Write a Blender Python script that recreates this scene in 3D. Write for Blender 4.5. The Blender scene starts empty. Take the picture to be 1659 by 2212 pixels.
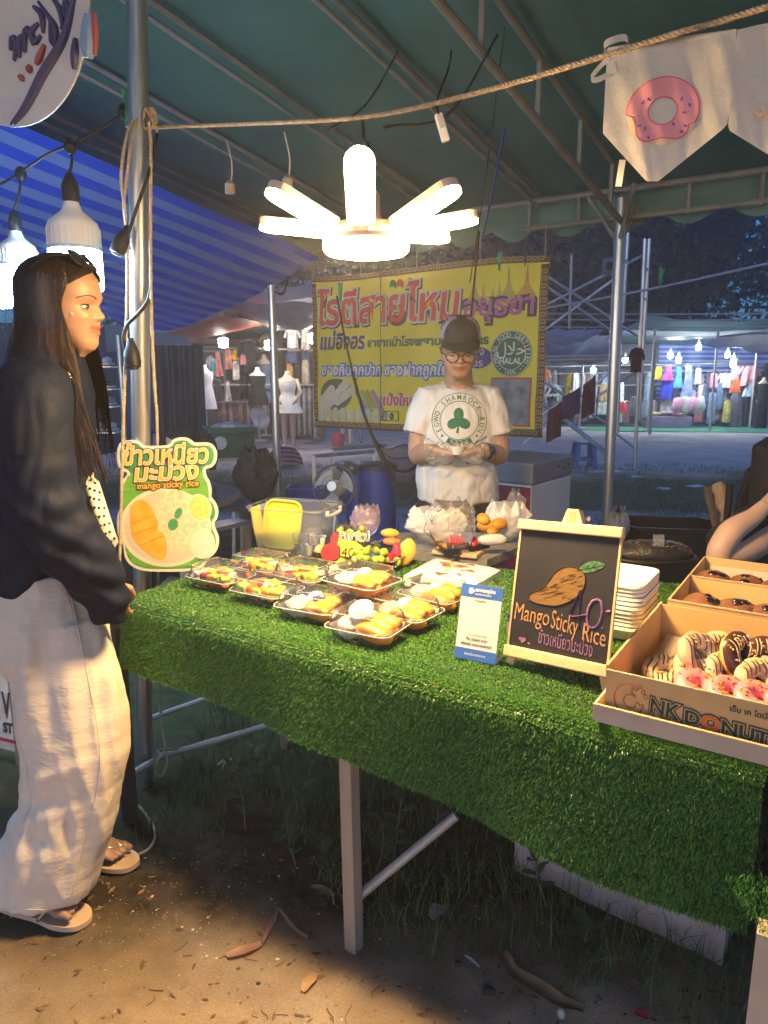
import bpy,bmesh,math,random
import numpy as np
from mathutils import Vector,Matrix,noise
from mathutils.bvhtree import BVHTree

RND = random.Random(11)
NR = np.random.default_rng(11)
SC = bpy.context.scene
COL = SC.collection
rad = math.radians

# ---------------------------------------------------------------- camera
CAM_H,PITCH,FPX = 1.42,rad(10.9),1534.0
_c = bpy.data.cameras.new('camera')
_c.sensor_fit = 'HORIZONTAL'; _c.sensor_width = 36.0; _c.lens = 36.0 * FPX / 1659.0
_c.clip_start = 0.02; _c.clip_end = 600
CAMERA = bpy.data.objects.new('camera',_c); COL.objects.link(CAMERA)
CAMERA.location = (0,0,CAM_H); CAMERA.rotation_euler = (math.pi / 2 - PITCH,0,0)
SC.camera = CAMERA

# ---------------------------------------------------------------- dusk sky
W = bpy.data.worlds.new('World'); SC.world = W; W.use_nodes = True
_nt = W.node_tree
_sky = _nt.nodes.new('ShaderNodeTexSky'); _sky.sky_type = 'NISHITA'; _sky.sun_disc = False
_sky.sun_elevation = rad(3.0); _sky.sun_rotation = rad(195); _sky.ozone_density = 6.0; _sky.air_density = 1.0; _sky.dust_density = 0.6
_nt.links.new(_sky.outputs[0],_nt.nodes['Background'].inputs[0])
_nt.nodes['Background'].inputs[1].default_value = 0.15
SC.view_settings.view_transform = 'Standard'; SC.view_settings.look = 'None'
SC.view_settings.exposure = 1.88; SC.view_settings.gamma = 1.0
SC.view_settings.use_curve_mapping = False
SC.cycles.use_denoising = True
SC.cycles.max_bounces = 6; SC.cycles.transparent_max_bounces = 16
SC.cycles.use_adaptive_sampling = True; SC.cycles.adaptive_threshold = 0.025
SC.cycles.diffuse_bounces = 2; SC.cycles.glossy_bounces = 2; SC.cycles.light_sampling_threshold = .02; SC.cycles.transmission_bounces = 4
SC.cycles.caustics_reflective = False; SC.cycles.caustics_refractive = False
SC.cycles.sample_clamp_indirect = 4.0
# weak, wide sun added behind the camera as soft frontal fill
_s = bpy.data.lights.new('fill_sun','SUN'); _s.energy = .135; _s.angle = rad(50); _s.color = (1.0,.86,.74)
FILL_SUN = bpy.data.objects.new('fill_sun',_s); COL.objects.link(FILL_SUN)
FILL_SUN.rotation_euler = Vector((.26,.966,-.16)).to_track_quat('-Z','Y').to_euler()
LAMP_L,BULB_L,FAR_L = 82.0,38.0,60.0      # radiance of the lit lamps
WARM,COLD = (1.0,0.64,0.27),(0.50,0.74,1.0)

# ---------------------------------------------------------------- helpers
def P(px,py,Y=None,z=None):
 """where the sight line through a point of the 1659 x 2212 view reaches depth Y or height z"""
 a = (px - 829.5) / FPX; b = (1106 - py) / FPX
 d = (a,math.cos(PITCH) + b * math.sin(PITCH),-math.sin(PITCH) + b * math.cos(PITCH))
 t = Y / d[1] if Y is not None else (z - CAM_H) / d[2]
 return Vector((a * t,d[1] * t,CAM_H + d[2] * t))

UA,VA = Vector((.837,-.547,0)),Vector((.547,.837,0))
UA.normalize(); VA.normalize()
UP = Vector((0,0,1))
def UV(u,v,z=0.0):
 return UA * u + VA * v + UP * z

def lerp(a,b,t): return a + (b - a) * t
def smooth(a,b,x):
 t = np.clip((x - a) / (b - a),0,1); return t * t * (3 - 2 * t)
def interp(x,pts):
 return np.interp(x,[p[0] for p in pts],[p[1] for p in pts])

def spline(pts,n=8):
 """Catmull-Rom through the points"""
 pts = [Vector(p) for p in pts]
 if len(pts) < 3:
  return [pts[0].lerp(pts[-1],i / n) for i in range(n + 1)]
 q = [2 * pts[0] - pts[1]] + pts + [2 * pts[-1] - pts[-2]]
 out = []
 for i in range(1,len(q) - 2):
  p0,p1,p2,p3 = q[i - 1:i + 3]
  for k in range(n):
   t = k / n
   out.append(.5 * ((2 * p1) + (p2 - p0) * t + (2 * p0 - 5 * p1 + 4 * p2 - p3) * t * t + (3 * p1 - p0 - 3 * p2 + p3) * t ** 3))
 out.append(pts[-1]); return out

def frame(n,up=UP):
 n = Vector(n).normalized(); x = up.cross(n)
 if x.length < 1e-5: x = Vector((1,0,0))
 x.normalize(); return x,n.cross(x),n      # ex, ey, en

class MB:
 """collects shapes; mk() links them as ONE mesh object"""
 def __init__(s): s.v = []; s.f = []; s.m = []
 def add(s,vs,fs,mi=0):
  o = len(s.v); s.v += [tuple(v) for v in vs]
  s.f += [tuple(i + o for i in f) for f in fs]; s.m += [mi] * len(fs); return s
 def box(s,c,sz,rot=None,mi=0,top=1.0):
  c = Vector(c); hx,hy,hz = sz[0] / 2,sz[1] / 2,sz[2] / 2; vs = []
  for z in (-1,1):
   k = top if z > 0 else 1.0
   for x,y in ((-1,-1),(1,-1),(1,1),(-1,1)):
    p = Vector((x * hx * k,y * hy * k,z * hz))
    vs.append(c + (rot @ p if rot is not None else p))
  return s.add(vs,[(3,2,1,0),(4,5,6,7),(0,1,5,4),(1,2,6,5),(2,3,7,6),(3,0,4,7)],mi)
 def bbox(s,c,sz,bev=.004,rot=None,seg=2,mi=0):
  bm = bmesh.new(); bmesh.ops.create_cube(bm,size=1.0)
  for v in bm.verts: v.co = Vector((v.co.x * sz[0],v.co.y * sz[1],v.co.z * sz[2]))
  bmesh.ops.bevel(bm,geom=bm.edges[:],offset=bev,segments=seg,affect='EDGES',profile=.5)
  bm.verts.index_update(); c = Vector(c)
  vs = [c + (rot @ v.co if rot is not None else v.co) for v in bm.verts]
  fs = [[v.index for v in f.verts] for f in bm.faces]; bm.free(); return s.add(vs,fs,mi)
 def bar(s,a,b,w,h=None,up=UP,mi=0):
  a,b = Vector(a),Vector(b); d = b - a; L = d.length
  if L < 1e-6: return s
  z = d.normalized(); x = Vector(up).cross(z)
  if x.length < 1e-4: x = Vector((1,0,0)).cross(z)
  x.normalize(); y = z.cross(x); rot = Matrix((x,y,z)).transposed()
  return s.box((a + b) / 2,(w,h or w,L),rot,mi)
 def tube(s,path,r,n=8,mi=0,caps=True,ell=1.0):
  path = [Vector(p) for p in path]; N = len(path)
  rs = [r] * N if np.isscalar(r) else list(r)
  t0 = (path[1] - path[0]).normalized(); x = t0.orthogonal().normalized(); vs = []; fs = []
  for i,p in enumerate(path):
   t = (path[min(i + 1,N - 1)] - path[max(i - 1,0)])
   t = t.normalized() if t.length > 1e-9 else t0
   x = (x - t * x.dot(t)); x = x.normalized() if x.length > 1e-9 else t.orthogonal().normalized()
   y = t.cross(x)
   for k in range(n):
    a = 2 * math.pi * k / n; vs.append(p + (x * math.cos(a) + y * math.sin(a) * ell) * rs[i])
  for i in range(N - 1):
   for k in range(n):
    k2 = (k + 1) % n; fs.append((i * n + k,i * n + k2,(i + 1) * n + k2,(i + 1) * n + k))
  if caps: fs.append(tuple(range(n - 1,-1,-1))); fs.append(tuple((N - 1) * n + k for k in range(n)))
  return s.add(vs,fs,mi)
 def loft(s,rings,mi=0,caps=True,closed=True):
  n = len(rings[0]); vs = [p for r in rings for p in r]; fs = []
  for i in range(len(rings) - 1):
   for k in range(n if closed else n - 1):
    k2 = (k + 1) % n; fs.append((i * n + k,i * n + k2,(i + 1) * n + k2,(i + 1) * n + k))
  if caps: fs.append(tuple(range(n - 1,-1,-1))); fs.append(tuple((len(rings) - 1) * n + k for k in range(n)))
  return s.add(vs,fs,mi)
 def lathe(s,prof,c=(0,0,0),n=24,axis=None,mi=0,caps=True,sx=1.0,sy=1.0):
  c = Vector(c); ex,ey,en = (Vector((1,0,0)),Vector((0,1,0)),UP) if axis is None else frame(axis,Vector((0.31,.2,.93)))
  return s.loft([[c + ex * (r * sx * math.cos(2 * math.pi * k / n)) + ey * (r * sy * math.sin(2 * math.pi * k / n)) + en * h for k in range(n)] for r,h in prof],mi,caps)
 def ball(s,c,r,n=12,m=8,mi=0,sq=(1,1,1),rot=None):
  c = Vector(c); rings = []
  for i in range(m + 1):
   t = math.pi * (i / m); t = min(max(t,.02),math.pi - .02)
   ring = []
   for k in range(n):
    p = Vector((math.sin(t) * math.cos(2 * math.pi * k / n) * r * sq[0],math.sin(t) * math.sin(2 * math.pi * k / n) * r * sq[1],-math.cos(t) * r * sq[2]))
    ring.append(c + (rot @ p if rot is not None else p))
   rings.append(ring)
  return s.loft(rings,mi)
 def sheet(s,fn,nu,nv,mi=0,thick=0.0,nrm=None):
  vs = [Vector(fn(i / nu,j / nv)) for j in range(nv + 1) for i in range(nu + 1)]
  q = lambda i,j: j * (nu + 1) + i
  fs = [(q(i,j),q(i + 1,j),q(i + 1,j + 1),q(i,j + 1)) for j in range(nv) for i in range(nu)]
  if thick:
   n = Vector(nrm) * thick; N = len(vs); vs = vs + [v - n for v in vs]
   fs2 = [tuple(i + N for i in reversed(f)) for f in fs]
   edge = [q(i,0) for i in range(nu + 1)] + [q(nu,j) for j in range(1,nv + 1)] + [q(i,nv) for i in range(nu - 1,-1,-1)] + [q(0,j) for j in range(nv - 1,0,-1)]
   fs = fs + fs2 + [(edge[k],edge[k] + N,edge[(k + 1) % len(edge)] + N,edge[(k + 1) % len(edge)]) for k in range(len(edge))]
  return s.add(vs,fs,mi)
 def prism(s,pts,o,ex,ey,en,th,mi=0):
  """closed outline (2D) extruded from o+en*th (front) back by th"""
  n = len(pts); o = Vector(o)
  fr = [o + ex * x + ey * y for x,y in pts]; bk = [p - en * th for p in fr]
  return s.add(fr + bk,[tuple(range(n)),tuple(range(2 * n - 1,n - 1,-1))] + [(i,i + n,(i + 1) % n + n,(i + 1) % n) for i in range(n)],mi)
 def flat(s,pts,fn,mi=0):
  """fan-filled print patch, rings towards the middle so it can follow a curved face"""
  cx = sum(p[0] for p in pts) / len(pts); cy = sum(p[1] for p in pts) / len(pts); n = len(pts); vs = []; fs = []
  K = 4
  for k in range(K):
   t = 1 - k / K
   vs += [fn(cx + (x - cx) * t,cy + (y - cy) * t) for x,y in pts]
  vs.append(fn(cx,cy))
  for k in range(K - 1):
   fs += [(k * n + i,k * n + (i + 1) % n,(k + 1) * n + (i + 1) % n,(k + 1) * n + i) for i in range(n)]
  fs += [((K - 1) * n + i,(K - 1) * n + (i + 1) % n,K * n) for i in range(n)]
  return s.add(vs,fs,mi)

def mesh_from(name,vs,fs):
 me = bpy.data.meshes.new(name); me.from_pydata([tuple(v) for v in vs],[],fs); me.update(); return me

def mk(name,mb,mat,parent=None,smooth=False,kind=None,label=None):
 me = mesh_from(name,mb.v,mb.f)
 mats = mat if isinstance(mat,(list,tuple)) else [mat]
 for m in mats: me.materials.append(m)
 if len(mats) > 1: me.polygons.foreach_set('material_index',mb.m)
 if smooth:
  me.polygons.foreach_set('use_smooth',[True] * len(me.polygons))
  if smooth is not True: me.set_sharp_from_angle(angle=rad(smooth))
 return link(name,me,parent,kind,label)

def link(name,me,parent=None,kind=None,label=None):
 o = bpy.data.objects.new(name,me); COL.objects.link(o)
 if parent is not None:
  o.parent = parent
  if parent.type == 'EMPTY': o.matrix_parent_inverse = Matrix.Translation(-parent.location)
 if kind: o['kind'] = kind
 if label: o['label'] = label
 return o

def tag(o,label,cat,group=None):
 o['label'] = label; o['category'] = cat
 if group: o['group'] = group
 return o

def thing(name,label,cat,loc=(0,0,0),group=None):
 o = bpy.data.objects.new(name,None); o.empty_display_size = .1; COL.objects.link(o)
 o.location = loc; return tag(o,label,cat,group)

def copy_thing(root,loc,rotz=0.0,label=None,group=None,scale=None):
 r = root.copy(); COL.objects.link(r); r.location = loc; r.rotation_euler = (0,0,rotz)
 if scale: r.scale = (scale,) * 3 if np.isscalar(scale) else scale
 if label: r['label'] = label
 if group: r['group'] = group
 for ch in root.children:
  c = ch.copy(); COL.objects.link(c); c.parent = r
  for g in ch.children:
   d = g.copy(); COL.objects.link(d); d.parent = c
 return r

# ---------------------------------------------------------------- text as mesh
_TX = {}
def text(body,off=0.0,shear=0.0,spacing=1.0):
 key = (body,off,shear,spacing)
 if key not in _TX:
  c = bpy.data.curves.new('lettering','FONT'); c.body = body; c.size = 1.0; c.offset = off; c.shear = shear
  c.resolution_u = 3; c.space_character = spacing
  o = bpy.data.objects.new('lettering',c); COL.objects.link(o)
  me = bpy.data.meshes.new_from_object(o.evaluated_get(bpy.context.evaluated_depsgraph_get()))
  v = np.array([tuple(x.co)[:2] for x in me.vertices]) if len(me.vertices) else np.zeros((0,2))
  f = [tuple(p.vertices) for p in me.polygons]
  bpy.data.objects.remove(o); bpy.data.curves.remove(c); bpy.data.meshes.remove(me)
  _TX[key] = (v,f)
 return _TX[key]

def put_text(mb,body,fn,x0,y0,h,width=None,off=0.0,shear=0.0,mi=0,align='L',box=None):
 """letters of height scale h with the base line at (x0, y0); fn maps 2D to 3D"""
 v,f = text(body,off / h if h else 0,shear)
 if not len(v): return 0
 b = box if box is not None else text(body,0,shear)[0]
 lo,hi = b[:,0].min(),b[:,0].max(); w = (hi - lo) * h
 kx = (width / w if width else 1.0)
 sh = {'L': 0,'C': -w * kx / 2,'R': -w * kx}[align]
 mb.add([fn(x0 + sh + (x - lo) * h * kx,y0 + y * h) for x,y in v],f,mi)
 return w * kx

# ---------------------------------------------------------------- materials
_M = {}
def mat(name,col=(.5,.5,.5),rough=.6,var=.12,scale=6.0,bump=0.0,bscale=60.0,metal=0.0,spec=.5,emit=None,col2=None,
  coat=0.0,sheen=0.0,sss=0.0,detail=4.0,trans=None,alpha=None,vcol=False,stretch=None,ior=1.2):
 if name in _M: return _M[name]
 m = bpy.data.materials.new(name); m.use_nodes = True; nt = m.node_tree; b = nt.nodes['Principled BSDF']; L = nt.links.new
 b.inputs['Roughness'].default_value = rough; b.inputs['Metallic'].default_value = metal
 b.inputs['Specular IOR Level'].default_value = spec
 if coat: b.inputs['Coat Weight'].default_value = coat
 if sheen: b.inputs['Sheen Weight'].default_value = sheen
 if sss:
  b.inputs['Subsurface Weight'].default_value = sss; b.inputs['Subsurface Radius'].default_value = (.012,.005,.003); b.inputs['Subsurface Scale'].default_value = 1.0
 tc = nt.nodes.new('ShaderNodeTexCoord'); vec = tc.outputs['Object']
 if stretch:
  mp = nt.nodes.new('ShaderNodeMapping'); mp.inputs['Scale'].default_value = stretch; L(vec,mp.inputs[0]); vec = mp.outputs[0]
 base = None
 if vcol:
  a = nt.nodes.new('ShaderNodeVertexColor'); a.layer_name = 'Col'; base = a.outputs[0]
 if var or col2:
  n = nt.nodes.new('ShaderNodeTexNoise'); n.inputs['Scale'].default_value = scale; n.inputs['Detail'].default_value = detail; n.inputs['Roughness'].default_value = .6
  L(vec,n.inputs[0])
  rmp = nt.nodes.new('ShaderNodeValToRGB'); L(n.outputs[0],rmp.inputs[0])
  rmp.color_ramp.elements[0].position = .3; rmp.color_ramp.elements[1].position = .7
  c1 = col if col2 else tuple(c * (1 - var) for c in col); c2 = col2 if col2 else tuple(min(1,c * (1 + var)) for c in col)
  rmp.color_ramp.elements[0].color = (*c1,1); rmp.color_ramp.elements[1].color = (*c2,1)
  if base is not None:
   mx = nt.nodes.new('ShaderNodeMix'); mx.data_type = 'RGBA'; mx.blend_type = 'MULTIPLY'; mx.inputs[0].default_value = 1.0
   L(base,mx.inputs[6]); L(rmp.outputs[0],mx.inputs[7]); base = mx.outputs[2]
  else: base = rmp.outputs[0]
 if base is not None: L(base,b.inputs['Base Color'])
 else: b.inputs['Base Color'].default_value = (*col,1)
 if bump:
  n2 = nt.nodes.new('ShaderNodeTexNoise'); n2.inputs['Scale'].default_value = bscale; n2.inputs['Detail'].default_value = 5
  L(vec,n2.inputs[0]); bp = nt.nodes.new('ShaderNodeBump'); bp.inputs['Strength'].default_value = bump; bp.inputs['Distance'].default_value = .01
  L(n2.outputs[0],bp.inputs['Height']); L(bp.outputs[0],b.inputs['Normal'])
 if emit:
  b.inputs['Emission Color'].default_value = (*emit[0],1); b.inputs['Emission Strength'].default_value = emit[1]
 if trans is not None:      # lets light through: cloth, tarpaulin, thin plastic
  out = nt.nodes['Material Output']; t = nt.nodes.new('ShaderNodeBsdfTranslucent'); mx = nt.nodes.new('ShaderNodeMixShader')
  mx.inputs[0].default_value = trans
  if base is not None: L(base,t.inputs[0])
  else: t.inputs[0].default_value = (*col,1)
  L(b.outputs[0],mx.inputs[1]); L(t.outputs[0],mx.inputs[2]); L(mx.outputs[0],out.inputs[0])
 if alpha is not None:      # clear film: mostly see-through with a little body and gloss
  out = nt.nodes['Material Output']; t = nt.nodes.new('ShaderNodeBsdfTransparent'); mx = nt.nodes.new('ShaderNodeMixShader')
  t.inputs[0].default_value = (*(min(1,.9 + .1 * c) for c in col),1); mx.inputs[0].default_value = alpha
  L(t.outputs[0],mx.inputs[1]); L(b.outputs[0],mx.inputs[2])
  fr = nt.nodes.new('ShaderNodeFresnel'); fr.inputs[0].default_value = ior; g = nt.nodes.new('ShaderNodeBsdfGlossy'); g.inputs['Roughness'].default_value = rough; m2 = nt.nodes.new('ShaderNodeMixShader')
  L(fr.outputs[0],m2.inputs[0]); L(mx.outputs[0],m2.inputs[1]); L(g.outputs[0],m2.inputs[2]); L(m2.outputs[0],out.inputs[0])
 _M[name] = m; return m

def solid(name,col,rough=.7,**k): return mat(name,col,rough,var=k.pop('var',.08),**k)

def stripes(name,c1,c2,freq,axis,rough=.45,trans=.3,bump=.15):
 """woven striped tarpaulin: bands across 'axis'"""
 m = mat(name,c1,rough,trans=trans,var=.15,scale=3)
 nt = m.node_tree; L = nt.links.new
 tc = nt.nodes.new('ShaderNodeTexCoord'); dt = nt.nodes.new('ShaderNodeVectorMath'); dt.operation = 'DOT_PRODUCT'; dt.inputs[1].default_value = axis
 L(tc.outputs['Object'],dt.inputs[0])
 mu = nt.nodes.new('ShaderNodeMath'); mu.operation = 'MULTIPLY'; mu.inputs[1].default_value = freq; L(dt.outputs['Value'],mu.inputs[0])
 fc = nt.nodes.new('ShaderNodeMath'); fc.operation = 'FRACT'; L(mu.outputs[0],fc.inputs[0])
 gt = nt.nodes.new('ShaderNodeMath'); gt.operation = 'GREATER_THAN'; gt.inputs[1].default_value = .5; L(fc.outputs[0],gt.inputs[0])
 mx = nt.nodes.new('ShaderNodeMix'); mx.data_type = 'RGBA'; mx.inputs[6].default_value = (*c1,1); mx.inputs[7].default_value = (*c2,1); L(gt.outputs[0],mx.inputs[0])
 for n in nt.nodes:
  if n.type == 'BSDF_PRINCIPLED': L(mx.outputs[2],n.inputs['Base Color'])
  if n.type == 'BSDF_TRANSLUCENT': L(mx.outputs[2],n.inputs[0])
 return m

STEEL = mat('galvanised_steel',(.55,.54,.52),.36,var=.25,scale=14,metal=.85,bump=.05,bscale=40,stretch=(1,1,.15))
RUSTY = mat('dull_painted_steel',(.33,.31,.30),.55,var=.35,scale=9,metal=.3,col2=(.5,.47,.43))
BLACKP = mat('black_plastic',(.013,.013,.015),.5,var=.2,spec=.3)
WHITEP = mat('white_plastic',(.78,.77,.74),.38,var=.03)
CLEAR = mat('clear_plastic',(.80,.80,.78),.14,var=0,alpha=.045)
CLEARB = mat('cloudy_plastic',(.55,.57,.57),.25,var=.1,scale=8,alpha=.16)
GLINT = mat('glint_plastic',(.85,.85,.80),.3,var=0,alpha=.8)  # pale body colour for the imitated highlights on the clear boxes
ORD = 'first second third fourth fifth sixth seventh eighth ninth tenth eleventh twelfth thirteenth fourteenth fifteenth sixteenth'.split()
FILM = mat('thin_plastic_film',(.75,.75,.75),.16,var=.05,alpha=.12,spec=.9,ior=1.12)
ROPE = mat('jute_rope',(.52,.40,.26),.85,var=.3,scale=90,bump=.4,bscale=300)
def emis(name,col,s): return mat(name,(.9,.9,.9),.4,var=0,emit=(col,s))
# ================================================================= the setting
def ground():
 fx = np.concatenate([np.linspace(-60,-6,14),np.linspace(-5,-1.75,14),np.arange(-1.6,2.0,.022),np.linspace(2.2,6,14),np.linspace(8,60,12)])
 fy = np.concatenate([np.linspace(-6,.6,8),np.arange(.85,3.0,.022),np.linspace(3.1,12,60),np.linspace(12.5,24,24),np.linspace(27,120,12)])
 X,Y = np.meshgrid(fx,fy); Z = np.zeros_like(X)
 for j in range(X.shape[0]):
  for i in range(X.shape[1]):
   x,y = X[j,i],Y[j,i]
   near = 1.0 if (-2 < x < 2.2 and .7 < y < 3.2) else 0.0
   z = noise.noise((x * 1.3,y * 1.3,0)) * .012
   if near:
    z += noise.fractal((x * 6,y * 6,3),.7,2.1,4) * .013 + noise.noise((x * 30,y * 30,9)) * .0025
   elif y > 3: z += noise.noise((x * .7,y * .7,5)) * .03
   Z[j,i] = z
 n,m = X.shape; vs = np.stack([X.ravel(),Y.ravel(),Z.ravel()],1)
 fs = [(j * m + i,j * m + i + 1,(j + 1) * m + i + 1,(j + 1) * m + i) for j in range(n - 1) for i in range(m - 1)]
 mtl = bpy.data.materials.new('sandy_ground'); mtl.use_nodes = True; nt = mtl.node_tree; L = nt.links.new; N = nt.nodes.new
 b = nt.nodes['Principled BSDF']; b.inputs['Roughness'].default_value = .95; b.inputs['Specular IOR Level'].default_value = .2
 tc = N('ShaderNodeTexCoord'); sp = N('ShaderNodeSeparateXYZ'); L(tc.outputs['Object'],sp.inputs[0])
 def nz(s,d=6,r=.65):
  q = N('ShaderNodeTexNoise'); q.inputs['Scale'].default_value = s; q.inputs['Detail'].default_value = d; q.inputs['Roughness'].default_value = r; L(tc.outputs['Object'],q.inputs[0]); return q.outputs[0]
 def ramp(v,a,bb,c1,c2):
  q = N('ShaderNodeValToRGB'); q.color_ramp.elements[0].position = a; q.color_ramp.elements[1].position = bb
  q.color_ramp.elements[0].color = (*c1,1); q.color_ramp.elements[1].color = (*c2,1); L(v,q.inputs[0]); return q.outputs[0]
 def mix(f,a,c,mode='MIX'):
  q = N('ShaderNodeMix'); q.data_type = 'RGBA'; q.blend_type = mode
  if isinstance(f,float): q.inputs[0].default_value = f
  else: L(f,q.inputs[0])
  L(a,q.inputs[6]); L(c,q.inputs[7]); return q.outputs[2]
 def band(a,bb,soft,nsc,amt):     # 1 between two depths, edge broken by noise
  w = N('ShaderNodeMath'); w.operation = 'MULTIPLY_ADD'; L(nz(nsc,4),w.inputs[0]); w.inputs[1].default_value = amt; L(sp.outputs[1],w.inputs[2])
  lo = N('ShaderNodeMapRange'); lo.inputs[1].default_value = a; lo.inputs[2].default_value = a + soft; L(w.outputs[0],lo.inputs[0])
  hi = N('ShaderNodeMapRange'); hi.inputs[1].default_value = bb; hi.inputs[2].default_value = bb + soft; hi.inputs[3].default_value = 1; hi.inputs[4].default_value = 0; L(w.outputs[0],hi.inputs[0])
  q = N('ShaderNodeMath'); q.operation = 'MULTIPLY'; L(lo.outputs[0],q.inputs[0]); L(hi.outputs[0],q.inputs[1]); return q.outputs[0]
 sand = ramp(nz(3.2),.3,.72,(.46,.34,.21),(.68,.53,.35))
 grain = ramp(nz(260,3,.8),.35,.66,(.68,.65,.60),(1,1,1))
 sand = mix(.9,sand,grain,'MULTIPLY')
 spots = ramp(nz(26,5,.8),.60,.70,(1,1,1),(.4,.34,.27))
 sand = mix(.8,sand,spots,'MULTIPLY')
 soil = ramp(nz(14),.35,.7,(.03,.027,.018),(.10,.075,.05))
 grassy = ramp(nz(9,8,.75),.32,.72,(.03,.06,.028),(.13,.18,.085))
 path = ramp(nz(1.6,8,.75),.34,.66,(.34,.30,.30),(.60,.55,.54))
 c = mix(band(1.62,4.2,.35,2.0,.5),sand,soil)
 c = mix(band(3.0,10.6,.9,.8,2.2),c,grassy)
 c = mix(band(7.4,8.3,.5,.7,2.4),c,path)
 c = mix(band(11.2,200,1.2,.5,2.4),c,path)
 L(c,b.inputs['Base Color'])
 bp = N('ShaderNodeBump'); bp.inputs['Strength'].default_value = .8; bp.inputs['Distance'].default_value = .012; L(nz(110,8,.8),bp.inputs['Height']); L(bp.outputs[0],b.inputs['Normal'])
 me = mesh_from('ground',vs,fs); me.materials.append(mtl); me.polygons.foreach_set('use_smooth',[True] * len(fs))
 link('ground',me,kind='structure'); return BVHTree.FromPolygons([tuple(v) for v in vs],fs)
GROUND = ground()
def gz(x,y):
 h = GROUND.ray_cast(Vector((x,y,3)),Vector((0,0,-1)),6)
 return h[0].z if h[0] else 0.0

def blades(name,spots,hgt,wid,mtl,parent=None,seg=2,lean=.5,label=None,cat=None,colvar=.4):
 """many grass blades as one mesh; spots: array (x,y,z)"""
 n = len(spots); sp = np.asarray(spots,float)
 h = hgt * NR.uniform(.5,1.25,n); a = NR.uniform(0,2 * np.pi,n); b = NR.uniform(0,2 * np.pi,n); le = lean * NR.uniform(.1,1,n)
 w = wid * NR.uniform(.6,1.3,n); dx = np.stack([np.cos(a),np.sin(a),0 * a],1); ld = np.stack([np.cos(b),np.sin(b),0 * b],1)
 V = [];
 for k in range(seg + 1):
  t = k / seg; c = sp + ld * (le * h * t * t)[:,None] + np.array([0,0,1.0]) * (h * (t - .25 * le * t * t))[:,None]
  ww = (w * (1 - t * .9))[:,None] * dx * .5
  V += [c - ww,c + ww]
 V = np.stack(V,1); K = 2 * (seg + 1); vs = V.reshape(-1,3); base = (np.arange(n) * K)[:,None]
 quads = np.concatenate([base + np.array([[2 * k,2 * k + 1,2 * k + 3,2 * k + 2]]) for k in range(seg)],0)
 return big_mesh(name,vs,quads,mtl,parent,NR.uniform(1 - colvar,1 + colvar,n).repeat(K),label,cat)

def big_mesh(name,vs,quads,mtl,parent=None,shade=None,label=None,cat=None,kind='stuff',cols=None):
 me = bpy.data.meshes.new(name); nv,nq = len(vs),len(quads)
 me.vertices.add(nv); me.vertices.foreach_set('co',np.ascontiguousarray(vs,dtype=np.float32).ravel())
 k = quads.shape[1]
 me.loops.add(nq * k); me.loops.foreach_set('vertex_index',np.ascontiguousarray(quads,dtype=np.int32).ravel())
 me.polygons.add(nq); me.polygons.foreach_set('loop_start',np.arange(0,nq * k,k,dtype=np.int32))
 if shade is not None or cols is not None:
  at = me.color_attributes.new('Col','FLOAT_COLOR','POINT')
  c = np.ones((nv,4),np.float32)
  if cols is not None: c[:,:3] = cols
  else: c[:,:3] = np.clip(shade,0,1.6)[:,None]
  at.data.foreach_set('color',c.ravel())
 me.update(calc_edges=True); me.validate(); me.materials.append(mtl)
 o = link(name,me,parent,kind)
 if label: tag(o,label,cat)
 return o

GRASSM = mat('wild_grass',(.085,.14,.045),.6,var=.35,scale=4,vcol=True,trans=.25)
def near_grass():
 sp = []
 while len(sp) < 9500:
  x = RND.uniform(-.75,1.5); y = RND.uniform(.92,3.3)
  edge = 1.62 - .40 * (x + .1)                    # sand in front of the table, weeds below it
  if x < -.2: edge = 1.95 + .2 * noise.noise((x * 3,0,0))
  d = y - edge + .25 * noise.noise((x * 5,y * 5,1))
  if d < 0 or noise.noise((x * 4,y * 4,7)) < -.25 + .3 * RND.random() - min(d,.5): continue
  sp.append((x,y,gz(x,y) - .003))
 blades('grass',sp,.11,.0042,GRASSM,seg=3,lean=.9,label='tangled dark grass and weeds growing on the ground under the turf table',cat='grass')
 sp = []
 while len(sp) < 15000:
  y = RND.uniform(3.3,11.5); x = RND.uniform(-.75,.75) * y
  if noise.noise((x * .8,y * .8,2)) + .25 * noise.noise((x * 4,y * 4,2)) < -.05 + (.25 if y > 7.5 and y < 8.6 else 0): continue
  sp.append((x,y,gz(x,y) - .01))
 blades('grass',sp,.075,.012,GRASSM,seg=2,lean=.8,label='short patchy grass of the open field behind the stall',cat='grass')
near_grass()

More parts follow.
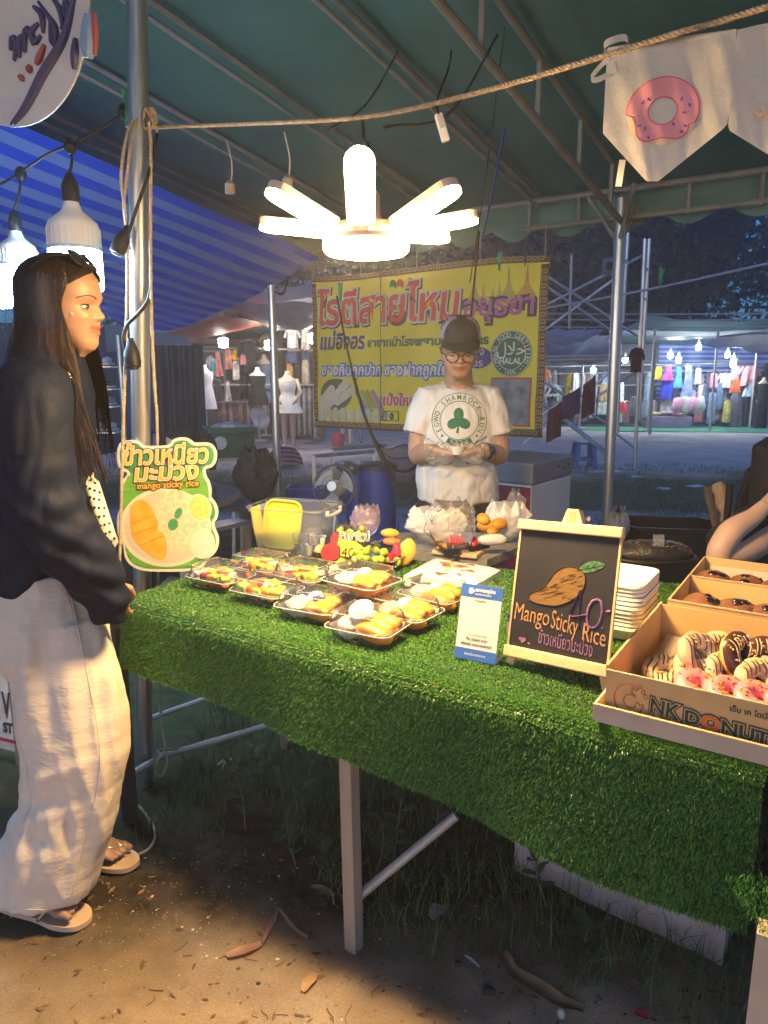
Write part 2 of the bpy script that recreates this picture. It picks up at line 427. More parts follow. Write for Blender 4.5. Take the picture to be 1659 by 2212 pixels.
# ================================================================= green market tent
CANVAS = mat('green_tent_canvas',(.085,.19,.155),.5,var=.22,scale=1.2,bump=.15,bscale=5,trans=.12)
V_BACK = 4.25
def roof_z(v): return 2.46 + .135 * (V_BACK - v)
TUBE = mat('dull_tent_tube',(.16,.175,.17),.65,var=.3,scale=9,col2=(.25,.25,.235))
def green_tent():
 t = thing('market_tent','big dark green canvas market tent on steel tubes above the stall','tent',tuple(UV(-1.94,1.43)))
 raf = [-4.1,-3.55,-2.92,-2.31,-1.685,-1.17,-.31,.42,1.15,1.9,2.65,3.3]
 u0,u1,v0,v1 = -4.15,3.35,-1.9,4.36
 def can(a,b):
  u = lerp(u0,u1,a); v = lerp(v0,v1,b)
  i = max([k for k in range(len(raf)) if raf[k] <= u] + [0]); w = 0
  if i < len(raf) - 1 and u >= raf[0]:
   s = (u - raf[i]) / (raf[i + 1] - raf[i]); w = 4 * s * (1 - s)
  return UV(u,v,roof_z(v) + .045 - .035 * w * (1 + .4 * noise.noise((u,v,1))) + .012 * noise.noise((u * 2.5,v * 2.5,4)))
 mk('canopy',MB().sheet(can,84,60),CANVAS,t,True)
 def val(a,b):
  u = lerp(u0,u1,a); s = u / .34; sc = abs(math.sin(math.pi * s))
  drop = .05 + b * (.12 + .085 * sc)
  return UV(u,v1 + .012 * math.sin(u * 19) * b + .02 * noise.noise((u * 3,b * 2,0)),roof_z(v1) + .045 - drop)
 mk('valance',MB().sheet(val,170,4),CANVAS,t,True)
 for i,u in enumerate(raf):
  if u == -1.17: continue
  m = MB(); m.tube([UV(u,v0,roof_z(v0)),UV(u,V_BACK,roof_z(V_BACK))],.013,8)
  m.tube([UV(u,v0,roof_z(v0) - .06),UV(u,V_BACK,roof_z(V_BACK) - .06)],.011,8)
  mk('rafter',m,TUBE,t,40)
 tr = mk('truss',MB().tube([UV(-1.17,v0,roof_z(v0)),UV(-1.17,V_BACK,roof_z(V_BACK))],.015,8),TUBE,t,40)
 mk('lower_chord',MB().tube([UV(-1.17,v0,roof_z(v0) - .24),UV(-1.17,V_BACK,roof_z(V_BACK) - .22)],.016,8),TUBE,tr,40)
 for k in range(13):
  v = V_BACK - .3 - k * .52
  mk('strut',MB().tube([UV(-1.17,v,roof_z(v) - .01),UV(-1.17,v,roof_z(v) - .235)],.012,6),TUBE,tr)
 zb = roof_z(V_BACK)
 mk('eave_beam',MB().tube([UV(u0,V_BACK + .03,zb - .02),UV(u1,V_BACK + .03,zb - .02)],.018,8),TUBE,t,40)
 mk('eave_beam',MB().tube([UV(-1.8,V_BACK + .03,zb - .17),UV(u1,V_BACK + .03,zb - .17)],.016,8),TUBE,t,40)
 for u in (-1.75,-1.45,-.85,-.5,.05,.6,1.3): mk('strut',MB().tube([UV(u,V_BACK + .03,zb - .02),UV(u,V_BACK + .03,zb - .19)],.013,6),TUBE,t)
 # posts
 pl = P(312,1695,z=0)
 mk('post',MB().tube([pl,P(296,0,Y=2.2),P(292,-150,Y=2.18)],.029,20),STEEL,t,40)
 pr0,pr1 = P(1302,1320,Y=4.2),P(1342,428,Y=4.18); pr0.z = 0
 mk('post',MB().tube([pr0,pr1],.030,16),STEEL,t,40)
 m = MB()
 for dx,dy in ((-.15,.12),(.16,.1),(0,-.2)): m.tube([pr1 - Vector((0,0,.24)),pr1 + Vector((dx,dy,.03))],.012,6)
 mk('post_bracket',m,TUBE,t,40)
 for u,v in ((3.1,1.43),(3.1,4.25),(-2.9,-1.85),(3.1,-1.85)):
  mk('post',MB().tube([UV(u,v,0),UV(u,v,roof_z(v))],.029,12),STEEL,t,40)
 # thin ties from the left post to the roof, hanging wires
 for k,(a,b,sag,r) in enumerate([((830,275,1.74),(1075,75,2.6),.10,.004),((700,285,2.0),(860,110,2.7),.05,.003),((1090,60,2.7),(1015,610,4.0),.05,.003),((1090,280,3.4),(1040,520,4.2),.02,.006)]):
  A,B = P(a[0],a[1],Y=a[2]),P(b[0],b[1],Y=b[2])
  mk('hanging_wire',MB().tube(spline([A,(A + B) / 2 - UP * sag,B],10),r,5),mat('wire_dark',(.03,.035,.05),.5) if k < 3 else mat('cord_blue',(.03,.07,.3),.6),t)
 m = MB()
 for px,py in ((273,190),(1175,600),(1430,580),(1080,545),(735,610)):
  Y = 2.2 if px < 300 else 4.6
  q = P(px,py,Y=Y); s = .02 if Y < 3 else .022
  m = MB().sheet(lambda a,b: q + Vector(((a - .5) * s * (1.6 - b),.01 * math.sin(a * 5 + b * 4),-b * s * 5)),3,6)
  mk('tie_ribbon',m,mat('green_ribbon',(.06,.4,.22),.6,trans=.3),t)
 return t
green_tent()

# ================================================================= striped awning of the neighbouring stall
def awning():
 tarp = stripes('blue_striped_tarpaulin',(.03,.10,.82),(.20,.31,.80),8.0,tuple(UA),trans=.45)
 A = P(690,556,Y=4.74); D = Vector((-.837,.547,-.278));
 t = thing('striped_awning','blue awning with light stripes stretched beside the green tent','awning',(A.x,A.y,0))
 def f(a,b):
  p = A + D * (1.46 * a) - VA * (6.2 * b) + UP * (.133 * (6.2 * b))
  w = math.sin(a * math.pi) * .05 + .02 * noise.noise((a * 4,b * 9,2)) + (.03 * math.sin(b * 40) * (a > .97))
  return p - UP * w
 mk('tarpaulin',MB().sheet(f,26,60),tarp,t,True)
 q = A + D * .40
 mk('post',MB().tube([(q.x,q.y,0),(q.x - .01,q.y,q.z + .03)],.027,12),STEEL,t,40)
 for k,(a,b) in enumerate(((.0,.6),(1.0,.35),(1.0,.9),(.0,1.0))):
  if k in (0,): continue
  p = Vector(f(a,b)); mk('post',MB().tube([(p.x,p.y,0),p],.022,10),STEEL,t,40)
 m = MB(); m.tube(spline([q + Vector((-.03,0,-.02)),q + Vector((.06,0,-.09)),q + Vector((.12,0,.06))],6),.008,6)
 mk('tie_branch',m,mat('dark_branch',(.05,.04,.03),.9),t)
awning()
# ================================================================= the turf-covered table
ZT = .79
FL,FR = P(253,1286,z=ZT),P(1654,1663,z=ZT)
BL,BR = P(540,1183,z=ZT),Vector((1.36,1.94,ZT))
WOOD_OLD = mat('weathered_timber',(.30,.24,.18),.8,var=.3,scale=5,col2=(.42,.35,.27),bump=.3,bscale=50,stretch=(3,3,.4))
WOOD_PALE = mat('pale_pine',(.58,.38,.19),.55,var=.2,scale=6,col2=(.70,.50,.28),bump=.12,bscale=60,stretch=(1,1,1))

def table():
 t = thing('stall_table','long stall table on timber legs hidden beneath the green turf cover','table',tuple(P(765,2040,z=0)))
 o = [p - UP * .022 for p in (FL,FR,BR,BL)]; c = sum(o,Vector()) / 4
 o = [c + (p - c) * .965 for p in o]; n = UP
 m = MB(); m.add([*o,*[p - UP * .03 for p in o]],[(0,1,2,3),(7,6,5,4),(0,4,5,1),(1,5,6,2),(2,6,7,3),(3,7,4,0)])
 mk('tabletop',m,WOOD_OLD,t)
 a = P(765,2046,z=0); b = Vector((a.x - .012,a.y,ZT - .06))
 mk('leg',MB().bar(a - UP * .02,b,.034,.034,up=VA),WOOD_OLD,t)
 l2 = P(283,1775,z=0)
 mk('leg',MB().bar(l2 - UP * .02,Vector((l2.x,l2.y,ZT - .06)),.035,.035,up=VA),mat('dark_timber',(.10,.085,.07),.85,var=.3),t)
 for p in (BR + Vector((-.12,-.05,0)),BL + Vector((.12,-.02,0)),FR + VA * .1 + UA * .12):
  mk('leg',MB().bar((p.x,p.y,-.02),(p.x,p.y,ZT - .06),.035,.035,up=VA),WOOD_OLD,t)
 mk('brace',MB().tube([P(776,1935,Y=a.y + .02),P(985,1762,Y=1.62)],.012,10),RUSTY,t,40)
 mk('brace',MB().tube([P(268,1682,Y=l2.y),P(345,1635,Y=2.3),P(620,1555,Y=2.55)],.012,8),RUSTY,t,40)
 mk('brace',MB().tube([P(300,1560,Y=2.32),P(470,1500,Y=2.5)],.010,8),RUSTY,t,40)
 mk('rail',MB().bar(BL + Vector((.1,0,-.08)),BR + Vector((-.1,0,-.08)),.03,.05),WOOD_OLD,t)
 mk('rail',MB().bar(FL + Vector((.1,.02,-.08)),FR + Vector((-.06,.06,-.08)),.03,.05),WOOD_OLD,t)
table()

HEM = [(253,1432),(290,1442),(450,1508),(600,1572),(745,1634),(900,1704),(1100,1803),(1300,1897),(1500,1978),(1600,2016)]
def turf():
 FN = (FR - FL).normalized(); PN = Vector((FN.y,-FN.x,0));
 hz = []
 for px,py in HEM:
  d = P(px,py,Y=1.0) - Vector((0,0,CAM_H)); q = FL + PN * .02
  s = (q.dot(PN)) / d.dot(PN); w = Vector((0,0,CAM_H)) + d * s
  hz.append(((w - FL).dot(FN) / (FR - FL).length,w.z))
 A,B = 170,96
 G = np.zeros((B + 1,A + 1,3))
 for i in range(A + 1):
  a = i / A; f = FL.lerp(FR,a); bk = BL.lerp(BR,a); L = (bk - f).length; din = (bk - f).normalized(); hem = float(interp(a,hz)); r = .028
  for j in range(B + 1):
   t = j / B
   if t < .55: p = bk.lerp(f + din * r,t / .55); p = p + UP * .004 * noise.noise((p.x * 5,p.y * 5,0))
   elif t < .63:
    an = (t - .55) / .08 * math.pi / 2; p = f + din * (r - r * math.sin(an)) - UP * (r - r * math.cos(an))
   else:
    k = (t - .63) / .37; z = lerp(ZT - r,hem,k)
    p = Vector((f.x,f.y,z)) + PN * (.006 + .02 * k + .012 * k * math.sin(a * 17) + .012 * k * noise.noise((a * 9,3,1)))
   # rounded left corner hangs over the side
   if a < .035:
    k = (1 - a / .035); p = p - UP * .06 * k * k + din * .02 * k
   G[j,i] = p
 q = lambda i,j: j * (A + 1) + i
 fs = [(q(i,j),q(i,j + 1),q(i + 1,j + 1),q(i + 1,j)) for j in range(B) for i in range(A)]
 base = mat('turf_backing',(.02,.055,.016),.9,var=.2)
 m = MB(); m.v = [tuple(x) for x in G.reshape(-1,3)]; m.f = fs; m.m = [0] * len(fs)
 t = mk('turf_cover',m,base,None,True)
 tag(t,'bright green artificial turf sheet draped over the stall table','turf')
 # side flap on the left end
 def flap(a,b):
  e = FL.lerp(BL,a); n = Vector((-(BL - FL).y,(BL - FL).x,0)).normalized()
  return e + n * (.012 + .02 * b) - UP * (.05 + .17 * b * (1 - .3 * a))
 # blades
 N = 440000
 ia = NR.uniform(0,A,N); jb = B * np.concatenate([NR.uniform(0.0,.63,int(N * .62)),NR.uniform(.55,1.0,N - int(N * .62))])
 i0 = np.minimum(ia.astype(int),A - 1); j0 = np.minimum(jb.astype(int),B - 1); fa = (ia - i0)[:,None]; fb = (jb - j0)[:,None]
 g00,g10,g01,g11 = G[j0,i0],G[j0,i0 + 1],G[j0 + 1,i0],G[j0 + 1,i0 + 1]
 p = (g00 * (1 - fa) + g10 * fa) * (1 - fb) + (g01 * (1 - fa) + g11 * fa) * fb
 nn = np.cross(g01 - g00,g10 - g00); nn /= np.linalg.norm(nn,axis=1)[:,None] + 1e-9
 nn *= np.sign(nn[:,2:3] * 3 + nn @ np.array(PN)[:,None] + 1e-6)
 rr = NR.normal(0,1,(N,3)); tang = rr - nn * (rr * nn).sum(1)[:,None]; tang /= np.linalg.norm(tang,axis=1)[:,None] + 1e-9
 h = NR.uniform(.0038,.0080,N)[:,None]; side = np.cross(nn,tang); w = NR.uniform(.0006,.0011,N)[:,None]
 comb = np.array(PN) * .35 - np.array([0,0,.35]) * (nn[:,2:3] < .5)
 tip = p + nn * h * NR.uniform(.55,1,N)[:,None] + (tang * .55 + comb) * h
 mid = p + nn * h * .55 + (tang * .12 + comb * .3) * h
 vs = np.stack([p - side * w,p + side * w,mid + side * w,mid - side * w,tip + side * w * .35,tip - side * w * .35],1).reshape(-1,3)
 b6 = (np.arange(N) * 6)[:,None]; quads = np.concatenate([b6 + np.array([[0,1,2,3]]),b6 + np.array([[3,2,4,5]])])
 k = NR.random(N); c = np.array([.078,.24,.042])[None] * NR.uniform(.55,1.35,N)[:,None]
 c[k > .86] = np.array([.16,.29,.045]) * NR.uniform(.8,1.2,(k > .86).sum())[:,None]; c[k < .15] *= .5
 bm_ = mat('turf_blade',(1,1,1),.3,var=.05,vcol=True,spec=.45)
 big_mesh('turf_blades',vs,quads,bm_,t,cols=np.repeat(c,6,0))
 return t
turf()

# ================================================================= clear clamshell boxes with fruit and mango sticky rice
def rrect(w,d,r,n=12,flute=0.0,k=0):
 pts = []
 for cx,cy,a0 in ((w / 2 - r,d / 2 - r,0),(-w / 2 + r,d / 2 - r,90),(-w / 2 + r,-d / 2 + r,180),(w / 2 - r,-d / 2 + r,270)):
  pts += [(cx + r * math.cos(rad(a0 + 90 * i / n)),cy + r * math.sin(rad(a0 + 90 * i / n))) for i in range(n + 1)]
 # even spacing so that flutes come out regular
 q = pts + [pts[0]]; d_ = [0]
 for i in range(len(pts)): d_.append(d_[-1] + math.dist(q[i],q[i + 1]))
 M = k or 4 * (n + 1); out = []
 for i in range(M):
  s = d_[-1] * i / M; x = np.interp(s,d_,[p[0] for p in q]); y = np.interp(s,d_,[p[1] for p in q])
  f = 1 - flute * (i % 2); out.append((x * f,y * f))
 return out

def rings(prof,o,ex,ey,r=.02,k=64):
 return [[o + ex * x + ey * y + UP * z for x,y in rrect(w,d,min(r,w / 2.01,d / 2.01),8,fl,k)] for w,d,z,fl in prof]

RICE = mat('sticky_rice',(.66,.62,.52),.55,var=.06,scale=150,bump=.8,bscale=420,sss=.15)
MANGO = mat('mango_flesh',(.74,.23,.012),.38,var=.15,scale=20,bump=.15,bscale=60,sss=.1)
MANGO2 = mat('pale_mango_flesh',(.80,.42,.06),.4,var=.12,scale=20,bump=.15,bscale=60)
FRUIT = {'orange': mat('papaya',(.70,.13,.015),.4,var=.15),'green': mat('green_melon',(.36,.46,.06),.4,var=.2),'red': mat('red_fruit',(.55,.02,.03),.35,var=.2),
   'yellow': mat('yellow_fruit',(.74,.38,.02),.4,var=.15),'pink': mat('pink_sticker',(.85,.06,.22),.5,var=.1),'white': mat('white_dragonfruit',(.75,.72,.66),.5,var=.2,scale=90,col2=(.3,.28,.26))}

def lump(c,r,sq=(1,1,1),amp=.15,fr=40,seed=0,n=16,m=10,rot=None):
 m_ = MB().ball(c,r,n,m,sq=sq,rot=rot); c = Vector(c)
 m_.v = [tuple(c + (Vector(v) - c) * (1 + amp * noise.noise(Vector(v) * fr + Vector((seed,0,0))))) for v in m_.v]; return m_

def clamshell(px,py,desc,kind,z0=ZT + .012,yaw=0.0,w=.168,d=.128,label=None):
 o = P(px,py,z=z0); c,s_ = math.cos(yaw),math.sin(yaw); ex = UA * c + VA * s_; ey = VA * c - UA * s_
 t = thing('clamshell_box',f'clear plastic clamshell box {desc}','food box',tuple(o),'clear food boxes laid out on the turf')
 mk('tray',MB().loft(rings([(w * .84,d * .80,.001,0),(w * .86,d * .83,0,0),(w * .955,d * .94,.022,.014),(w * .97,d * .96,.027,0),(w * 1.07,d * 1.09,.028,0),(w * 1.07,d * 1.09,.0265,0)],o,ex,ey,.02,104),caps=False),CLEAR,t,30)
 mk('lid',MB().loft(rings([(w * 1.06,d * 1.08,.0295,0),(w * .98,d * .97,.030,0),(w * .95,d * .93,.045,.014),(w * .90,d * .87,.060,.012),(w * .86,d * .82,.0645,0),(w * .5,d * .4,.0650,0),(w * .1,d * .1,.0645,0)],o,ex,ey,.022,104)),CLEAR,t,30)
 m = MB()
 for sgn in (-1,1):
  for k in range(16): m.ball(o + ex * ((k - 7.5) * w * .055) + ey * (sgn * d * .425) + UP * .0625,.0017,6,4)
 mk('highlight_beads',m,GLINT,t,True,kind='stuff')  # pale beads stand in for dotted highlights along the lid
 fl = [o + ex * x + ey * y + UP * .029 for x,y in rrect(w * 1.075,d * 1.095,.02,6)]; fl.append(fl[0]); mk('rim',MB().tube(fl,.0011,5),GLINT,t,True)  # pale line along the flange imitates its bright edge
 fl = [o + ex * x + ey * y + UP * .0625 for x,y in rrect(w * .885,d * .85,.02,6)]; fl.append(fl[0]); mk('lid_highlight',MB().tube(fl,.0006,4),GLINT,t,True)  # pale line round the lid top imitates a highlight
 R_ = random.Random(int(px * 7 + py)); ins = desc
 if kind == 'mango':
  p = o - ex * w * .22 - ey * d * .05 + UP * .017
  tag(mk('rice_portion',lump(p,.040,(1.1,1.15,.62),.25,90,px,26,16),RICE,None,True),f'mound of white sticky rice in the clear box {ins}','rice','sticky rice portions')
  for k in range(3):
   q = o + ex * w * (.21 - .02 * k) + ey * d * (-.24 + .23 * k) + UP * (.021 + .004 * k)
   rm = Matrix((ex,ey,UP)).transposed() @ Matrix.Rotation(rad(R_.uniform(-20,20)),3,'Z') @ Matrix.Rotation(rad(R_.uniform(-12,12)),3,'Y')
   tag(mk('mango_half',lump(q,.043,(1.2,.62,.52),.10,45,px + k,20,12,rm),MANGO,None,True),f'{["nearest", "middle", "farthest"][k]} peeled orange mango piece in the clear box {ins}','mango','peeled mango pieces')
  q = o + ey * d * .16 - ex * w * .03 + UP * .030
  cup = thing('sauce_cup',f'small lidded cup of coconut cream in the clear box {ins}','cup',tuple(q),'coconut cream cups')
  mk('cup_body',MB().lathe([(.014,-.012),(.0195,.010),(.020,.011)],q,20,axis=UP - ey * .35 - Vector((0,.25,0))),CLEARB,cup,40)
  mk('cup_lid',MB().lathe([(.0225,.011),(.0225,.013),(.018,.0145),(.002,.0145)],q,24,axis=UP - ey * .35 - Vector((0,.25,0))),WHITEP,cup,40)
 else:
  cols = {'fruit': ['green','green','yellow','red','orange','white','red','yellow','green'],'melon': ['green','orange','red','white','orange','green','orange','green','yellow']}[kind]
  for k,cn in enumerate(cols * 3):
   g = k % 14; q = o + ex * w * (((g % 5) - 2) * .155 + R_.uniform(-.04,.04)) + ey * d * (((g // 5) - 1) * .26 + R_.uniform(-.06,.06)) + UP * (.014 + .016 * (k // 14) + R_.uniform(0,.005))
   rm = Matrix.Rotation(R_.uniform(0,3),3,'Z') @ Matrix.Rotation(R_.uniform(-.5,.5),3,'X')
   g = MB().bbox(q,(R_.uniform(.028,.044),R_.uniform(.020,.028),R_.uniform(.014,.019)),.005,rm)
   g.v = [tuple(Vector(v) + Vector((noise.noise(Vector(v) * 90),noise.noise(Vector(v) * 90 + Vector((5,0,0))),noise.noise(Vector(v) * 90 + Vector((0,9,0))))) * .004) for v in g.v]
   tag(mk('fruit_piece',g,FRUIT[cn],None,True),f'cut {cn} fruit piece inside the clear box {ins}','fruit',f'cut fruit pieces in the box {ins}')
 return t,o,ex,ey

clamshell(566,1238,'of mixed fruit, farthest back','fruit',yaw=.05)
clamshell(478,1262,'of mixed fruit nearest the rice board','fruit',yaw=.02)
clamshell(660,1258,'of mixed fruit behind the melon','fruit',yaw=-.03)
clamshell(578,1292,'of melon and papaya','melon',yaw=.04)
clamshell(678,1326,'with a navy wrapper inside','mango',yaw=.10)
b_ = P(678,1302,z=ZT + .085)
tag(mk('candy_wrapper',lump(P(690,1296,z=ZT + .055),.014,(1.2,.5,1.0),.5,80,2),mat('navy_wrapper',(.03,.02,.16),.35,var=.2),None,30),'crumpled navy wrapper inside a clear mango box','wrapper')
clamshell(780,1318,'lying under the raised box','mango',yaw=-.02)
t6,o6,ex6,ey6 = clamshell(781,1274,'raised on another mango box','mango',z0=ZT + .012 + .060,yaw=-.08,w=.17,d=.13)
for k in range(5):
 q = o6 - ex6 * (.045 - .012 * k) + ey6 * .03 + UP * .04
 tag(mk('petal',lump(q,.006,(1,.6,.7),.4,90,k),FRUIT['pink'],None,True),'tiny pink flower petal in the raised mango box','petal','pink petals in the raised mango box')
clamshell(940,1302,'nearest the flat bag pack','mango',yaw=-.12)
clamshell(872,1340,'just behind the frontmost box','mango',yaw=-.05)
t7,o7,ex7,ey7 = clamshell(795,1372,'with a white spiral disc','mango',yaw=.07)
q = o7 - ex7 * .012 - ey7 * .012 + UP * .0685; ax = (UP * .9 - VA * .55).normalized(); exs,eys,ens = frame(ax)
sd = thing('spiral_disc','white disc with spiral rings lying in the frontmost mango box','lid',tuple(q))
mk('disc',MB().lathe([(.030,-.003),(.0305,0),(.029,.001),(.001,.001)],q,32,axis=ax),WHITEP,sd,40)
sp = [q + ens * .002 + (exs * math.cos(a) + eys * math.sin(a)) * (.004 + .0023 * a / (2 * math.pi) * 2) for a in np.linspace(0,2 * math.pi * 5,110)]
mk('spiral',MB().tube(sp,.0008,5),mat('grey_print',(.35,.33,.3),.6),sd)

# ================================================================= fruit tray, price card
def fruit_tray():
 c = P(785,1212,z=ZT + .012); w,d = .30,.19
 ex = (UA * .55 + VA * -.2 + Vector((.5,0,0))).normalized(); ey = UP.cross(ex)
 t = thing('steel_tray','shallow stainless steel tray of fruit behind the price card','tray',tuple(c))
 mk('pan',MB().loft(rings([(w * .8,d * .8,.004,0),(w * .84,d * .84,.004,0),(w * .95,d * .95,.035,0),(w * 1.04,d * 1.06,.037,0),(w * 1.04,d * 1.06,.034,0),(w * .94,d * .94,.030,0),(w * .84,d * .82,0,0),(w * .3,d * .3,0,0)],c,ex,ey,.03,48)),mat('stainless',(.5,.5,.5),.22,var=.1,metal=1.0),t,50)
 g = mat('green_grape',(.36,.50,.05),.22,var=.12,scale=30,sss=.2)
 stem = mat('grape_stem',(.18,.13,.05),.8)
 for bi,(bx,by,n,lab) in enumerate(((752,1152,17,'bunch of green grapes with stems behind the price card'),(800,1190,18,'bunch of green grapes heaped beside the cut dragon fruit'))):
  o = P(bx,by + 20,z=ZT + .05) + Vector((0,.03,0)); th = thing('grape_bunch',lab,'grapes',tuple(o),'green grapes on the tray')
  RR = random.Random(bi + 3); pts = []
  while len(pts) < n:
   p = o + ex * RR.uniform(-.05,.05) + ey * RR.uniform(-.03,.03) + UP * RR.uniform(-.012,.045 if bi == 0 else .03)
   if all((p - q).length > .0195 for q in pts): pts.append(p)
  for p in pts: mk('grape',MB().ball(p,.0118,14,9,sq=(1,1,1.08)),g,th,True)
  m = MB(); m.tube(spline([o - UP * .01,o + UP * .04,o + UP * .06 + ex * .02],5),.0018,5)
  for k in range(7): m.tube([o + UP * (.03 + .004 * k),o + UP * RR.uniform(.05,.072) + ex * RR.uniform(-.055,.055) + ey * RR.uniform(-.02,.02)],.0011,5)
  mk('stem',m,stem,th)
 def fr(nm,px,py,z,r,sq,mtl,lab,cat,ry=0,rz=0,amp=.06,fq=30):
  rot = Matrix.Rotation(rz,3,'Z') @ Matrix.Rotation(ry,3,'Y')
  tag(mk(nm,lump(P(px,py,z=z),r,sq,amp,fq,px,22,14,rot),mtl,None,True),lab,cat,None)
 fr('peach',692,1190,ZT + .045,.022,(1,1,1),mat('peach_skin',(.75,.30,.12),.5,col2=(.8,.5,.2),scale=30),'round blushing peach in the tray left of the thumb card','peach')
 fr('mango_half',878,1193,ZT + .055,.042,(.75,.35,1.15),MANGO2,'big pale yellow mango half leaning at the tray end','mango',.3,.3)
 fr('mango_half',842,1152,ZT + .09,.030,(1.1,.6,.55),MANGO2,'yellow mango slice on top of the tray fruit','mango',.1,.2)
 fr('papaya_half',846,1170,ZT + .075,.028,(1.05,.7,.5),mat('papaya_skin',(.72,.16,.06),.4,var=.2),'red orange papaya piece under the mango slice','papaya')
 fr('dragon_fruit',856,1192,ZT + .06,.022,(.8,.8,1.2),mat('dragonfruit_skin',(.70,.03,.10),.45,var=.35,scale=60),'cut red dragon fruit between grapes and mango half','dragon fruit',.2,0,.35,60)
 fr('dragon_fruit',838,1205,ZT + .045,.018,(1,.9,.9),_M['dragonfruit_skin'],'small red dragon fruit wedge low among the grapes','dragon fruit',.5,1,.3,60)
 fr('grape_cluster_tip',857,1214,ZT + .035,.014,(1,1,1.2),g,'single green grape lying against the tray front','grape')
 return t
fruit_tray()

def price_card():
 c = P(745,1222,z=ZT + .018); ex = Vector((1,-.12,0)).normalized(); ey = (UP + Vector((0,.25,0))).normalized(); en = ex.cross(ey)
 s = c.y / FPX * 1.0
 def F(px,py,d=0): return c + ex * ((px - 745) * s) + ey * ((1232 - py) * s) + en * d
 t = thing('price_card','yellow starburst price card with red thumbs-up reading 40 standing before the tray','price card',tuple(c))
 star = [(722,1170),(770,1178),(780,1185),(786,1190),(778,1196),(792,1202),(778,1205),(789,1213),(774,1214),(778,1226),(764,1220),(756,1231),(745,1222),(730,1234),(722,1224),(706,1230),(708,1216),(712,1190)]
 o = Vector((0,0,0)); X,Y_ = (lambda q: q[0]),None
 def prism(pts,d,th=.002):
  v = [F(x,y,d) for x,y in pts]; n = len(v); m = MB(); return m.add(v + [p - en * th for p in v],[tuple(range(n - 1,-1,-1)),tuple(range(n,2 * n))] + [(i,(i + 1) % n,(i + 1) % n + n,i + n) for i in range(n)])
 mk('panel',prism(star,0),mat('yellow_card',(.86,.66,.05),.5,var=.04),t)
 th = [(692,1208),(694,1196),(700,1188),(712,1182),(714,1168),(720,1158),(728,1160),(728,1174),(726,1186),(732,1190),(732,1212),(724,1220),(704,1222),(694,1216)]
 cx,cy = 712,1192
 mk('thumb_outline',prism([(cx + (x - cx) * 1.13,cy + (y - cy) * 1.1) for x,y in th],.002),mat('black_print',(.02,.015,.015),.5),t)
 tm = mk('thumb',prism(th,.004),mat('red_print',(.62,.02,.03),.45),t)
 m = MB()
 for a,b in (((698,1196),(716,1198)),((697,1204),(716,1206)),((699,1212),(716,1213)),((716,1192),(718,1216))): m.bar(F(*a,.0045),F(*b,.0045),.0018,.0006,up=en)
 mk('finger_lines',m,_M['black_print'],tm)
 f2 = lambda d: (lambda x,y: F(x,y,d))
 T = lambda d: (lambda x,y: F(745 + x,1232 - y,d))
 m = MB(); put_text(m,'สินค้าใหม่',T(.0045),-11,57,25,width=66,off=1.3); mk('lettering_outline',m,WHITEP,t)
 m = MB(); put_text(m,'สินค้าใหม่',T(.0058),-11,57,25,width=66); mk('lettering',m,mat('brown_print',(.10,.03,.02),.5),t)
 m = MB(); put_text(m,'40.-',T(.003),-8,20,30,shear=.12); mk('lettering',m,_M['black_print'],t)
 mk('stand',prism([(735,1225),(760,1225),(768,1236),(728,1236)],-.004,.03),CLEAR,t)
price_card()

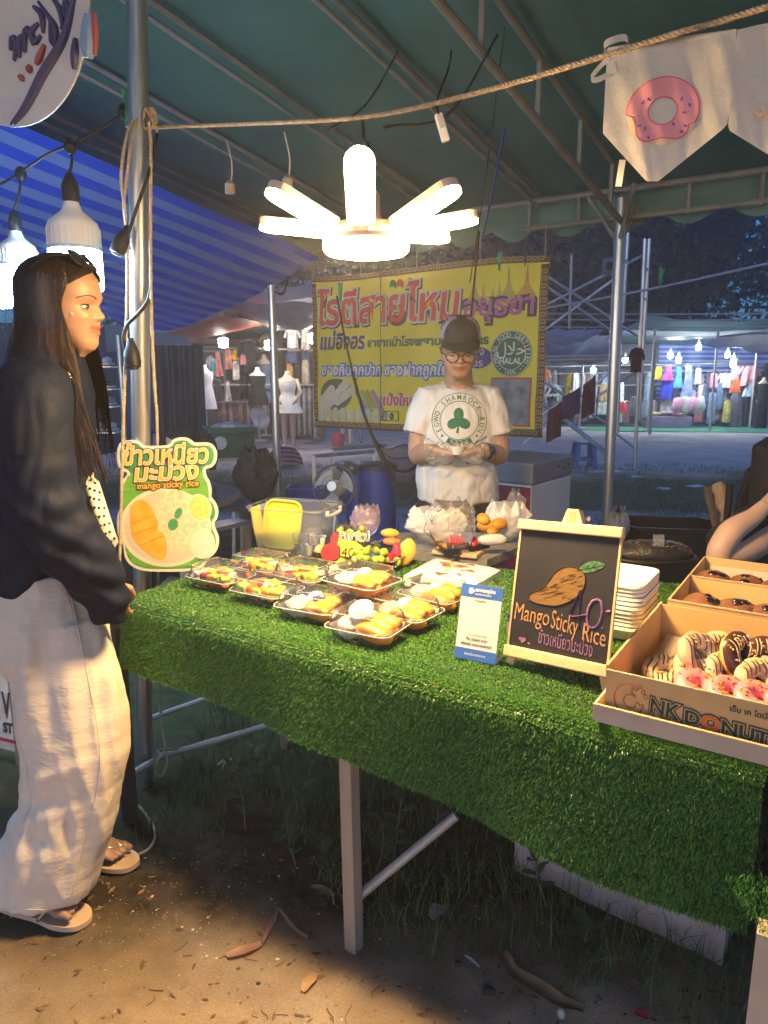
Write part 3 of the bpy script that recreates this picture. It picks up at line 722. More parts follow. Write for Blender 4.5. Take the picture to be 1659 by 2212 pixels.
# ================================================================= big clear container with yellow lid
def container():
 a,b = P(548,1203,z=ZT + .01),P(690,1216,z=ZT + .01)
 ex = (b - a); ex.z = 0; w = .26; ex.normalize(); ey = UP.cross(ex); d = .20
 c = P(640,1190,z=ZT + .01)
 t = thing('storage_container','large clear plastic storage container with side handles holding a yellow lid','container',tuple(c))
 mk('tub',MB().loft(rings([(w * .86,d * .84,.003,0),(w * .9,d * .9,0,0),(w * .97,d * .97,.06,.004),(w * 1.05,d * 1.06,.155,.004),(w * 1.06,d * 1.07,.163,0),(w * 1.12,d * 1.14,.165,0),(w * 1.12,d * 1.14,.172,0),(w * 1.08,d * 1.09,.173,0)],c,ex,ey,.035,96),caps=False),mat('smoky_clear_plastic',(.70,.72,.70),.2,var=.05,alpha=.13),t,40)
 rim = [p + UP * .168 for p in [c + ex * x + ey * y for x,y in rrect(w * 1.13,d * 1.15,.04,10)]]; rim.append(rim[0])
 mk('rim',MB().tube(rim,.0035,6),CLEARB,t,True)
 for sgn in (-1,1):
  h = [c + ex * (sgn * w * .57) + ey * yy + UP * zz for yy,zz in ((-.055,.165),(-.05,.145),(.05,.145),(.055,.165))]
  mk('handle',MB().tube(spline(h,4),.007,8),mat('grey_handle',(.5,.5,.48),.4),t,True)
 q = c - ex * .05 + UP * .095 - ey * .01
 n = (-ey * .95 + UP * .25 - ex * .15).normalized(); x,y,z = frame(n)
 out = rrect(.155,.17,.035,10)
 l = thing('yellow_lid','yellow plastic lid standing upright inside the clear container','lid',tuple(q))
 yl = mat('yellow_lid_plastic',(.82,.58,.02),.35,var=.04)
 mk('panel',MB().prism(out,q,x,y,z,.006),yl,l)
 mk('rim',MB().tube([q + x * a_ + y * b_ + z * .002 for a_,b_ in out + out[:1]],.0055,8),yl,l,True)
 for k in range(4):
  p = c + ex * (.03 + .035 * k - .02 * (k > 1)) - ey * (.03 + .02 * (k % 2)) + UP * (.003 + (.035 if k > 1 else 0))
  tag(mk('plastic_cup',MB().lathe([(.016,0),(.022,.035),(.0235,.036),(.021,.034),(.015,.004)],p,20),WHITEP if k % 2 else CLEARB,None,40),'small portion cup lying in the clear container','cup','portion cups in the container')
 g = lump(c + ex * .06 + UP * .055 - ey * .02,.05,(1.1,.7,.75),.6,22,4,28,18)
 tag(mk('spoon_bag',g,FILM,None,True),'clear bag of plastic spoons in the clear container','bag')
container()

# ================================================================= plastic bags on the prep table
def prep_table():
 z = .785
 pts = [P(850,1188,z=z),P(1052,1209,z=z),P(1128,1179,z=z),P(1160,1150,z=z),P(860,1150,z=z)]
 t = thing('prep_table','steel-edged prep table behind the turf carrying the plastic bags','table',(pts[0].x,pts[0].y,0))
 n = len(pts); m = MB(); m.add(pts + [p - UP * .03 for p in pts],[tuple(range(n)),tuple(range(2 * n - 1,n - 1,-1))] + [(i,i + n,(i + 1) % n + n,(i + 1) % n) for i in range(n)])
 mk('tabletop',m,mat('worn_steel',(.42,.41,.39),.4,var=.3,metal=.6,scale=20),t)
 cpt = sum(pts,Vector()) / n
 for p in (pts[0],pts[1],pts[3],pts[4]):
  q = p.lerp(cpt,.12); mk('leg',MB().tube([(q.x,q.y,0),(q.x,q.y,z - .03)],.015,10),STEEL,t,40)
 b = P(990,1196,z=z + .001)
 cb = thing('cutting_board','worn wooden cutting board at the edge of the prep table','cutting board',tuple(b))
 ex = (P(1060,1203,z=z) - P(940,1190,z=z)).normalized(); ey = UP.cross(ex)
 mk('board',MB().bbox(b + UP * .008,(.17,.10,.016),.004,Matrix((ex,ey,UP)).transposed()),WOOD_PALE,cb)
 k = P(1015,1185,z=z + .03); kn = thing('knife','kitchen knife with a black handle lying over the cutting board','knife',tuple(k))
 dk = (P(1050,1173,z=z + .035) - P(960,1190,z=z + .03)).normalized()
 mk('handle',MB().bar(k - dk * .0,k + dk * .085,.014,.018),BLACKP,kn)
 mk('blade',MB().bar(k - dk * .11,k,.002,.024),mat('stainless',(.5,.5,.5),.22,metal=1.0),kn)
prep_table()

def crumple(q,fr):
 """creased sheet: flat facets that meet in sharp ridges"""
 a = noise.voronoi(q * fr)[0]; b = noise.voronoi(q * fr * 2.3 + Vector((3,1,7)))[0]
 return (a[1] - a[0]) * .55 + (b[1] - b[0]) * .3 - .35
def bag(name,px,py,z,size,mtl,lab,seed,amp=.35,fr=14,knot=0,cat='bag',group=None,pos=None):
 """crumpled film bag: creased body with a gathered, ragged neck"""
 c = Vector(pos) if pos else P(px,py,z=z); w,d,h = size; rs = []; n = 64; M = 40
 for j in range(M + 1):
  t = j / M; prof = math.sin(min(t * 1.5 + .15,1) * math.pi * .5) if t < .6 else lerp(1.0,.16 if knot else .66,((t - .6) / .4) ** 1.6)
  if knot and t > .85: prof = .16 + (t - .85) * 2.6
  ring = []
  for k in range(n):
   a = 2 * math.pi * k / n; x,y,zz = math.cos(a) * w / 2 * prof,math.sin(a) * d / 2 * prof,h * t
   q = Vector((x,y,zz)) + Vector((seed * 3.1,0,0)); cr = crumple(q,fr * 1.5)
   f = 1 + amp * (.55 * noise.noise(q * fr * .8) + .9 * cr) * (.3 + .7 * min(1,t * 3))
   rag = h * (.16 * noise.noise((math.cos(a) * 3 + seed,math.sin(a) * 3,1)) + .06 * math.sin(a * 9 + seed)) * max(0,t - .5) * 2
   ring.append(c + Vector((x * f,y * f,max(0,zz + h * .2 * amp * cr * (t > .1) + rag))))
  rs.append(ring)
 return tag(mk(name,MB().loft(rs),mtl,None,35),lab,cat,group)
WBAG = mat('white_carrier_bag',(.75,.73,.70),.42,var=.05,trans=.35,bump=.25,bscale=30)
bag('plastic_bag',945,1175,.79,(.24,.16,.135),WBAG,'crumpled white carrier bag lying behind the clear bag of peelings',1,.42,14)
bag('plastic_bag',1090,1168,.79,(.19,.16,.15),WBAG,'open white carrier bag full of ripe mangoes',5,.35,14)
for k,(px,py) in enumerate(((1050,1136),(1078,1132),(1064,1146),(1044,1122))):
 tag(mk('ripe_mango',lump(P(px,py,Y=2.60),.028,(1.3,.85,.85),.05,20,k,20,12,Matrix.Rotation(k * .6,3,'Z')),mat('ripe_mango_skin',(.75,.40,.04),.42,var=.3,scale=25,col2=(.55,.22,.02)),None,True),'ripe yellow mango with brown spots in the white carrier bag','mango','ripe mangoes in the carrier bag')
tag(mk('rolled_bag',lump(P(1065,1166,Y=2.47),.028,(1.9,.8,.75),.25,30,3),WBAG,None,True),'rolled white bag end bulging at the foot of the mango bag','bag')
for k in range(16):
 p = P(RND.uniform(925,1030),RND.uniform(1165,1192),Y=RND.uniform(2.43,2.5)); cn = ['red','yellow','pink','yellow','red'][k % 5]
 g = lump(p,RND.uniform(.012,.02),(1.6,.5,.6),.5,50,k,12,8,Matrix.Rotation(RND.uniform(0,3),3,'Y') @ Matrix.Rotation(RND.uniform(0,3),3,'Z'))
 tag(mk('fruit_peel',g,FRUIT[cn] if cn != 'pink' else _M['dragonfruit_skin'],None,True),f'{"pink" if cn == "pink" else cn} fruit peel in the clear bag on the cutting board','peel','fruit peelings in the clear bag')
bag('plastic_bag',975,1196,.795,(.20,.13,.185),FILM,'crumpled clear bag of red and yellow fruit peelings',9,.45,13)
bag('plastic_bag',790,1160,.80,(.13,.10,.12),mat('pink_film',(.75,.55,.55),.25,var=.1,alpha=.3),'pinkish clear bag standing behind the grapes',13,.5,14)
bag('plastic_bag',1112,1120,.86,(.075,.06,.12),FILM,'small twisted clear bag against the white cooler',17,.5,18,1)
def flat_pack():
 z = ZT + .018
 c = [P(872,1243,z=z),P(1030,1262,z=z),P(1082,1232,z=z),P(935,1207,z=z)]
 t = thing('bag_pack','flat pack of white carrier bags with red print on the turf','bag pack',tuple(sum(c,Vector()) / 4))
 def f(d):
  def g(a,b):
   p = c[0].lerp(c[1],a).lerp(c[3].lerp(c[2],a),b)
   e = min(a,1 - a,b,1 - b); return p + UP * (d + .012 * min(1,e * 9) + .003 * noise.noise((a * 6,b * 5,0)))
  return g
 mk('pack',MB().sheet(f(0),24,16,thick=.016,nrm=UP),mat('glossy_white_film',(.76,.74,.70),.2,var=.05),t,60)
 R_ = random.Random(3); m = MB()
 for k in range(13):
  a,b = R_.uniform(.2,.7),R_.uniform(.12,.85); L = R_.uniform(.1,.25)
  m.sheet(lambda x,y: f(.0012)(min(.95,a + L * x),min(.97,max(.03,b + .07 * (y - .5) * math.sin(3.1 * (x * .9 + .05)) + .03 * math.sin(x * 7 + k)))),7,2)
 mk('red_print',m,mat('bag_red',(.75,.05,.02),.35),t)
 m = MB()
 for k in range(5):
  a,b = R_.uniform(.25,.65),R_.uniform(.2,.75)
  m.sheet(lambda x,y: f(.0022)(a + .1 * x,b + .045 * (y - .5) * math.sin(3.1 * (x * .9 + .05))),5,2)
 mk('yellow_print',m,mat('bag_yellow',(.85,.55,.05),.35),t)
flat_pack()
# ================================================================= payment stand
def payment_stand():
 bl,br = P(980,1420,z=ZT + .006),P(1071,1438,z=ZT + .006)
 ex = (br - bl); w = ex.length; ex.normalize(); h = .105
 tl = P(1009,1259,Y=bl.y + .03); ey = (tl - bl); h = ey.length; ey.normalize(); ey = (ey - ex * ey.dot(ex)).normalized(); en = ex.cross(ey)
 if en.y > 0: en = -en
 t = thing('payment_stand','small clear acrylic stand with a white and blue bank payment notice','payment stand',tuple(bl))
 F = lambda d: (lambda x,y: bl + ex * (x * w) + ey * (y * h) + en * d)
 def rect(x0,y0,x1,y1,d,th=.0):
  m = MB(); f = F(d); return m.add([f(x0,y0),f(x1,y0),f(x1,y1),f(x0,y1)],[(0,1,2,3)])
 m = MB(); m.prism([(0,0),(w * 1.02,0),(w * 1.02,h * 1.02),(0,h * 1.02)],bl - ex * w * .01,ex,ey,en,.003); mk('holder',m,CLEAR,t)
 b = bl - en * .002; back = Vector((-en.x,-en.y,0)).normalized() * .045
 m = MB(); m.add([b,b + ex * w,b + ex * w + back,b + back],[(0,1,2,3)]); m.add([p + UP * .003 for p in (b,b + ex * w,b + ex * w + back,b + back)],[(3,2,1,0)]); mk('foot',m,CLEAR,t)
 mk('paper',rect(.02,.01,.98,.99,.0012),mat('white_paper',(.62,.61,.58),.55,var=.03),t)
 mk('blue_band',rect(.02,.83,.98,.99,.0020),mat('bank_blue',(.03,.12,.48),.5),t)
 mk('blue_band',rect(.02,.01,.98,.155,.0020),_M['bank_blue'],t)
 g = mat('dark_grey_print',(.08,.08,.09),.6)
 fw = F(.0028); f2 = lambda x,y: fw(x / w,y / h)
 m = MB(); put_text(m,'ธนาคารกรุงไทย',f2,w * .36,h * .905,.0105,width=w * .46,off=.0003); put_text(m,'KRUNGTHAI BANK',f2,w * .36,h * .86,.0055,width=w * .38); put_text(m,'รับเงินได้จากทุกธนาคาร',f2,w * .5,h * .07,.0075,width=w * .5,align='C'); mk('lettering',m,WHITEP,t)
 m = MB(); pts = [(w * .26 + .0068 * math.cos(a) * (1 + .22 * math.cos(3 * a)),h * .905 + .0068 * math.sin(a)) for a in np.linspace(0,6.28,20)[:-1]]; m.flat(pts,f2); mk('bank_emblem',m,mat('pale_cyan_print',(.6,.8,.9),.5),t)
 m = MB(); f3 = lambda x,y: F(.0018)(x / w,y / h)
 put_text(m,'PromptPay',f3,w * .5,h * .775,.006,align='C',off=.0002); put_text(m,'สแกน QR เพื่อโอนเข้าบัญชี',f3,w * .5,h * .325,.007,width=w * .45,align='C')
 put_text(m,'ชื่อ: ภรรษา ดารา',f3,w * .5,h * .265,.0085,width=w * .5,align='C',off=.0003); put_text(m,'พร้อมเพย์: x-xxxx-xxxx6-52-9',f3,w * .5,h * .20,.0085,width=w * .72,align='C',off=.0003)
 mk('lettering',m,g,t)
payment_stand()

# ================================================================= chalkboard on a small easel
def chalkboard():
 # board corners: lower edge stands 6 cm above the turf, leans back
 BLc,BRc = P(1098,1395,Y=1.475),P(1312,1440,Y=1.335)
 TLc = P(1127,1140,Y=1.535)
 ex = (BRc - BLc); w = ex.length; ex.normalize(); ey = TLc - BLc; ey = ey - ex * ey.dot(ex); h = ey.length; ey.normalize(); en = ex.cross(ey)
 if en.y > 0: en = -en
 shear = (TLc - BLc).dot(ex)
 t = thing('chalkboard_easel','small black chalkboard on a pale wood easel advertising mango sticky rice','chalkboard',tuple(BLc))
 F = lambda d: (lambda x,y: BLc + ex * (x * w + shear * y) + ey * (y * h) + en * d)
 rot = Matrix((ex,ey,en)).transposed()
 def rect(x0,y0,x1,y1,d):
  f = F(d); return MB().add([f(x0,y0),f(x1,y0),f(x1,y1),f(x0,y1)],[(0,1,2,3)])
 mk('board',MB().box(F(-.003)(.5,.5),(w * .985,h * 1.0,.005),rot),mat('chalkboard_black',(.008,.0075,.008),.5,var=.5,scale=14,col2=(.014,.013,.014)),t)
 mk('rail',MB().bbox(F(.002)(.5,-.035),(w * 1.05,.024,.018),.003,rot),WOOD_PALE,t)
 mk('rail',MB().bbox(F(.002)(.5,1.03),(w * 1.05,.022,.018),.003,rot),WOOD_PALE,t)
 for x in (-.005,1.0): mk('side_strip',MB().bar(F(-.003)(x,0),F(-.003)(x,1.0),.004,.008,up=en),WOOD_PALE,t)
 # easel legs: two in front, one behind, joined in a head block
 head = F(-.018)(.5,1.13)
 def down(x0,x1,d=-.016):      # a leg's line behind the board, down to the turf
  p,q = F(d)(x1,1.1),F(d)(x0,0.0); k = (p.z - ZT - .004) / (p.z - q.z); return p + (q - p) * k,p
 for x0,x1 in ((.06,.46),(.93,.54)):
  p,q = down(x0,x1); mk('leg',MB().bar(p,q,.018,.010,up=en),WOOD_PALE,t)
 rear = P(1240,1440,z=ZT + .004) + VA * .10
 mk('leg',MB().bar(rear,head - UP * .01 + VA * .012,.016,.010,up=en),WOOD_PALE,t)
 hb = mk('head_block',MB().add([F(d)(x,y) for d in (-.004,-.026) for x,y in ((.40,1.06),(.62,1.06),(.56,1.19),(.45,1.19))],[(0,1,2,3),(7,6,5,4),(0,4,5,1),(1,5,6,2),(2,6,7,3),(3,7,4,0)]),WOOD_PALE,t)
 mk('slot',rect(.475,1.065,.545,1.175,-.0032),mat('wood_shadow_groove',(.33,.21,.10),.7),hb)
 mk('wing_nut',MB().tube(spline([F(-.015)(.63,1.12),F(-.012)(.66,1.135),F(-.015)(.65,1.105)],5),.0022,6),STEEL,hb)
 f2 = lambda d: (lambda x,y: F(d)(x / w,y / h))
 chalk = lambda n,c: mat('chalk_' + n,tuple(q * .6 for q in c),.95,var=.5,scale=160,detail=2)
 # mango drawing
 body = [(.17,.41),(.165,.44),(.19,.475),(.25,.50),(.30,.53),(.35,.59),(.40,.66),(.46,.705),(.53,.725),(.60,.725),(.67,.70),(.705,.655),(.71,.60),(.69,.545),(.65,.50),(.59,.455),(.52,.42),(.44,.395),(.34,.39),(.24,.395)]
 sm = spline([Vector((x,y,0)) for x,y in body + body[:1]],4)
 mk('chalk_mango',MB().flat([(p.x,p.y) for p in sm[:-1]],lambda x,y: F(.0004)(x,y)),mat('chalk_brown',(.12,.062,.014),.95,var=.5,scale=60,col2=(.19,.10,.025),stretch=(1,1,4)),t)
 m = MB().tube([F(.0012)(p.x,p.y) for p in sm],.0009,4); R_ = random.Random(5)
 for k in range(46):
  x,y = R_.uniform(.25,.66),R_.uniform(.43,.66)
  if y > .47 + .55 * (x - .2): continue
  m.bar(F(.0010)(x,y),F(.0010)(x + R_.uniform(.03,.075),y + R_.uniform(.01,.03)),.0008,.0004,up=en)
 mk('chalk_hatching',m,mat('chalk_shadow_line',(.05,.026,.012),.95),t)
 lf = spline([Vector(p + (0,)) for p in ((.62,.70),(.68,.755),(.76,.79),(.84,.785),(.88,.765),(.80,.715),(.70,.69),(.62,.70))],4)
 mk('chalk_leaf',MB().flat([(p.x,p.y) for p in lf[:-1]],lambda x,y: F(.0006)(x,y)),chalk('green',(.08,.23,.10)),t)
 m = MB()
 for a,b in (((.62,.70),(.86,.765)),((.70,.72),(.72,.755)),((.76,.735),(.79,.775)),((.72,.728),(.76,.705)),((.79,.745),(.82,.725)),((.62,.70),(.68,.82))): m.bar(F(.0012)(*a),F(.0012)(*b),.0009,.0004,up=en)
 mk('chalk_veins',m,mat('chalk_dark',(.02,.03,.02),.95),t)
 def stroke(paths,mtl,r,nm='chalk_lettering',d=.0012):
  m = MB()
  for p in paths: m.tube(spline([F(d)(*q) for q in p],5),r,5,ell=.4)
  mk(nm,m,mtl,t)
 v = chalk('violet',(.26,.12,.30))
 stroke([[(.675,.55),(.60,.345),(.76,.365)],[(.675,.55),(.695,.26)],[(.84,.50),(.79,.47),(.76,.38),(.78,.29),(.83,.27),(.88,.31),(.90,.40),(.88,.48),(.84,.50)],[(.915,.285),(.922,.285)],[(.935,.415),(.975,.422)]],v,.0026)
 o_ = chalk('orange',(.58,.28,.12))
 m = MB(); f = f2(.0010)
 def chalk_text(body,x,y,hh,wd,slope,sh=0):
  put_text(m,body,lambda a,b: F(.0010)(a / w,b / h + slope * (a / w - x)),x * w,y * h,hh,width=wd * w,shear=sh)
 chalk_text('Mango',.03,.235,.052,.37,-.03,.05); chalk_text('Sticky',.42,.215,.055,.27,-.10,.05); chalk_text('Rice',.74,.165,.052,.22,-.10,.03); mk('chalk_lettering',m,o_,t)
 m = MB(); chalk_text('ข้าวเหนียวมะม่วง',.31,.075,.040,.54,-.05);
 hp = [(16 * math.sin(a) ** 3 / 17,(13 * math.cos(a) - 5 * math.cos(2 * a) - 2 * math.cos(3 * a) - math.cos(4 * a)) / 17) for a in np.linspace(0,6.283,33)[:-1]]
 m.flat([(.145 + .042 * x,.075 + .030 * y) for x,y in hp],lambda x,y: F(.0010)(x,y)); m.flat([(.215 + .015 * x,.055 + .012 * y) for x,y in hp],lambda x,y: F(.0010)(x,y))
 mk('chalk_lettering',m,chalk('mauve',(.36,.17,.36)),t)
chalkboard()

# ================================================================= mango sticky rice board
def rice_board():
 Y0 = 2.165; c = P(366,1236,Y=Y0); s = 1.0 / FPX * (Y0 * math.cos(PITCH) + (CAM_H - .9) * math.sin(PITCH)) * .985
 ex = Vector((1,.06,0)).normalized(); ey = Vector((0,.10,1)).normalized(); en = ex.cross(ey)
 if en.y > 0: en = -en
 F = lambda d: (lambda x,y: c + ex * ((x - 366) * s) + ey * ((1236 - y) * s) + en * d)
 t = thing('rice_board','printed die-cut board picturing mango sticky rice leaning on the steel post','signboard',tuple(c))
 # crop scale: source = 280 + x*.31344 ; view = source/1.15728
 def cr(pts): return [((280 + x * .31344) / 1.15728,(1060 + y * .31344) / 1.15728) for x,y in pts]
 out = [(95,130),(150,110),(215,108),(260,125),(285,150),(370,155),(480,145),(510,110),(560,90),(620,90),(660,110),(690,130),(790,130),(840,160),(862,220),(850,290),(815,330),(770,345),(775,400),(800,450),(812,520),(808,570),(845,620),(862,690),(850,750),(830,780),(838,830),(862,900),(855,980),(820,1040),(770,1080),(740,1130),(690,1165),(560,1178),(330,1175),(230,1160),(150,1120),(105,1050),(95,960),(60,880),(50,790),(60,700),(95,620),(98,520),(105,440),(150,375),(100,345),(72,290),(72,190)]
 sm = [(p.x,p.y) for p in spline([Vector((x,y,0)) for x,y in cr(out + out[:1])],3)[:-1]]
 cx,cy = 366,1085
 def shrink(pts,k):
  n = len(pts); o = []
  for i in range(n):
   a = Vector(pts[i - 1]); b = Vector(pts[(i + 1) % n]); d = (b - a); nn = Vector((-d.y,d.x)); nn = nn.normalized() if nn.length else nn
   o.append((pts[i][0] + nn.x * k,pts[i][1] + nn.y * k))
  return o
 white = mat('board_white',(.64,.61,.54),.5,var=.03)
 v = [F(0)(*p) for p in sm]; n = len(v); m = MB().add(v + [p - en * .005 for p in v],[tuple(range(n)),tuple(range(2 * n - 1,n - 1,-1))] + [(i,i + n,(i + 1) % n + n,(i + 1) % n) for i in range(n)])
 mk('panel',m,white,t)
 ins = shrink(sm,6.5)
 f0 = lambda d: (lambda pts,nm,mt: mk(nm,MB().add([F(d)(*p) for p in pts],[tuple(range(len(pts)))]),mt,t))
 f0(.0008)(ins,'green_border',mat('board_green',(.045,.24,.07),.5,var=.06))
 leaf = [(105,560),(118,460),(150,400),(250,330),(600,320),(720,350),(760,420),(790,520),(790,650),(780,900),(700,1080),(560,1150),(300,1145),(170,1100),(115,1000),(100,800)]
 f0(.0014)(cr(leaf),'leaf_field',mat('board_leaf',(.12,.34,.04),.5,var=.2,scale=60,stretch=(.1,1,1.5)))
 def ell(x,y,a,b,rot=0,n=40): return cr([(x + a * math.cos(q) * math.cos(rot) - b * math.sin(q) * math.sin(rot),y + a * math.cos(q) * math.sin(rot) + b * math.sin(q) * math.cos(rot)) for q in np.linspace(0,2 * math.pi,n + 1)[:-1]])
 pl = mat('print_plate',(.54,.46,.36),.5,var=.03); cream = mat('print_cream',(.64,.58,.47),.5,var=.05)
 f0(.0020)(ell(440,815,365,322),'plate_print',cream)
 f0(.0026)(ell(445,815,335,292),'plate_print',pl)
 R_ = random.Random(2)
 ricep = [(540 + 185 * math.cos(q) * (1 + R_.uniform(-.12,.1)) + 30 * math.sin(q),760 + 255 * math.sin(q) * (1 + R_.uniform(-.08,.08))) for q in np.linspace(0,2 * math.pi,50)[:-1]]
 f0(.0032)(cr(ricep),'rice_print',mat('print_rice',(.68,.62,.49),.5,var=.2,scale=70,col2=(.52,.40,.20)))
 mg = [(165,640),(200,600),(250,588),(300,610),(340,660),(360,720),(385,780),(375,830),(420,860),(440,920),(445,1000),(430,1060),(390,1078),(330,1050),(270,1000),(220,950),(175,880),(160,780)]
 f0(.0038)([(p.x,p.y) for p in spline([Vector((x,y,0)) for x,y in cr(mg + mg[:1])],3)[:-1]],'mango_print',mat('print_mango',(.74,.29,.015),.5,var=.15,scale=30,col2=(.80,.42,.05)))
 m = MB()
 for a in ([(165,775),(240,755),(350,705)],[(175,868),(260,835),(370,795)],[(245,955),(330,915),(420,880)]): m.tube([F(.0042)(*p) for p in cr(a)],.0012,4)
 mk('slice_lines',m,mat('print_amber',(.55,.20,.02),.5),t)
 f0(.0038)(ell(712,660,98,116,-.25),'bowl_print',cream); f0(.0044)(ell(718,658,82,100,-.25),'bean_print',mat('print_beans',(.85,.40,.06),.5,var=.4,scale=180,col2=(.9,.6,.2)))
 f0(.0038)(ell(732,950,100,125,.15),'jug_print',cream); f0(.0044)(ell(735,945,82,105,.15),'milk_print',mat('print_milk',(.58,.57,.48),.5)); f0(.0041)(cr([(760,790),(785,780),(785,850),(755,850)]),'jug_handle_print',cream)
 gl = mat('print_mint',(.05,.26,.10),.5,var=.2,scale=60)
 f0(.0044)(ell(545,698,28,48,.45,20),'mint_leaf_print',gl); f0(.0044)(ell(500,790,40,48,.3,20),'mint_leaf_print',gl)
 # lettering, three layers each
 dark = mat('print_maroon',(.09,.02,.02),.5); oran = mat('print_orange',(.88,.34,.03),.5,var=.15,scale=25,col2=(.92,.48,.05))
 def line(body,x,y,h,w,d,offs,slope=0,sh=.12):
  p0 = cr([(x,y)])[0]; k = .31344 / 1.15728
  for i,(o_,mt) in enumerate(offs):
   m = MB(); put_text(m,body,lambda a,b: F(d + .0012 * i)(p0[0] + a,p0[1] - b - slope * a),0,0,h * k,width=w * k,off=o_ * k,shear=sh); mk('lettering',m,mt,t)
 line('ข้าวเหนียว',128,305,205,665,.0050,[(15,dark),(8.5,white),(1.5,oran)],.02)
 line('มะม่วง',210,438,185,500,.0050,[(15,dark),(8.5,white),(1.5,oran)],.04)
 line('mango sticky rice',228,500,72,485,.0054,[(8,dark),(1,oran)],.045,.05)
rice_board()

# ================================================================= donut boxes
KRAFT = mat('kraft_board',(.60,.36,.14),.75,var=.14,scale=7,col2=(.70,.45,.19),bump=.08,bscale=30)
KRAFT_E = mat('kraft_edge',(.62,.42,.22),.85,var=.2,scale=80)
PALECARD = mat('pale_card',(.50,.40,.30),.8,var=.12,scale=8)
def donut_boxes():
 o = P(1306,1548,z=ZT + .012); ex,ey = UA,VA; H = .098; W = .52
 def panel(m,a,b,h,th=.004,lean=0.0,z0=0.0):
  a,b = Vector(a),Vector(b); d = (b - a).normalized(); nn = Vector((d.y,-d.x,0)); q = [a + UP * z0,b + UP * z0,b + UP * (z0 + h) + nn * lean,a + UP * (z0 + h) + nn * lean]
  return m.add(q + [p - nn * th for p in q],[(0,1,2,3),(7,6,5,4),(0,4,5,1),(1,5,6,2),(2,6,7,3),(3,7,4,0)])
 L = lambda u,v,z=0: o + ex * u + ey * v + UP * z
 t = thing('donut_box','open kraft cardboard box of drizzled donuts with shop lettering on its front','box',tuple(o))
 mk('floor',MB().add([L(0,0,.004),L(W,0,.004),L(W,.44,.004),L(0,.44,.004)],[(0,1,2,3)]),KRAFT,t)
 mk('front_wall',panel(MB(),L(0,0),L(W,0),.092,lean=.006),KRAFT,t)
 mk('side_wall',panel(MB(),L(0,.44),L(0,.004),.10,lean=.004),KRAFT,t)
 mk('side_wall',panel(MB(),L(W,.004),L(W,.44),.10),KRAFT,t)
 mk('back_wall',panel(MB(),L(W,.44),L(0.0,.44),.098,lean=-.006),KRAFT,t)
 lip = MB(); a,b = L(-.012,-.026),L(W,-.026)
 lip.add([a,b,b + UP * .030,a + UP * .030,a + ey * .004,b + ey * .004,b + UP * .030 + ey * .004,a + UP * .030 + ey * .004],[(0,1,2,3),(7,6,5,4),(3,2,6,7),(0,4,5,1),(1,5,6,2),(3,7,4,0)])
 mk('outer_flap',lip,PALECARD,t)
 mk('flap_edge',MB().bar(a + UP * .0315 + ey * .002,b + UP * .0315 + ey * .002,.003,.006,up=ey),KRAFT_E,t)
 mk('wall_edge',MB().bar(L(0,.002,.0935) - ey * .006,L(W,.002,.0935) - ey * .006,.003,.004,up=ey),KRAFT_E,t)
 mk('side_wall',panel(MB(),L(-.012,-.022),L(-.012,.1),.03),PALECARD,t)
 # print on the front wall
 F = lambda d: (lambda x,y: L(x,0,y) - ey * (d + .006 * y / .092))
 gd = mat('dark_green_print',(.02,.055,.05),.6); kp = mat('kraft_print',(.62,.38,.16),.7); og = mat('orange_print',(.80,.16,.03),.6); rp = mat('red_line_print',(.55,.11,.04),.7,var=.3,scale=60)
 sl = -.05
 for i,(of,mt) in enumerate(((.0050,gd),(.0028,kp),(.0009,gd))):
  m = MB(); f = F(.0015 + .0008 * i)
  put_text(m,'NK',lambda x,y: f(x,y + sl * (x - .1)),.080,.032,.040,width=.046,off=of,shear=.06)
  put_text(m,'D',lambda x,y: f(x,y + sl * (x - .1)),.138,.032,.034,width=.022,off=of)
  if i < 2: put_text(m,'O',lambda x,y: f(x,y + sl * (x - .1)),.165,.032,.034,width=.026,off=of)
  put_text(m,'NUT',lambda x,y: f(x,y + sl * (x - .1)),.196,.032,.034,width=.070,off=of); mk('lettering',m,mt,t)
 m = MB(); f = F(.0035); put_text(m,'O',lambda x,y: f(x,y + sl * (x - .1)),.165,.032,.034,width=.026,off=.0016); mk('lettering',m,og,t)
 m = MB(); put_text(m,'เอ็น เค โดนัท',lambda x,y: F(.0015)(x,y),.205,.070,.014,width=.062,off=.0003); mk('lettering',m,gd,t)
 m = MB(); q = [(.042 + .026 * math.cos(a),.046 + .030 * math.sin(a)) for a in np.linspace(.9,6.1,30)]; m.tube([F(.002)(*p) for p in q],.0011,4)
 q = [(.045 + .012 * math.cos(a),.044 + .013 * math.sin(a)) for a in np.linspace(.9,5.6,20)]; m.tube([F(.002)(*p) for p in q],.0009,4)
 m.tube([F(.002)(*p) for p in ((.057,.070),(.052,.066),(.048,.072),(.046,.062),(.053,.056))],.0009,4); m.tube([F(.002)(*p) for p in ((.068,.044),(.062,.040),(.056,.046),(.053,.037))],.0009,4)
 for cx,cy in ((.060,.077),(.066,.067),(.070,.059)): m.tube([F(.002)(cx + .003 * math.cos(a),cy + .004 * math.sin(a)) for a in np.linspace(0,6.3,9)],.0006,4)
 mk('donut_emblem',m,rp,t)
 tag(mk('baking_paper',MB().sheet(lambda a,b: L(.02 + .45 * a,.2 + .22 * b,.012 + .02 * b + .006 * noise.noise((a * 5,b * 4,1))),14,8),mat('baking_paper',(.62,.52,.40),.7,trans=.2),None,True),'creased sheet of baking paper under the drizzled donuts','paper')
 # second box behind with a divider
 t2 = thing('donut_box','open kraft cardboard box of chocolate donuts with a divider behind the first box','box',tuple(L(0,.46)))
 v0,v1,vd = .452,.93,.70
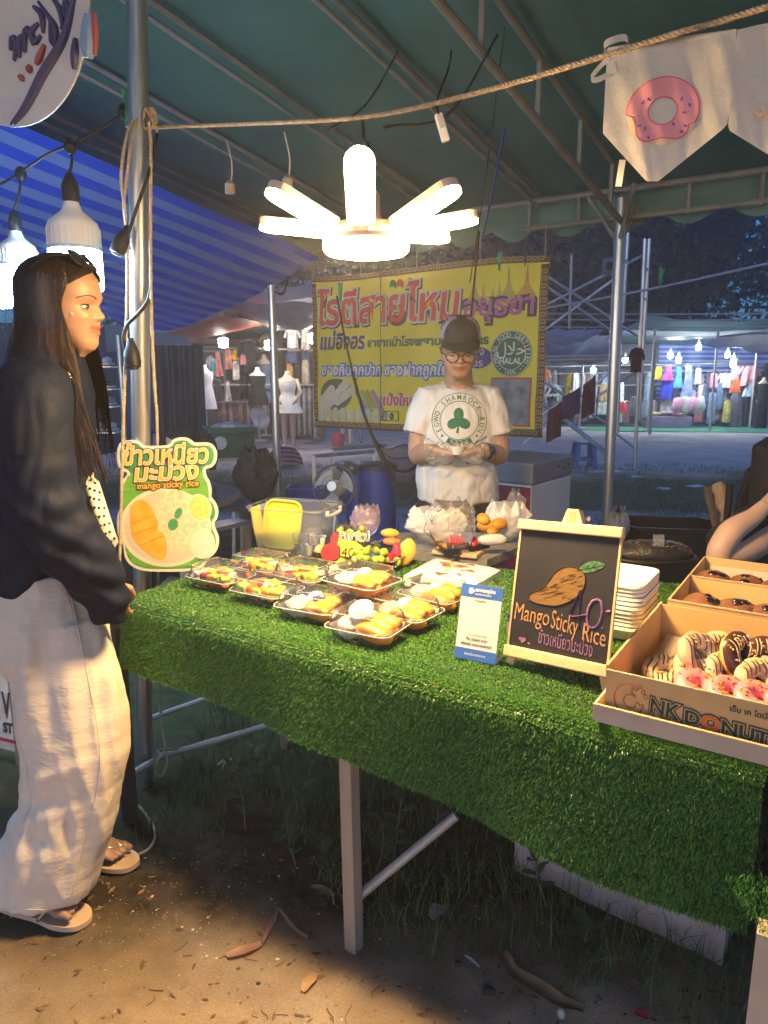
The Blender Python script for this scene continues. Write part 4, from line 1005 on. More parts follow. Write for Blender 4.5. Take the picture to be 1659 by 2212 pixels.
 mk('floor',MB().add([L(.01,v0,.004),L(W,v0,.004),L(W,v1,.004),L(.01,v1,.004)],[(0,1,2,3)]),KRAFT,t2)
 mk('front_wall',panel(MB(),L(.01,v0),L(W,v0),.104,lean=.003),KRAFT,t2)
 mk('side_wall',panel(MB(),L(.01,v1),L(.01,v0 + .004),.106),KRAFT,t2)
 mk('side_wall',panel(MB(),L(W,v0 + .004),L(W,v1),.106),KRAFT,t2)
 mk('back_wall',panel(MB(),L(W,v1),L(.01,v1),.106),KRAFT,t2)
 mk('divider',panel(MB(),L(.016,vd),L(W - .01,vd),.102),KRAFT,t2)
 mk('wall_edge',MB().bar(L(.01,v0 - .002,.1055),L(W,v0 - .002,.1055),.003,.005,up=ey),KRAFT_E,t2)
 mk('wall_edge',MB().bar(L(.016,vd,.1035),L(W - .01,vd,.1035),.003,.004,up=ey),KRAFT_E,t2)
 mk('liner',MB().sheet(lambda a,b: L(.03 + .45 * a,v1 - .012 - .05 * (1 - b),.02 + .065 * b + .004 * noise.noise((a * 6,b * 3,4))),12,5),_M['baking_paper'],t2,True)
 return L
LBOX = donut_boxes()

DOUGH = mat('donut_dough',(.66,.36,.10),.6,var=.25,scale=25,col2=(.80,.52,.2),bump=.2,bscale=60)
CHOCO = mat('chocolate_icing',(.075,.030,.016),.35,var=.2,coat=.1)
ICING = {'white': mat('cream_icing',(.72,.55,.34),.45,var=.12,scale=40,bump=.25,bscale=70),'pink': mat('pink_icing',(.86,.25,.30),.38,var=.08,scale=30,bump=.15,bscale=60),'choc': CHOCO}
NUT = mat('chopped_nut',(.62,.42,.17),.6,var=.3,scale=60)
SPR = [mat('sprinkle_pink',(.85,.15,.25),.4),mat('sprinkle_orange',(.85,.3,.05),.4),mat('sprinkle_white',(.8,.8,.75),.4)]
def torus(R,r,rot,c,n=28,m=12,t0=0,t1=2 * math.pi,sq=.82,amp=.0,seed=0):
 rs = []
 closed = abs(t1 - t0) > 6.2; mm = m if closed else m + 1; vs = []; fs = []
 for i in range(n):
  a = 2 * math.pi * i / n
  for k in range(mm):
   b = t0 + (t1 - t0) * k / m; q = R + r * math.cos(b); z = r * sq * math.sin(b); w = 1 + amp * noise.noise((math.cos(a) * 2 + seed,math.sin(a) * 2,b))
   vs.append(c + rot @ Vector((q * math.cos(a) * w,q * math.sin(a) * w,z * w)))
 for i in range(n):
  for k in range(mm if closed else m):
   k2 = (k + 1) % mm; i2 = (i + 1) % n; fs.append((i * mm + k,i2 * mm + k,i2 * mm + k2,i * mm + k2))
 return MB().add(vs,fs)
def donut(px,py,z,kind,lab,seed,tilt=(.75,0.0),R=.027,r=.0175):
 R_ = random.Random(seed); c = P(px,py,z=ZT + z)
 rot = Matrix.Rotation(tilt[1],3,'Z') @ Matrix.Rotation(tilt[0],3,'X')
 t = thing('donut',lab,'donut',tuple(c),'drizzled donuts in the front box')
 mk('dough',torus(R,r,rot,c,amp=.06,seed=seed),DOUGH,t,True)
 mk('icing',torus(R,r * 1.07,rot,c,40,10,.12,math.pi - .05,.86,.06,seed),ICING[kind],t,True)
 def top(a,q,h=.0):
  b = math.acos(max(-.98,min(.98,(q - R) / r))); return c + rot @ Vector((q * math.cos(a),q * math.sin(a),(r * .93 * math.sin(b) + h)))
 if kind in ('white','choc'):
  m = MB()
  for k in range(7):
   x = (k - 3) * .0095 + R_.uniform(-.002,.002); pts = []
   for y in np.linspace(-.037,.037,18):
    q = math.hypot(x + .003 * math.sin(y * 90),y);
    if R - r * .9 < q < R + r * .9: pts.append(top(math.atan2(y,x + .003 * math.sin(y * 90)),q,.0012))
    else:
     if len(pts) > 2: m.tube(pts,.0012,5)
     pts = []
   if len(pts) > 2: m.tube(pts,.0012,5)
  mk('drizzle',m,CHOCO if kind == 'white' else ICING['white'],t,True)
 m = MB()
 for k in range(16 if kind == 'white' else 34):
  p = top(R_.uniform(0,6.28),R + R_.uniform(-.8,.8) * r,.001); m.ball(p,R_.uniform(.0015,.0038),6,4,sq=(1.5,.8,.7),rot=Matrix.Rotation(R_.uniform(0,3),3,'Z'))
 mk('chopped_nuts',m,NUT if kind != 'pink' else SPR[1],t,False,'stuff')
 m = MB()
 for k in range(18):
  a,q = R_.uniform(0,6.28),R + R_.uniform(-.8,.8) * r; p = top(a,q,.0015); d = Vector((R_.uniform(-1,1),R_.uniform(-1,1),R_.uniform(-.3,.3))).normalized(); m.bar(p - d * .002,p + d * .002,.0011)
 mk('sprinkles',m,SPR[seed % 3],t,False,'stuff')
donut(1437,1452,0.045,'white','cream iced donut lying nearest the left wall of the front box',1,(.35,-.5))
donut(1508,1412,0.085,'white','drizzled donut standing behind the cream ones, nearest the left',2,(1.0,.25))
donut(1500,1447,0.055,'white','cream iced donut with dark drizzle, second from the left wall',3,(.8,.15))
donut(1552,1412,0.075,'white','drizzled donut half hidden in the middle of the front box',4,(1.1,-.2))
donut(1568,1456,0.055,'white','cream iced donut with dark drizzle in the middle of the front row',5,(.85,.1))
donut(1598,1418,0.085,'choc','big chocolate donut with white drizzle leaning on the middle row',6,(1.1,.5),.030,.019)
donut(1638,1472,0.055,'white','cream iced donut with dark drizzle cut by the picture edge',7,(.85,.05))
donut(1652,1425,0.085,'choc','chocolate donut with sprinkles at the picture edge of the front box',8,(1.0,-.4))
donut(1508,1485,0.045,'pink','pink iced donut in front, nearest the left wall',9,(.35,.2))
donut(1577,1500,0.045,'pink','pink iced donut in front, in the middle of three',10,(.35,0))
donut(1640,1512,0.045,'pink','pink iced donut in front, at the picture edge',11,(.35,.1))
def choc_ball(px,py,z,lab,seed):
 c = P(px,py,z=z); R_ = random.Random(seed); t = thing('chocolate_donut',lab,'donut',tuple(c),'chocolate donuts in the rear box')
 b = lump(c,.048,(1.0,1.0,.78),.10,45,seed,30,18); mk('bun',b,mat('cocoa_bun',(.17,.065,.03),.85,var=.3,scale=60,bump=.5,bscale=160),t,True)
 for k in range(3):
  a = R_.uniform(-2.6,-.4); e = rad(R_.uniform(42,78)); n = Vector((math.cos(a) * math.cos(e),math.sin(a) * math.cos(e),math.sin(e)))
  p = c + Vector((n.x * .048,n.y * .048,n.z * .037)); ex,ey,en = frame(n)
  mk('glaze_drop',lump(p,.009,(1.3,.9,.45),.3,90,seed + k,14,8,Matrix((ex,ey,en)).transposed()),mat('glossy_glaze',(.02,.006,.006),.08,var=0,coat=1.0),t,True)
choc_ball(1541,1262,ZT + .085,'chocolate donut in the far row of the rear box, left one',21)
choc_ball(1612,1272,ZT + .085,'chocolate donut in the far row of the rear box, second from left',22)
choc_ball(1675,1284,ZT + .085,'chocolate donut in the far row of the rear box at the picture edge',25)
choc_ball(1516,1316,ZT + .085,'chocolate donut in the near row of the rear box, left one',23)
choc_ball(1592,1328,ZT + .085,'chocolate donut in the near row of the rear box, second from left',24)
choc_ball(1660,1342,ZT + .085,'chocolate donut in the near row of the rear box at the picture edge',26)

# ================================================================= foam trays, black net bag
def foam_stack():
 m_ = mat('white_foam',(.80,.78,.72),.6,var=.03,bump=.05,bscale=200,sss=.15); c0 = P(1355,1410,z=ZT + .01) + VA * .14 + UA * .0
 c0 = Vector((.585,1.70,ZT + .008))
 for k in range(11):
  c = c0 + UP * (.0105 * k) + UA * RND.uniform(-.002,.002) + VA * (.003 * math.sin(k)); w,d = .15,.19
  m = MB().loft(rings([(w * .7,d * .74,.014,0),(w * .78,d * .82,.004,0),(w * .96,d * .97,.035,0),(w * 1.04,d * 1.04,.036,0),(w * 1.06,d * 1.06,.031,0),(w * 1.06,d * 1.06,.029,0),(w * 1.0,d * 1.0,.029,0),(w * .80,d * .84,0,0),(w * .5,d * .5,0,0)],c,UA,VA,.03,44))
  lab = 'white foam food tray, topmost of the stack behind the chalkboard' if k == 10 else f'white foam food tray, {ORD[10 - k]} from the top of the stack behind the chalkboard'
  tag(mk('foam_tray',m,m_,None,40),lab,'tray','stacked foam trays')
 return c0
c0 = foam_stack()
def net_bag():
 c = P(1405,1262,Y=2.28); c.z = ZT + .02
 t = thing('net_bag','black quilted bag with glittering net and a clear tag behind the foam trays','bag',tuple(c))
 b = lump(c + UP * .035,.10,(1.25,.7,.42),.12,14,3,30,18); mk('body',b,mat('black_quilt',(.015,.014,.015),.5,var=.3,bump=.5,bscale=60),t,True)
 m = MB(); R_ = random.Random(4); bv = BVHTree.FromPolygons(b.v,b.f)
 for k in range(150):
  x,y = c.x + R_.uniform(-.12,.12),c.y + R_.uniform(-.065,.065); h = bv.ray_cast(Vector((x,y,2)),Vector((0,0,-1)),3)
  if h[0]: m.bar(h[0] + Vector((-.004,0,.001)),h[0] + Vector((.004,R_.uniform(-.004,.004),.002)),.002,.0015)
 mk('net_glitter',m,mat('gold_thread',(.75,.60,.35),.25,metal=.9),t,False,'stuff')
 q = c + Vector((0,-.045,.075)); mk('clear_tag',MB().box(q,(.035,.004,.06),Matrix.Rotation(-.3,3,'X')),CLEARB,t)
 rim = [c + Vector((.14 * math.cos(a),.085 * math.sin(a),.02)) for a in np.linspace(0,6.283,25)]; mk('rim',MB().tube(rim,.008,6),BLACKP,t,True)
net_bag()
pc = thing('plastic_tub','round clear plastic tub half hidden behind the payment stand','tub',tuple(P(1120,1400,z=ZT + .012) + VA * .02))
mk('tub',MB().lathe([(.03,0),(.036,.07),(.039,.071),(.035,.069),(.029,.003)],pc.location,24),CLEARB,pc,40)
mk('label_band',MB().lathe([(.0335,.025),(.0365,.06)],pc.location,24,caps=False),mat('tub_label',(.4,.15,.3),.4,col2=(.1,.2,.5),scale=30),pc,40)
# ================================================================= fan-shaped lamp
LIT_WARM = emis('lit_warm_diffuser',WARM,LAMP_L)
HOUS = mat('lamp_housing',(.72,.52,.42),.5,var=.04)
LP = P(791,520,Y=1.56)
def fan_lamp():
 c = LP; t = thing('fan_lamp','glowing fan-shaped lamp with six petal panels hanging over the stall','lamp',tuple(c))
 R = .090
 mk('diffuser',MB().lathe([(R * .97,-.005),(R,-.010),(R * .985,-.020),(R * .9,-.027),(R * .4,-.030),(.002,-.030)],c,40),emis('lit_warm_disc',WARM,LAMP_L * 1.4),t,True)
 mk('housing',MB().lathe([(R * 1.0,-.006),(R * 1.01,.004),(R * .86,.006),(R * .80,.030),(R * .4,.036),(.03,.05),(.028,.09),(.02,.10),(.001,.10)],c,40),HOUS,t,40)
 # (azimuth from camera side, raise, length)
 wings = [(-6,80,.140),(-62,24,.148),(-100,7,.152),(58,25,.148),(93,10,.157),(128,4,.148)]
 for az,el,L in wings:
  a = rad(az); d = Vector((math.sin(a),-math.cos(a),0)); e = rad(el)
  ax = d * math.cos(e) + UP * math.sin(e); side = Vector((math.cos(a),math.sin(a),0)); n = ax.cross(side);
  if n.dot(d * math.sin(e) - UP * math.cos(e)) < 0: n = -n       # lit side faces down and outwards
  o = c + d * (R * .88) + UP * .016
  w = .0305
  out = [(-w * .9,0),(w * .9,0)] + [(w * math.cos(q),L - w * .9 + w * .9 * math.sin(q)) for q in np.linspace(0,math.pi,11)]
  g = mk('wing_housing',MB().prism(out,o - n * .002,side,ax,n,.016),HOUS,t)
  lit = [(x * .93,.003 + y * .975) for x,y in out]
  fr = [o + side * x + ax * y for x,y in lit]; top = [o + side * (x * .9) + ax * (.004 + y * .97) + n * .006 for x,y in lit]; k = len(fr)
  mk('lit_panel',MB().add(fr + top,[tuple(range(k,2 * k))] + [(i,(i + 1) % k,(i + 1) % k + k,i + k) for i in range(k)]),LIT_WARM,g)
  mk('hinge',MB().box(o - ax * .008 - UP * .004,(.03,.02,.016),Matrix((side,d,UP)).transposed()),HOUS,t)
 mk('cord',MB().tube(spline([c + UP * .10,c + Vector((.004,0,.18)),P(786,300,Y=1.66),P(784,262,Y=1.74)],6),.004,6),BLACKP,t)
 mk('socket',MB().lathe([(.017,.085),(.02,.09),(.02,.125),(.012,.14),(.004,.15)],c,14),BLACKP,t,40)
fan_lamp()

# ================================================================= bare bulbs on the left
def bulb_shape(t,c,s,lit):
 """c = lower end; s = body diameter"""
 mk('diffuser',MB().lathe([(.002,0),(.42 * s,.0),(.485 * s,.05 * s),(.5 * s,.15 * s),(.5 * s,.78 * s)],c,32),lit,t,40)
 mk('collar',MB().lathe([(.5 * s,.78 * s),(.51 * s,.79 * s),(.51 * s,.84 * s),(.5 * s,.85 * s)],c,32,caps=False),mat('bulb_collar',(.35,.55,.60),.4),t,40)
 fl = []
 for r,h in ((.5,.85),(.495,1.22),(.46,1.32),(.33,1.43),(.20,1.54),(.145,1.68),(.14,1.78),(.05,1.79)): fl.append((r * s,h * s))
 mk('body',MB().lathe(fl,c,48),mat('bulb_body',(.70,.70,.72),.4,var=.03),t,40)
 m = MB()
 for k in range(30):
  a = 2 * math.pi * k / 30; m.bar(c + Vector((.497 * s * math.cos(a),.497 * s * math.sin(a),.88 * s)),c + Vector((.492 * s * math.cos(a),.492 * s * math.sin(a),1.2 * s)),.004 * s / .14 * .5,.005)
 mk('cooling_ribs',m,_M['bulb_body'],t)
 mk('socket',MB().lathe([(.15 * s,1.70 * s),(.165 * s,1.72 * s),(.165 * s,2.0 * s),(.12 * s,2.12 * s),(.05 * s,2.25 * s)],c,16),BLACKP,t,40)
LIT_COLD = emis('lit_cold_diffuser',COLD,BULB_L)
def bulbs():
 wire = [P(272,243,Y=2.22),P(222,275,Y=2.2),P(152,312,Y=2.2),P(100,335,Y=2.3),P(45,372,Y=2.42),P(0,398,Y=2.55),P(-120,450,Y=2.7)]
 w = thing('lamp_wire','black festoon wire carrying the bare bulbs beside the steel post','wire',tuple(wire[0]))
 mk('cable',MB().tube(spline(wire,8),.0045,6),BLACKP,w,True)
 for px,py,Y in ((152,312,2.2),(45,372,2.42),(268,238,2.22)): mk('junction',MB().ball(P(px,py + 4,Y=Y),.018,10,6,sq=(1,1,1.3)),BLACKP,w)
 spec = [(169,630,2.2,104,(152,318),'nearest the steel post, above the woman\'s head',.62),(47,640,2.42,76,(45,378),'behind the woman\'s head, second from the post',1.0),(-8,664,2.66,66,(-30,420),'cut by the picture edge behind the woman',1.0)]
 for px,py,Y,d,top,lab,k in spec:
  s = d / FPX * (Y * .985); c = P(px,py,Y=Y)
  t = thing('pendant_bulb',f'large white LED bulb {lab}','bulb',tuple(c),'bare bulbs on the festoon wire')
  bulb_shape(t,c,s,LIT_COLD)
  a = c + UP * 2.2 * s; b = P(top[0],top[1],Y=Y)
  mk('drop_cord',MB().tube(spline([a,(a + b) / 2 + Vector((.006,0,0)),b],5),.0045,6),BLACKP,t,True)
bulbs()

# ================================================================= ropes
def twisted(m,path,r,pitch=.026,n=4):
 path = [Vector(p) for p in path]; pts = [path[0]]
 for a,b in zip(path,path[1:]):
  L = (b - a).length; k = max(1,int(L / (pitch / 6)))
  pts += [a.lerp(b,i / k) for i in range(1,k + 1)]
 L = 0; x = (pts[1] - pts[0]).orthogonal().normalized(); st = [[],[],[]]
 for i,p in enumerate(pts):
  t = (pts[min(i + 1,len(pts) - 1)] - pts[max(0,i - 1)]).normalized(); x = (x - t * x.dot(t)).normalized(); y = t.cross(x)
  if i: L += (p - pts[i - 1]).length
  for s in range(3):
   a = 2 * math.pi * (L / pitch + s / 3); st[s].append(p + (x * math.cos(a) + y * math.sin(a)) * r * .5)
 for s in st: m.tube(s,r * .56,n)
 return m
def ropes():
 A = P(326,275,Y=2.24); B = P(1659,14,Y=1.276); C = B + (B - P(1330,118,Y=1.5)).normalized() * .9
 path = [A,P(520,268,Y=2.07),P(790,252,Y=1.75),P(1040,198,Y=1.57),P(1290,125,Y=1.42),P(1480,66,Y=1.33),B,C]
 tag(mk('rope',twisted(MB(),spline(path,8),.0058),ROPE,None,True),'thick jute rope strung from the steel post across to the bunting','rope')
 Yp = 2.19
 m = MB(); twisted(m,spline([P(296,245,Y=Yp),P(275,290,Y=Yp - .02),P(262,380,Y=Yp - .02),P(272,470,Y=Yp - .02),P(275,620,Y=Yp),P(270,800,Y=Yp - .02),P(264,1000,Y=Yp - .03),P(258,1230,Y=Yp - .05)],8),.0052)
 twisted(m,spline([P(300,250,Y=Yp),P(285,300,Y=Yp - .03),P(272,400,Y=Yp - .02),P(268,450,Y=Yp - .02),P(280,540,Y=Yp)],6),.0052)
 tag(mk('rope',m,ROPE,None,True),'jute rope hanging down the side of the steel post next to the woman','rope')
 m = MB(); twisted(m,spline([P(322,262,Y=Yp - .02),P(326,330,Y=Yp - .02),P(325,500,Y=Yp - .01),P(328,700,Y=Yp - .02),P(335,850,Y=Yp),P(340,960,Y=Yp + .03),P(344,1450,Y=Yp + .12),P(350,1560,Y=2.26),P(356,1620,Y=2.22),P(342,1640,Y=2.2),P(336,1668,Y=2.2),P(350,1676,Y=2.2),P(362,1640,Y=2.22),P(340,1622,Y=2.24),P(385,1618,Y=2.3)],8),.0052)
 tag(mk('rope',m,ROPE,None,True),'jute rope hanging behind the mango rice board down to a knot','rope')
 c = P(303,262,Y=2.23); m = MB()
 for k in range(3):
  twisted(m,[c + Vector((.036 * math.cos(a),.036 * math.sin(a),.014 * (k - 1) + .012 * math.sin(a + k))) for a in np.linspace(0,6.4,24)],.0055)
 q = c + Vector((.03,-.03,0)); twisted(m,spline([q + Vector((-.02,0,.015)),q + Vector((.02,-.012,.02)),q + Vector((.025,-.01,-.02)),q + Vector((-.005,-.014,-.03)),q + Vector((.0,-.012,.02)),q + Vector((.03,-.01,-.04))],6),.0055)
 tag(mk('rope_knot',m,ROPE,None,True),'jute rope knotted round the steel post where the ropes meet','knot')
 g = [P(x,y,z=.012) for x,y in ((300,1740),(330,1780),(335,1810),(320,1835),(290,1850),(270,1858))]
 tag(mk('rope',twisted(MB(),spline(g,6),.005),ROPE,None,True),'short length of rope lying on the sand by the sandal','rope')
 g = [P(x,y,Y=2.35) for x,y in ((470,1652),(490,1640),(505,1650),(500,1665),(480,1660),(495,1640),(515,1660))]
 tag(mk('rope',twisted(MB(),spline(g,6),.005),mat('white_rope',(.5,.48,.44),.85),None,True),'pale loop of rope among the weeds beneath the table','rope')
ropes()

def sockets():
 for k,(px,py,Y,dx,lab) in enumerate(((262,523,2.17,-.5,'black lamp socket on the cable against the steel post'),(286,768,2.14,.1,'black plug socket tied to the rope above the rice board'))):
  c = P(px,py,Y=Y); t = thing('lamp_socket',lab,'socket',tuple(c)); ax = Vector((dx,-.1,-1)).normalized()
  mk('shell',MB().lathe([(.008,-.05),(.014,-.03),(.021,-.01),(.023,.02),(.020,.034),(.015,.036)],c,18,axis=ax),BLACKP,t,40)
  mk('cap',MB().lathe([(.014,.034),(.014,.04),(.004,.041)],c,14,axis=ax),BLACKP,t,40)
 m = MB().tube(spline([P(340,290,Y=2.2),P(322,370,Y=2.17),P(295,450,Y=2.16),P(272,520,Y=2.16)],8),.005,7)
 tag(mk('power_cable',m,BLACKP,None,True),'black cable running down in front of the steel post from the rope','cable')
 m = MB().tube(spline([P(326,620,Y=2.19),P(318,652,Y=2.17),P(296,680,Y=2.16),P(275,702,Y=2.16),P(267,730,Y=2.16),P(272,756,Y=2.15),P(284,766,Y=2.14)],8),.006,7)
 tag(mk('power_cable',m,BLACKP,None,True),'black cable curling round the steel post to the lower socket','cable')
 for px,y0,y1,Y,lab in ((497,300,415,2.3,'empty lamp socket hanging left under the rope'),(622,285,405,2.15,'thin white socket cord hanging between rope and lamp')):
  a,b = P(px - 8,y0,Y=Y),P(px,y1,Y=Y); t = thing('hanging_socket',lab,'socket',tuple(b))
  mk('cord',MB().tube(spline([a,P(px + 4,(y0 + y1) / 2,Y=Y),b],8),.0025,6),mat('grey_cord',(.3,.3,.3),.6),t,True)
  mk('shell',MB().lathe([(.015,-.004),(.015,.022),(.008,.03),(.003,.034)],b,14),mat('grey_socket',(.22,.2,.18),.5),t,40)
 c = P(955,276,Y=1.9); t = thing('power_adapter','small white plug adapter dangling below the rope','adapter',tuple(c))
 rt = Matrix.Rotation(rad(-18),3,'Y')
 mk('body',MB().bbox(c,(.020,.016,.066),.003,rt),WHITEP,t); mk('face',MB().box(c + rt @ Vector((0,-.009,.012)),(.012,.002,.03),rt),mat('grey_handle',(.5,.5,.48),.4),t)
 mk('cord',MB().tube(spline([P(948,250,Y=1.9),P(945,215,Y=1.85),P(968,150,Y=1.9),P(975,110,Y=2.0)],6),.0025,5),BLACKP,t)
sockets()

# ================================================================= donut bunting
CLOTH = mat('white_bunting_cloth',(.74,.70,.64),.85,var=.04,trans=.3,bump=.2,bscale=120)
def bunting():
 Yl,Yr = 1.405,1.285
 def pennant(pts,lab,x0,nm):
  xs = [p[0] for p in pts]; f = lambda px,py,d=0: P(px,py,Y=lerp(Yl,Yr,(px - 1300) / 360) + .005 * math.sin(px * .035) + .003 * math.sin(py * .05 + px * .02) + .0015 * math.sin(px * .11 - py * .03) - d)
  t = thing('bunting_pennant',lab,'pennant',tuple(f(*pts[0])),'white donut bunting on the rope')
  # scan-filled grid following the outline
  ys = np.linspace(min(p[1] for p in pts),max(p[1] for p in pts),34); rows = []
  for y in ys:
   c = []
   for i in range(len(pts)):
    (x1,y1),(x2,y2) = pts[i],pts[(i + 1) % len(pts)]
    if (y1 <= y < y2) or (y2 <= y < y1): c.append(x1 + (x2 - x1) * (y - y1) / (y2 - y1))
   if len(c) >= 2: rows.append((y,min(c),max(c)))
  m = MB(); vs = []; K = 18
  for y,a,b in rows: vs += [f(lerp(a,b,k / K),y) for k in range(K + 1)]
  fs = [(j * (K + 1) + k,j * (K + 1) + k + 1,(j + 1) * (K + 1) + k + 1,(j + 1) * (K + 1) + k) for j in range(len(rows) - 1) for k in range(K)]
  mk('cloth',m.add(vs,fs),CLOTH,t,True)
  return t,f
 t,f = pennant([(1312,102),(1591,62),(1586,180),(1570,272),(1409,402),(1390,385),(1302,288),(1306,210)],'white cloth pennant printed with a pink donut',0,'a')
 cx,cy = 1432,239; rot = rad(-32)
 def E(a,k,kx=1,ky=1):
  x,y = k * 84 * kx * math.cos(a),k * 72 * ky * math.sin(a); return (cx + x * math.cos(rot) - y * math.sin(rot),cy + x * math.sin(rot) + y * math.cos(rot))
 def ringp(k0,k1,d,nm,mt,wav=None,n=64):
  m = MB(); vs = []
  for i in range(n):
   a = 2 * math.pi * i / n; o_ = k1 + (wav(a) if wav else 0)
   for s in range(5): vs.append(f(*E(a,lerp(k0,o_,s / 4)),d))
  fs = [(i * 5 + s,((i + 1) % n) * 5 + s,((i + 1) % n) * 5 + s + 1,i * 5 + s + 1) for i in range(n) for s in range(4)]
  mk(nm,m.add(vs,fs),mt,t)
 wv = lambda a: -.10 + .10 * math.sin(5 * a + .5) if 1.0 < a < 3.6 else 0.0
 ringp(.40,.98,.0015,'donut_print',mat('print_dough',(.78,.56,.36),.85))
 ringp(.38,.99,.0022,'icing_outline_print',mat('print_crimson',(.72,.10,.16),.85),wv)
 ringp(.41,.955,.0030,'icing_print',mat('print_pink',(.80,.33,.38),.85,var=.1),wv)
 m = MB(); R_ = random.Random(8)
 for k in range(11):
  a = R_.uniform(0,6.28); q = E(a,R_.uniform(.5,.85)); b = R_.uniform(0,3); m.bar(f(q[0] - 4 * math.cos(b),q[1] - 4 * math.sin(b),.0036),f(q[0] + 4 * math.cos(b),q[1] + 4 * math.sin(b),.0036),.003,.0006,up=Vector((0,1,0)))
 mk('sprinkle_print',m,mat('print_plum',(.25,.12,.4),.85),t)
 # ribbon bow
 r = lambda pts,w: MB().sheet(lambda a,b: (lambda s: s + Vector((0,0,(b - .5) * w)) + Vector((0,(b - .5) * .006,0)))(spline([f(*p) for p in pts],6)[min(int(a * (len(pts) - 1) * 6),(len(pts) - 1) * 6)]),(len(pts) - 1) * 6,2)
 mk('ribbon_loop',r([(1315,125),(1305,100),(1325,86),(1352,82),(1358,100),(1352,112)],.014),CLOTH,t,True)
 mk('ribbon_tail',r([(1318,125),(1300,140),(1277,168),(1290,172),(1320,158),(1332,152),(1326,130)],.012),CLOTH,t,True)
 mk('ribbon_tail',MB().sheet(lambda a,b: f(lerp(1338,1352,a) - 9 * b,345 + 58 * b,-.012),2,6),CLOTH,t,True)
 t,f = pennant([(1593,62),(1870,10),(1875,180),(1860,245),(1700,370),(1685,350),(1572,280),(1580,180)],'second white cloth pennant cut by the picture edge',0,'b')
 m = MB()
 for k in range(9): m.bar(f(1632 + 6 * k,240 + 9 * math.sin(k * 2.2),.0015),f(1640 + 6 * k,250 + 9 * math.sin(k * 2.2 + 1),.0015),.006,.0006,up=Vector((0,1,0)))
 mk('donut_print',m,mat('print_dough',(.78,.56,.36),.85),t)
bunting()

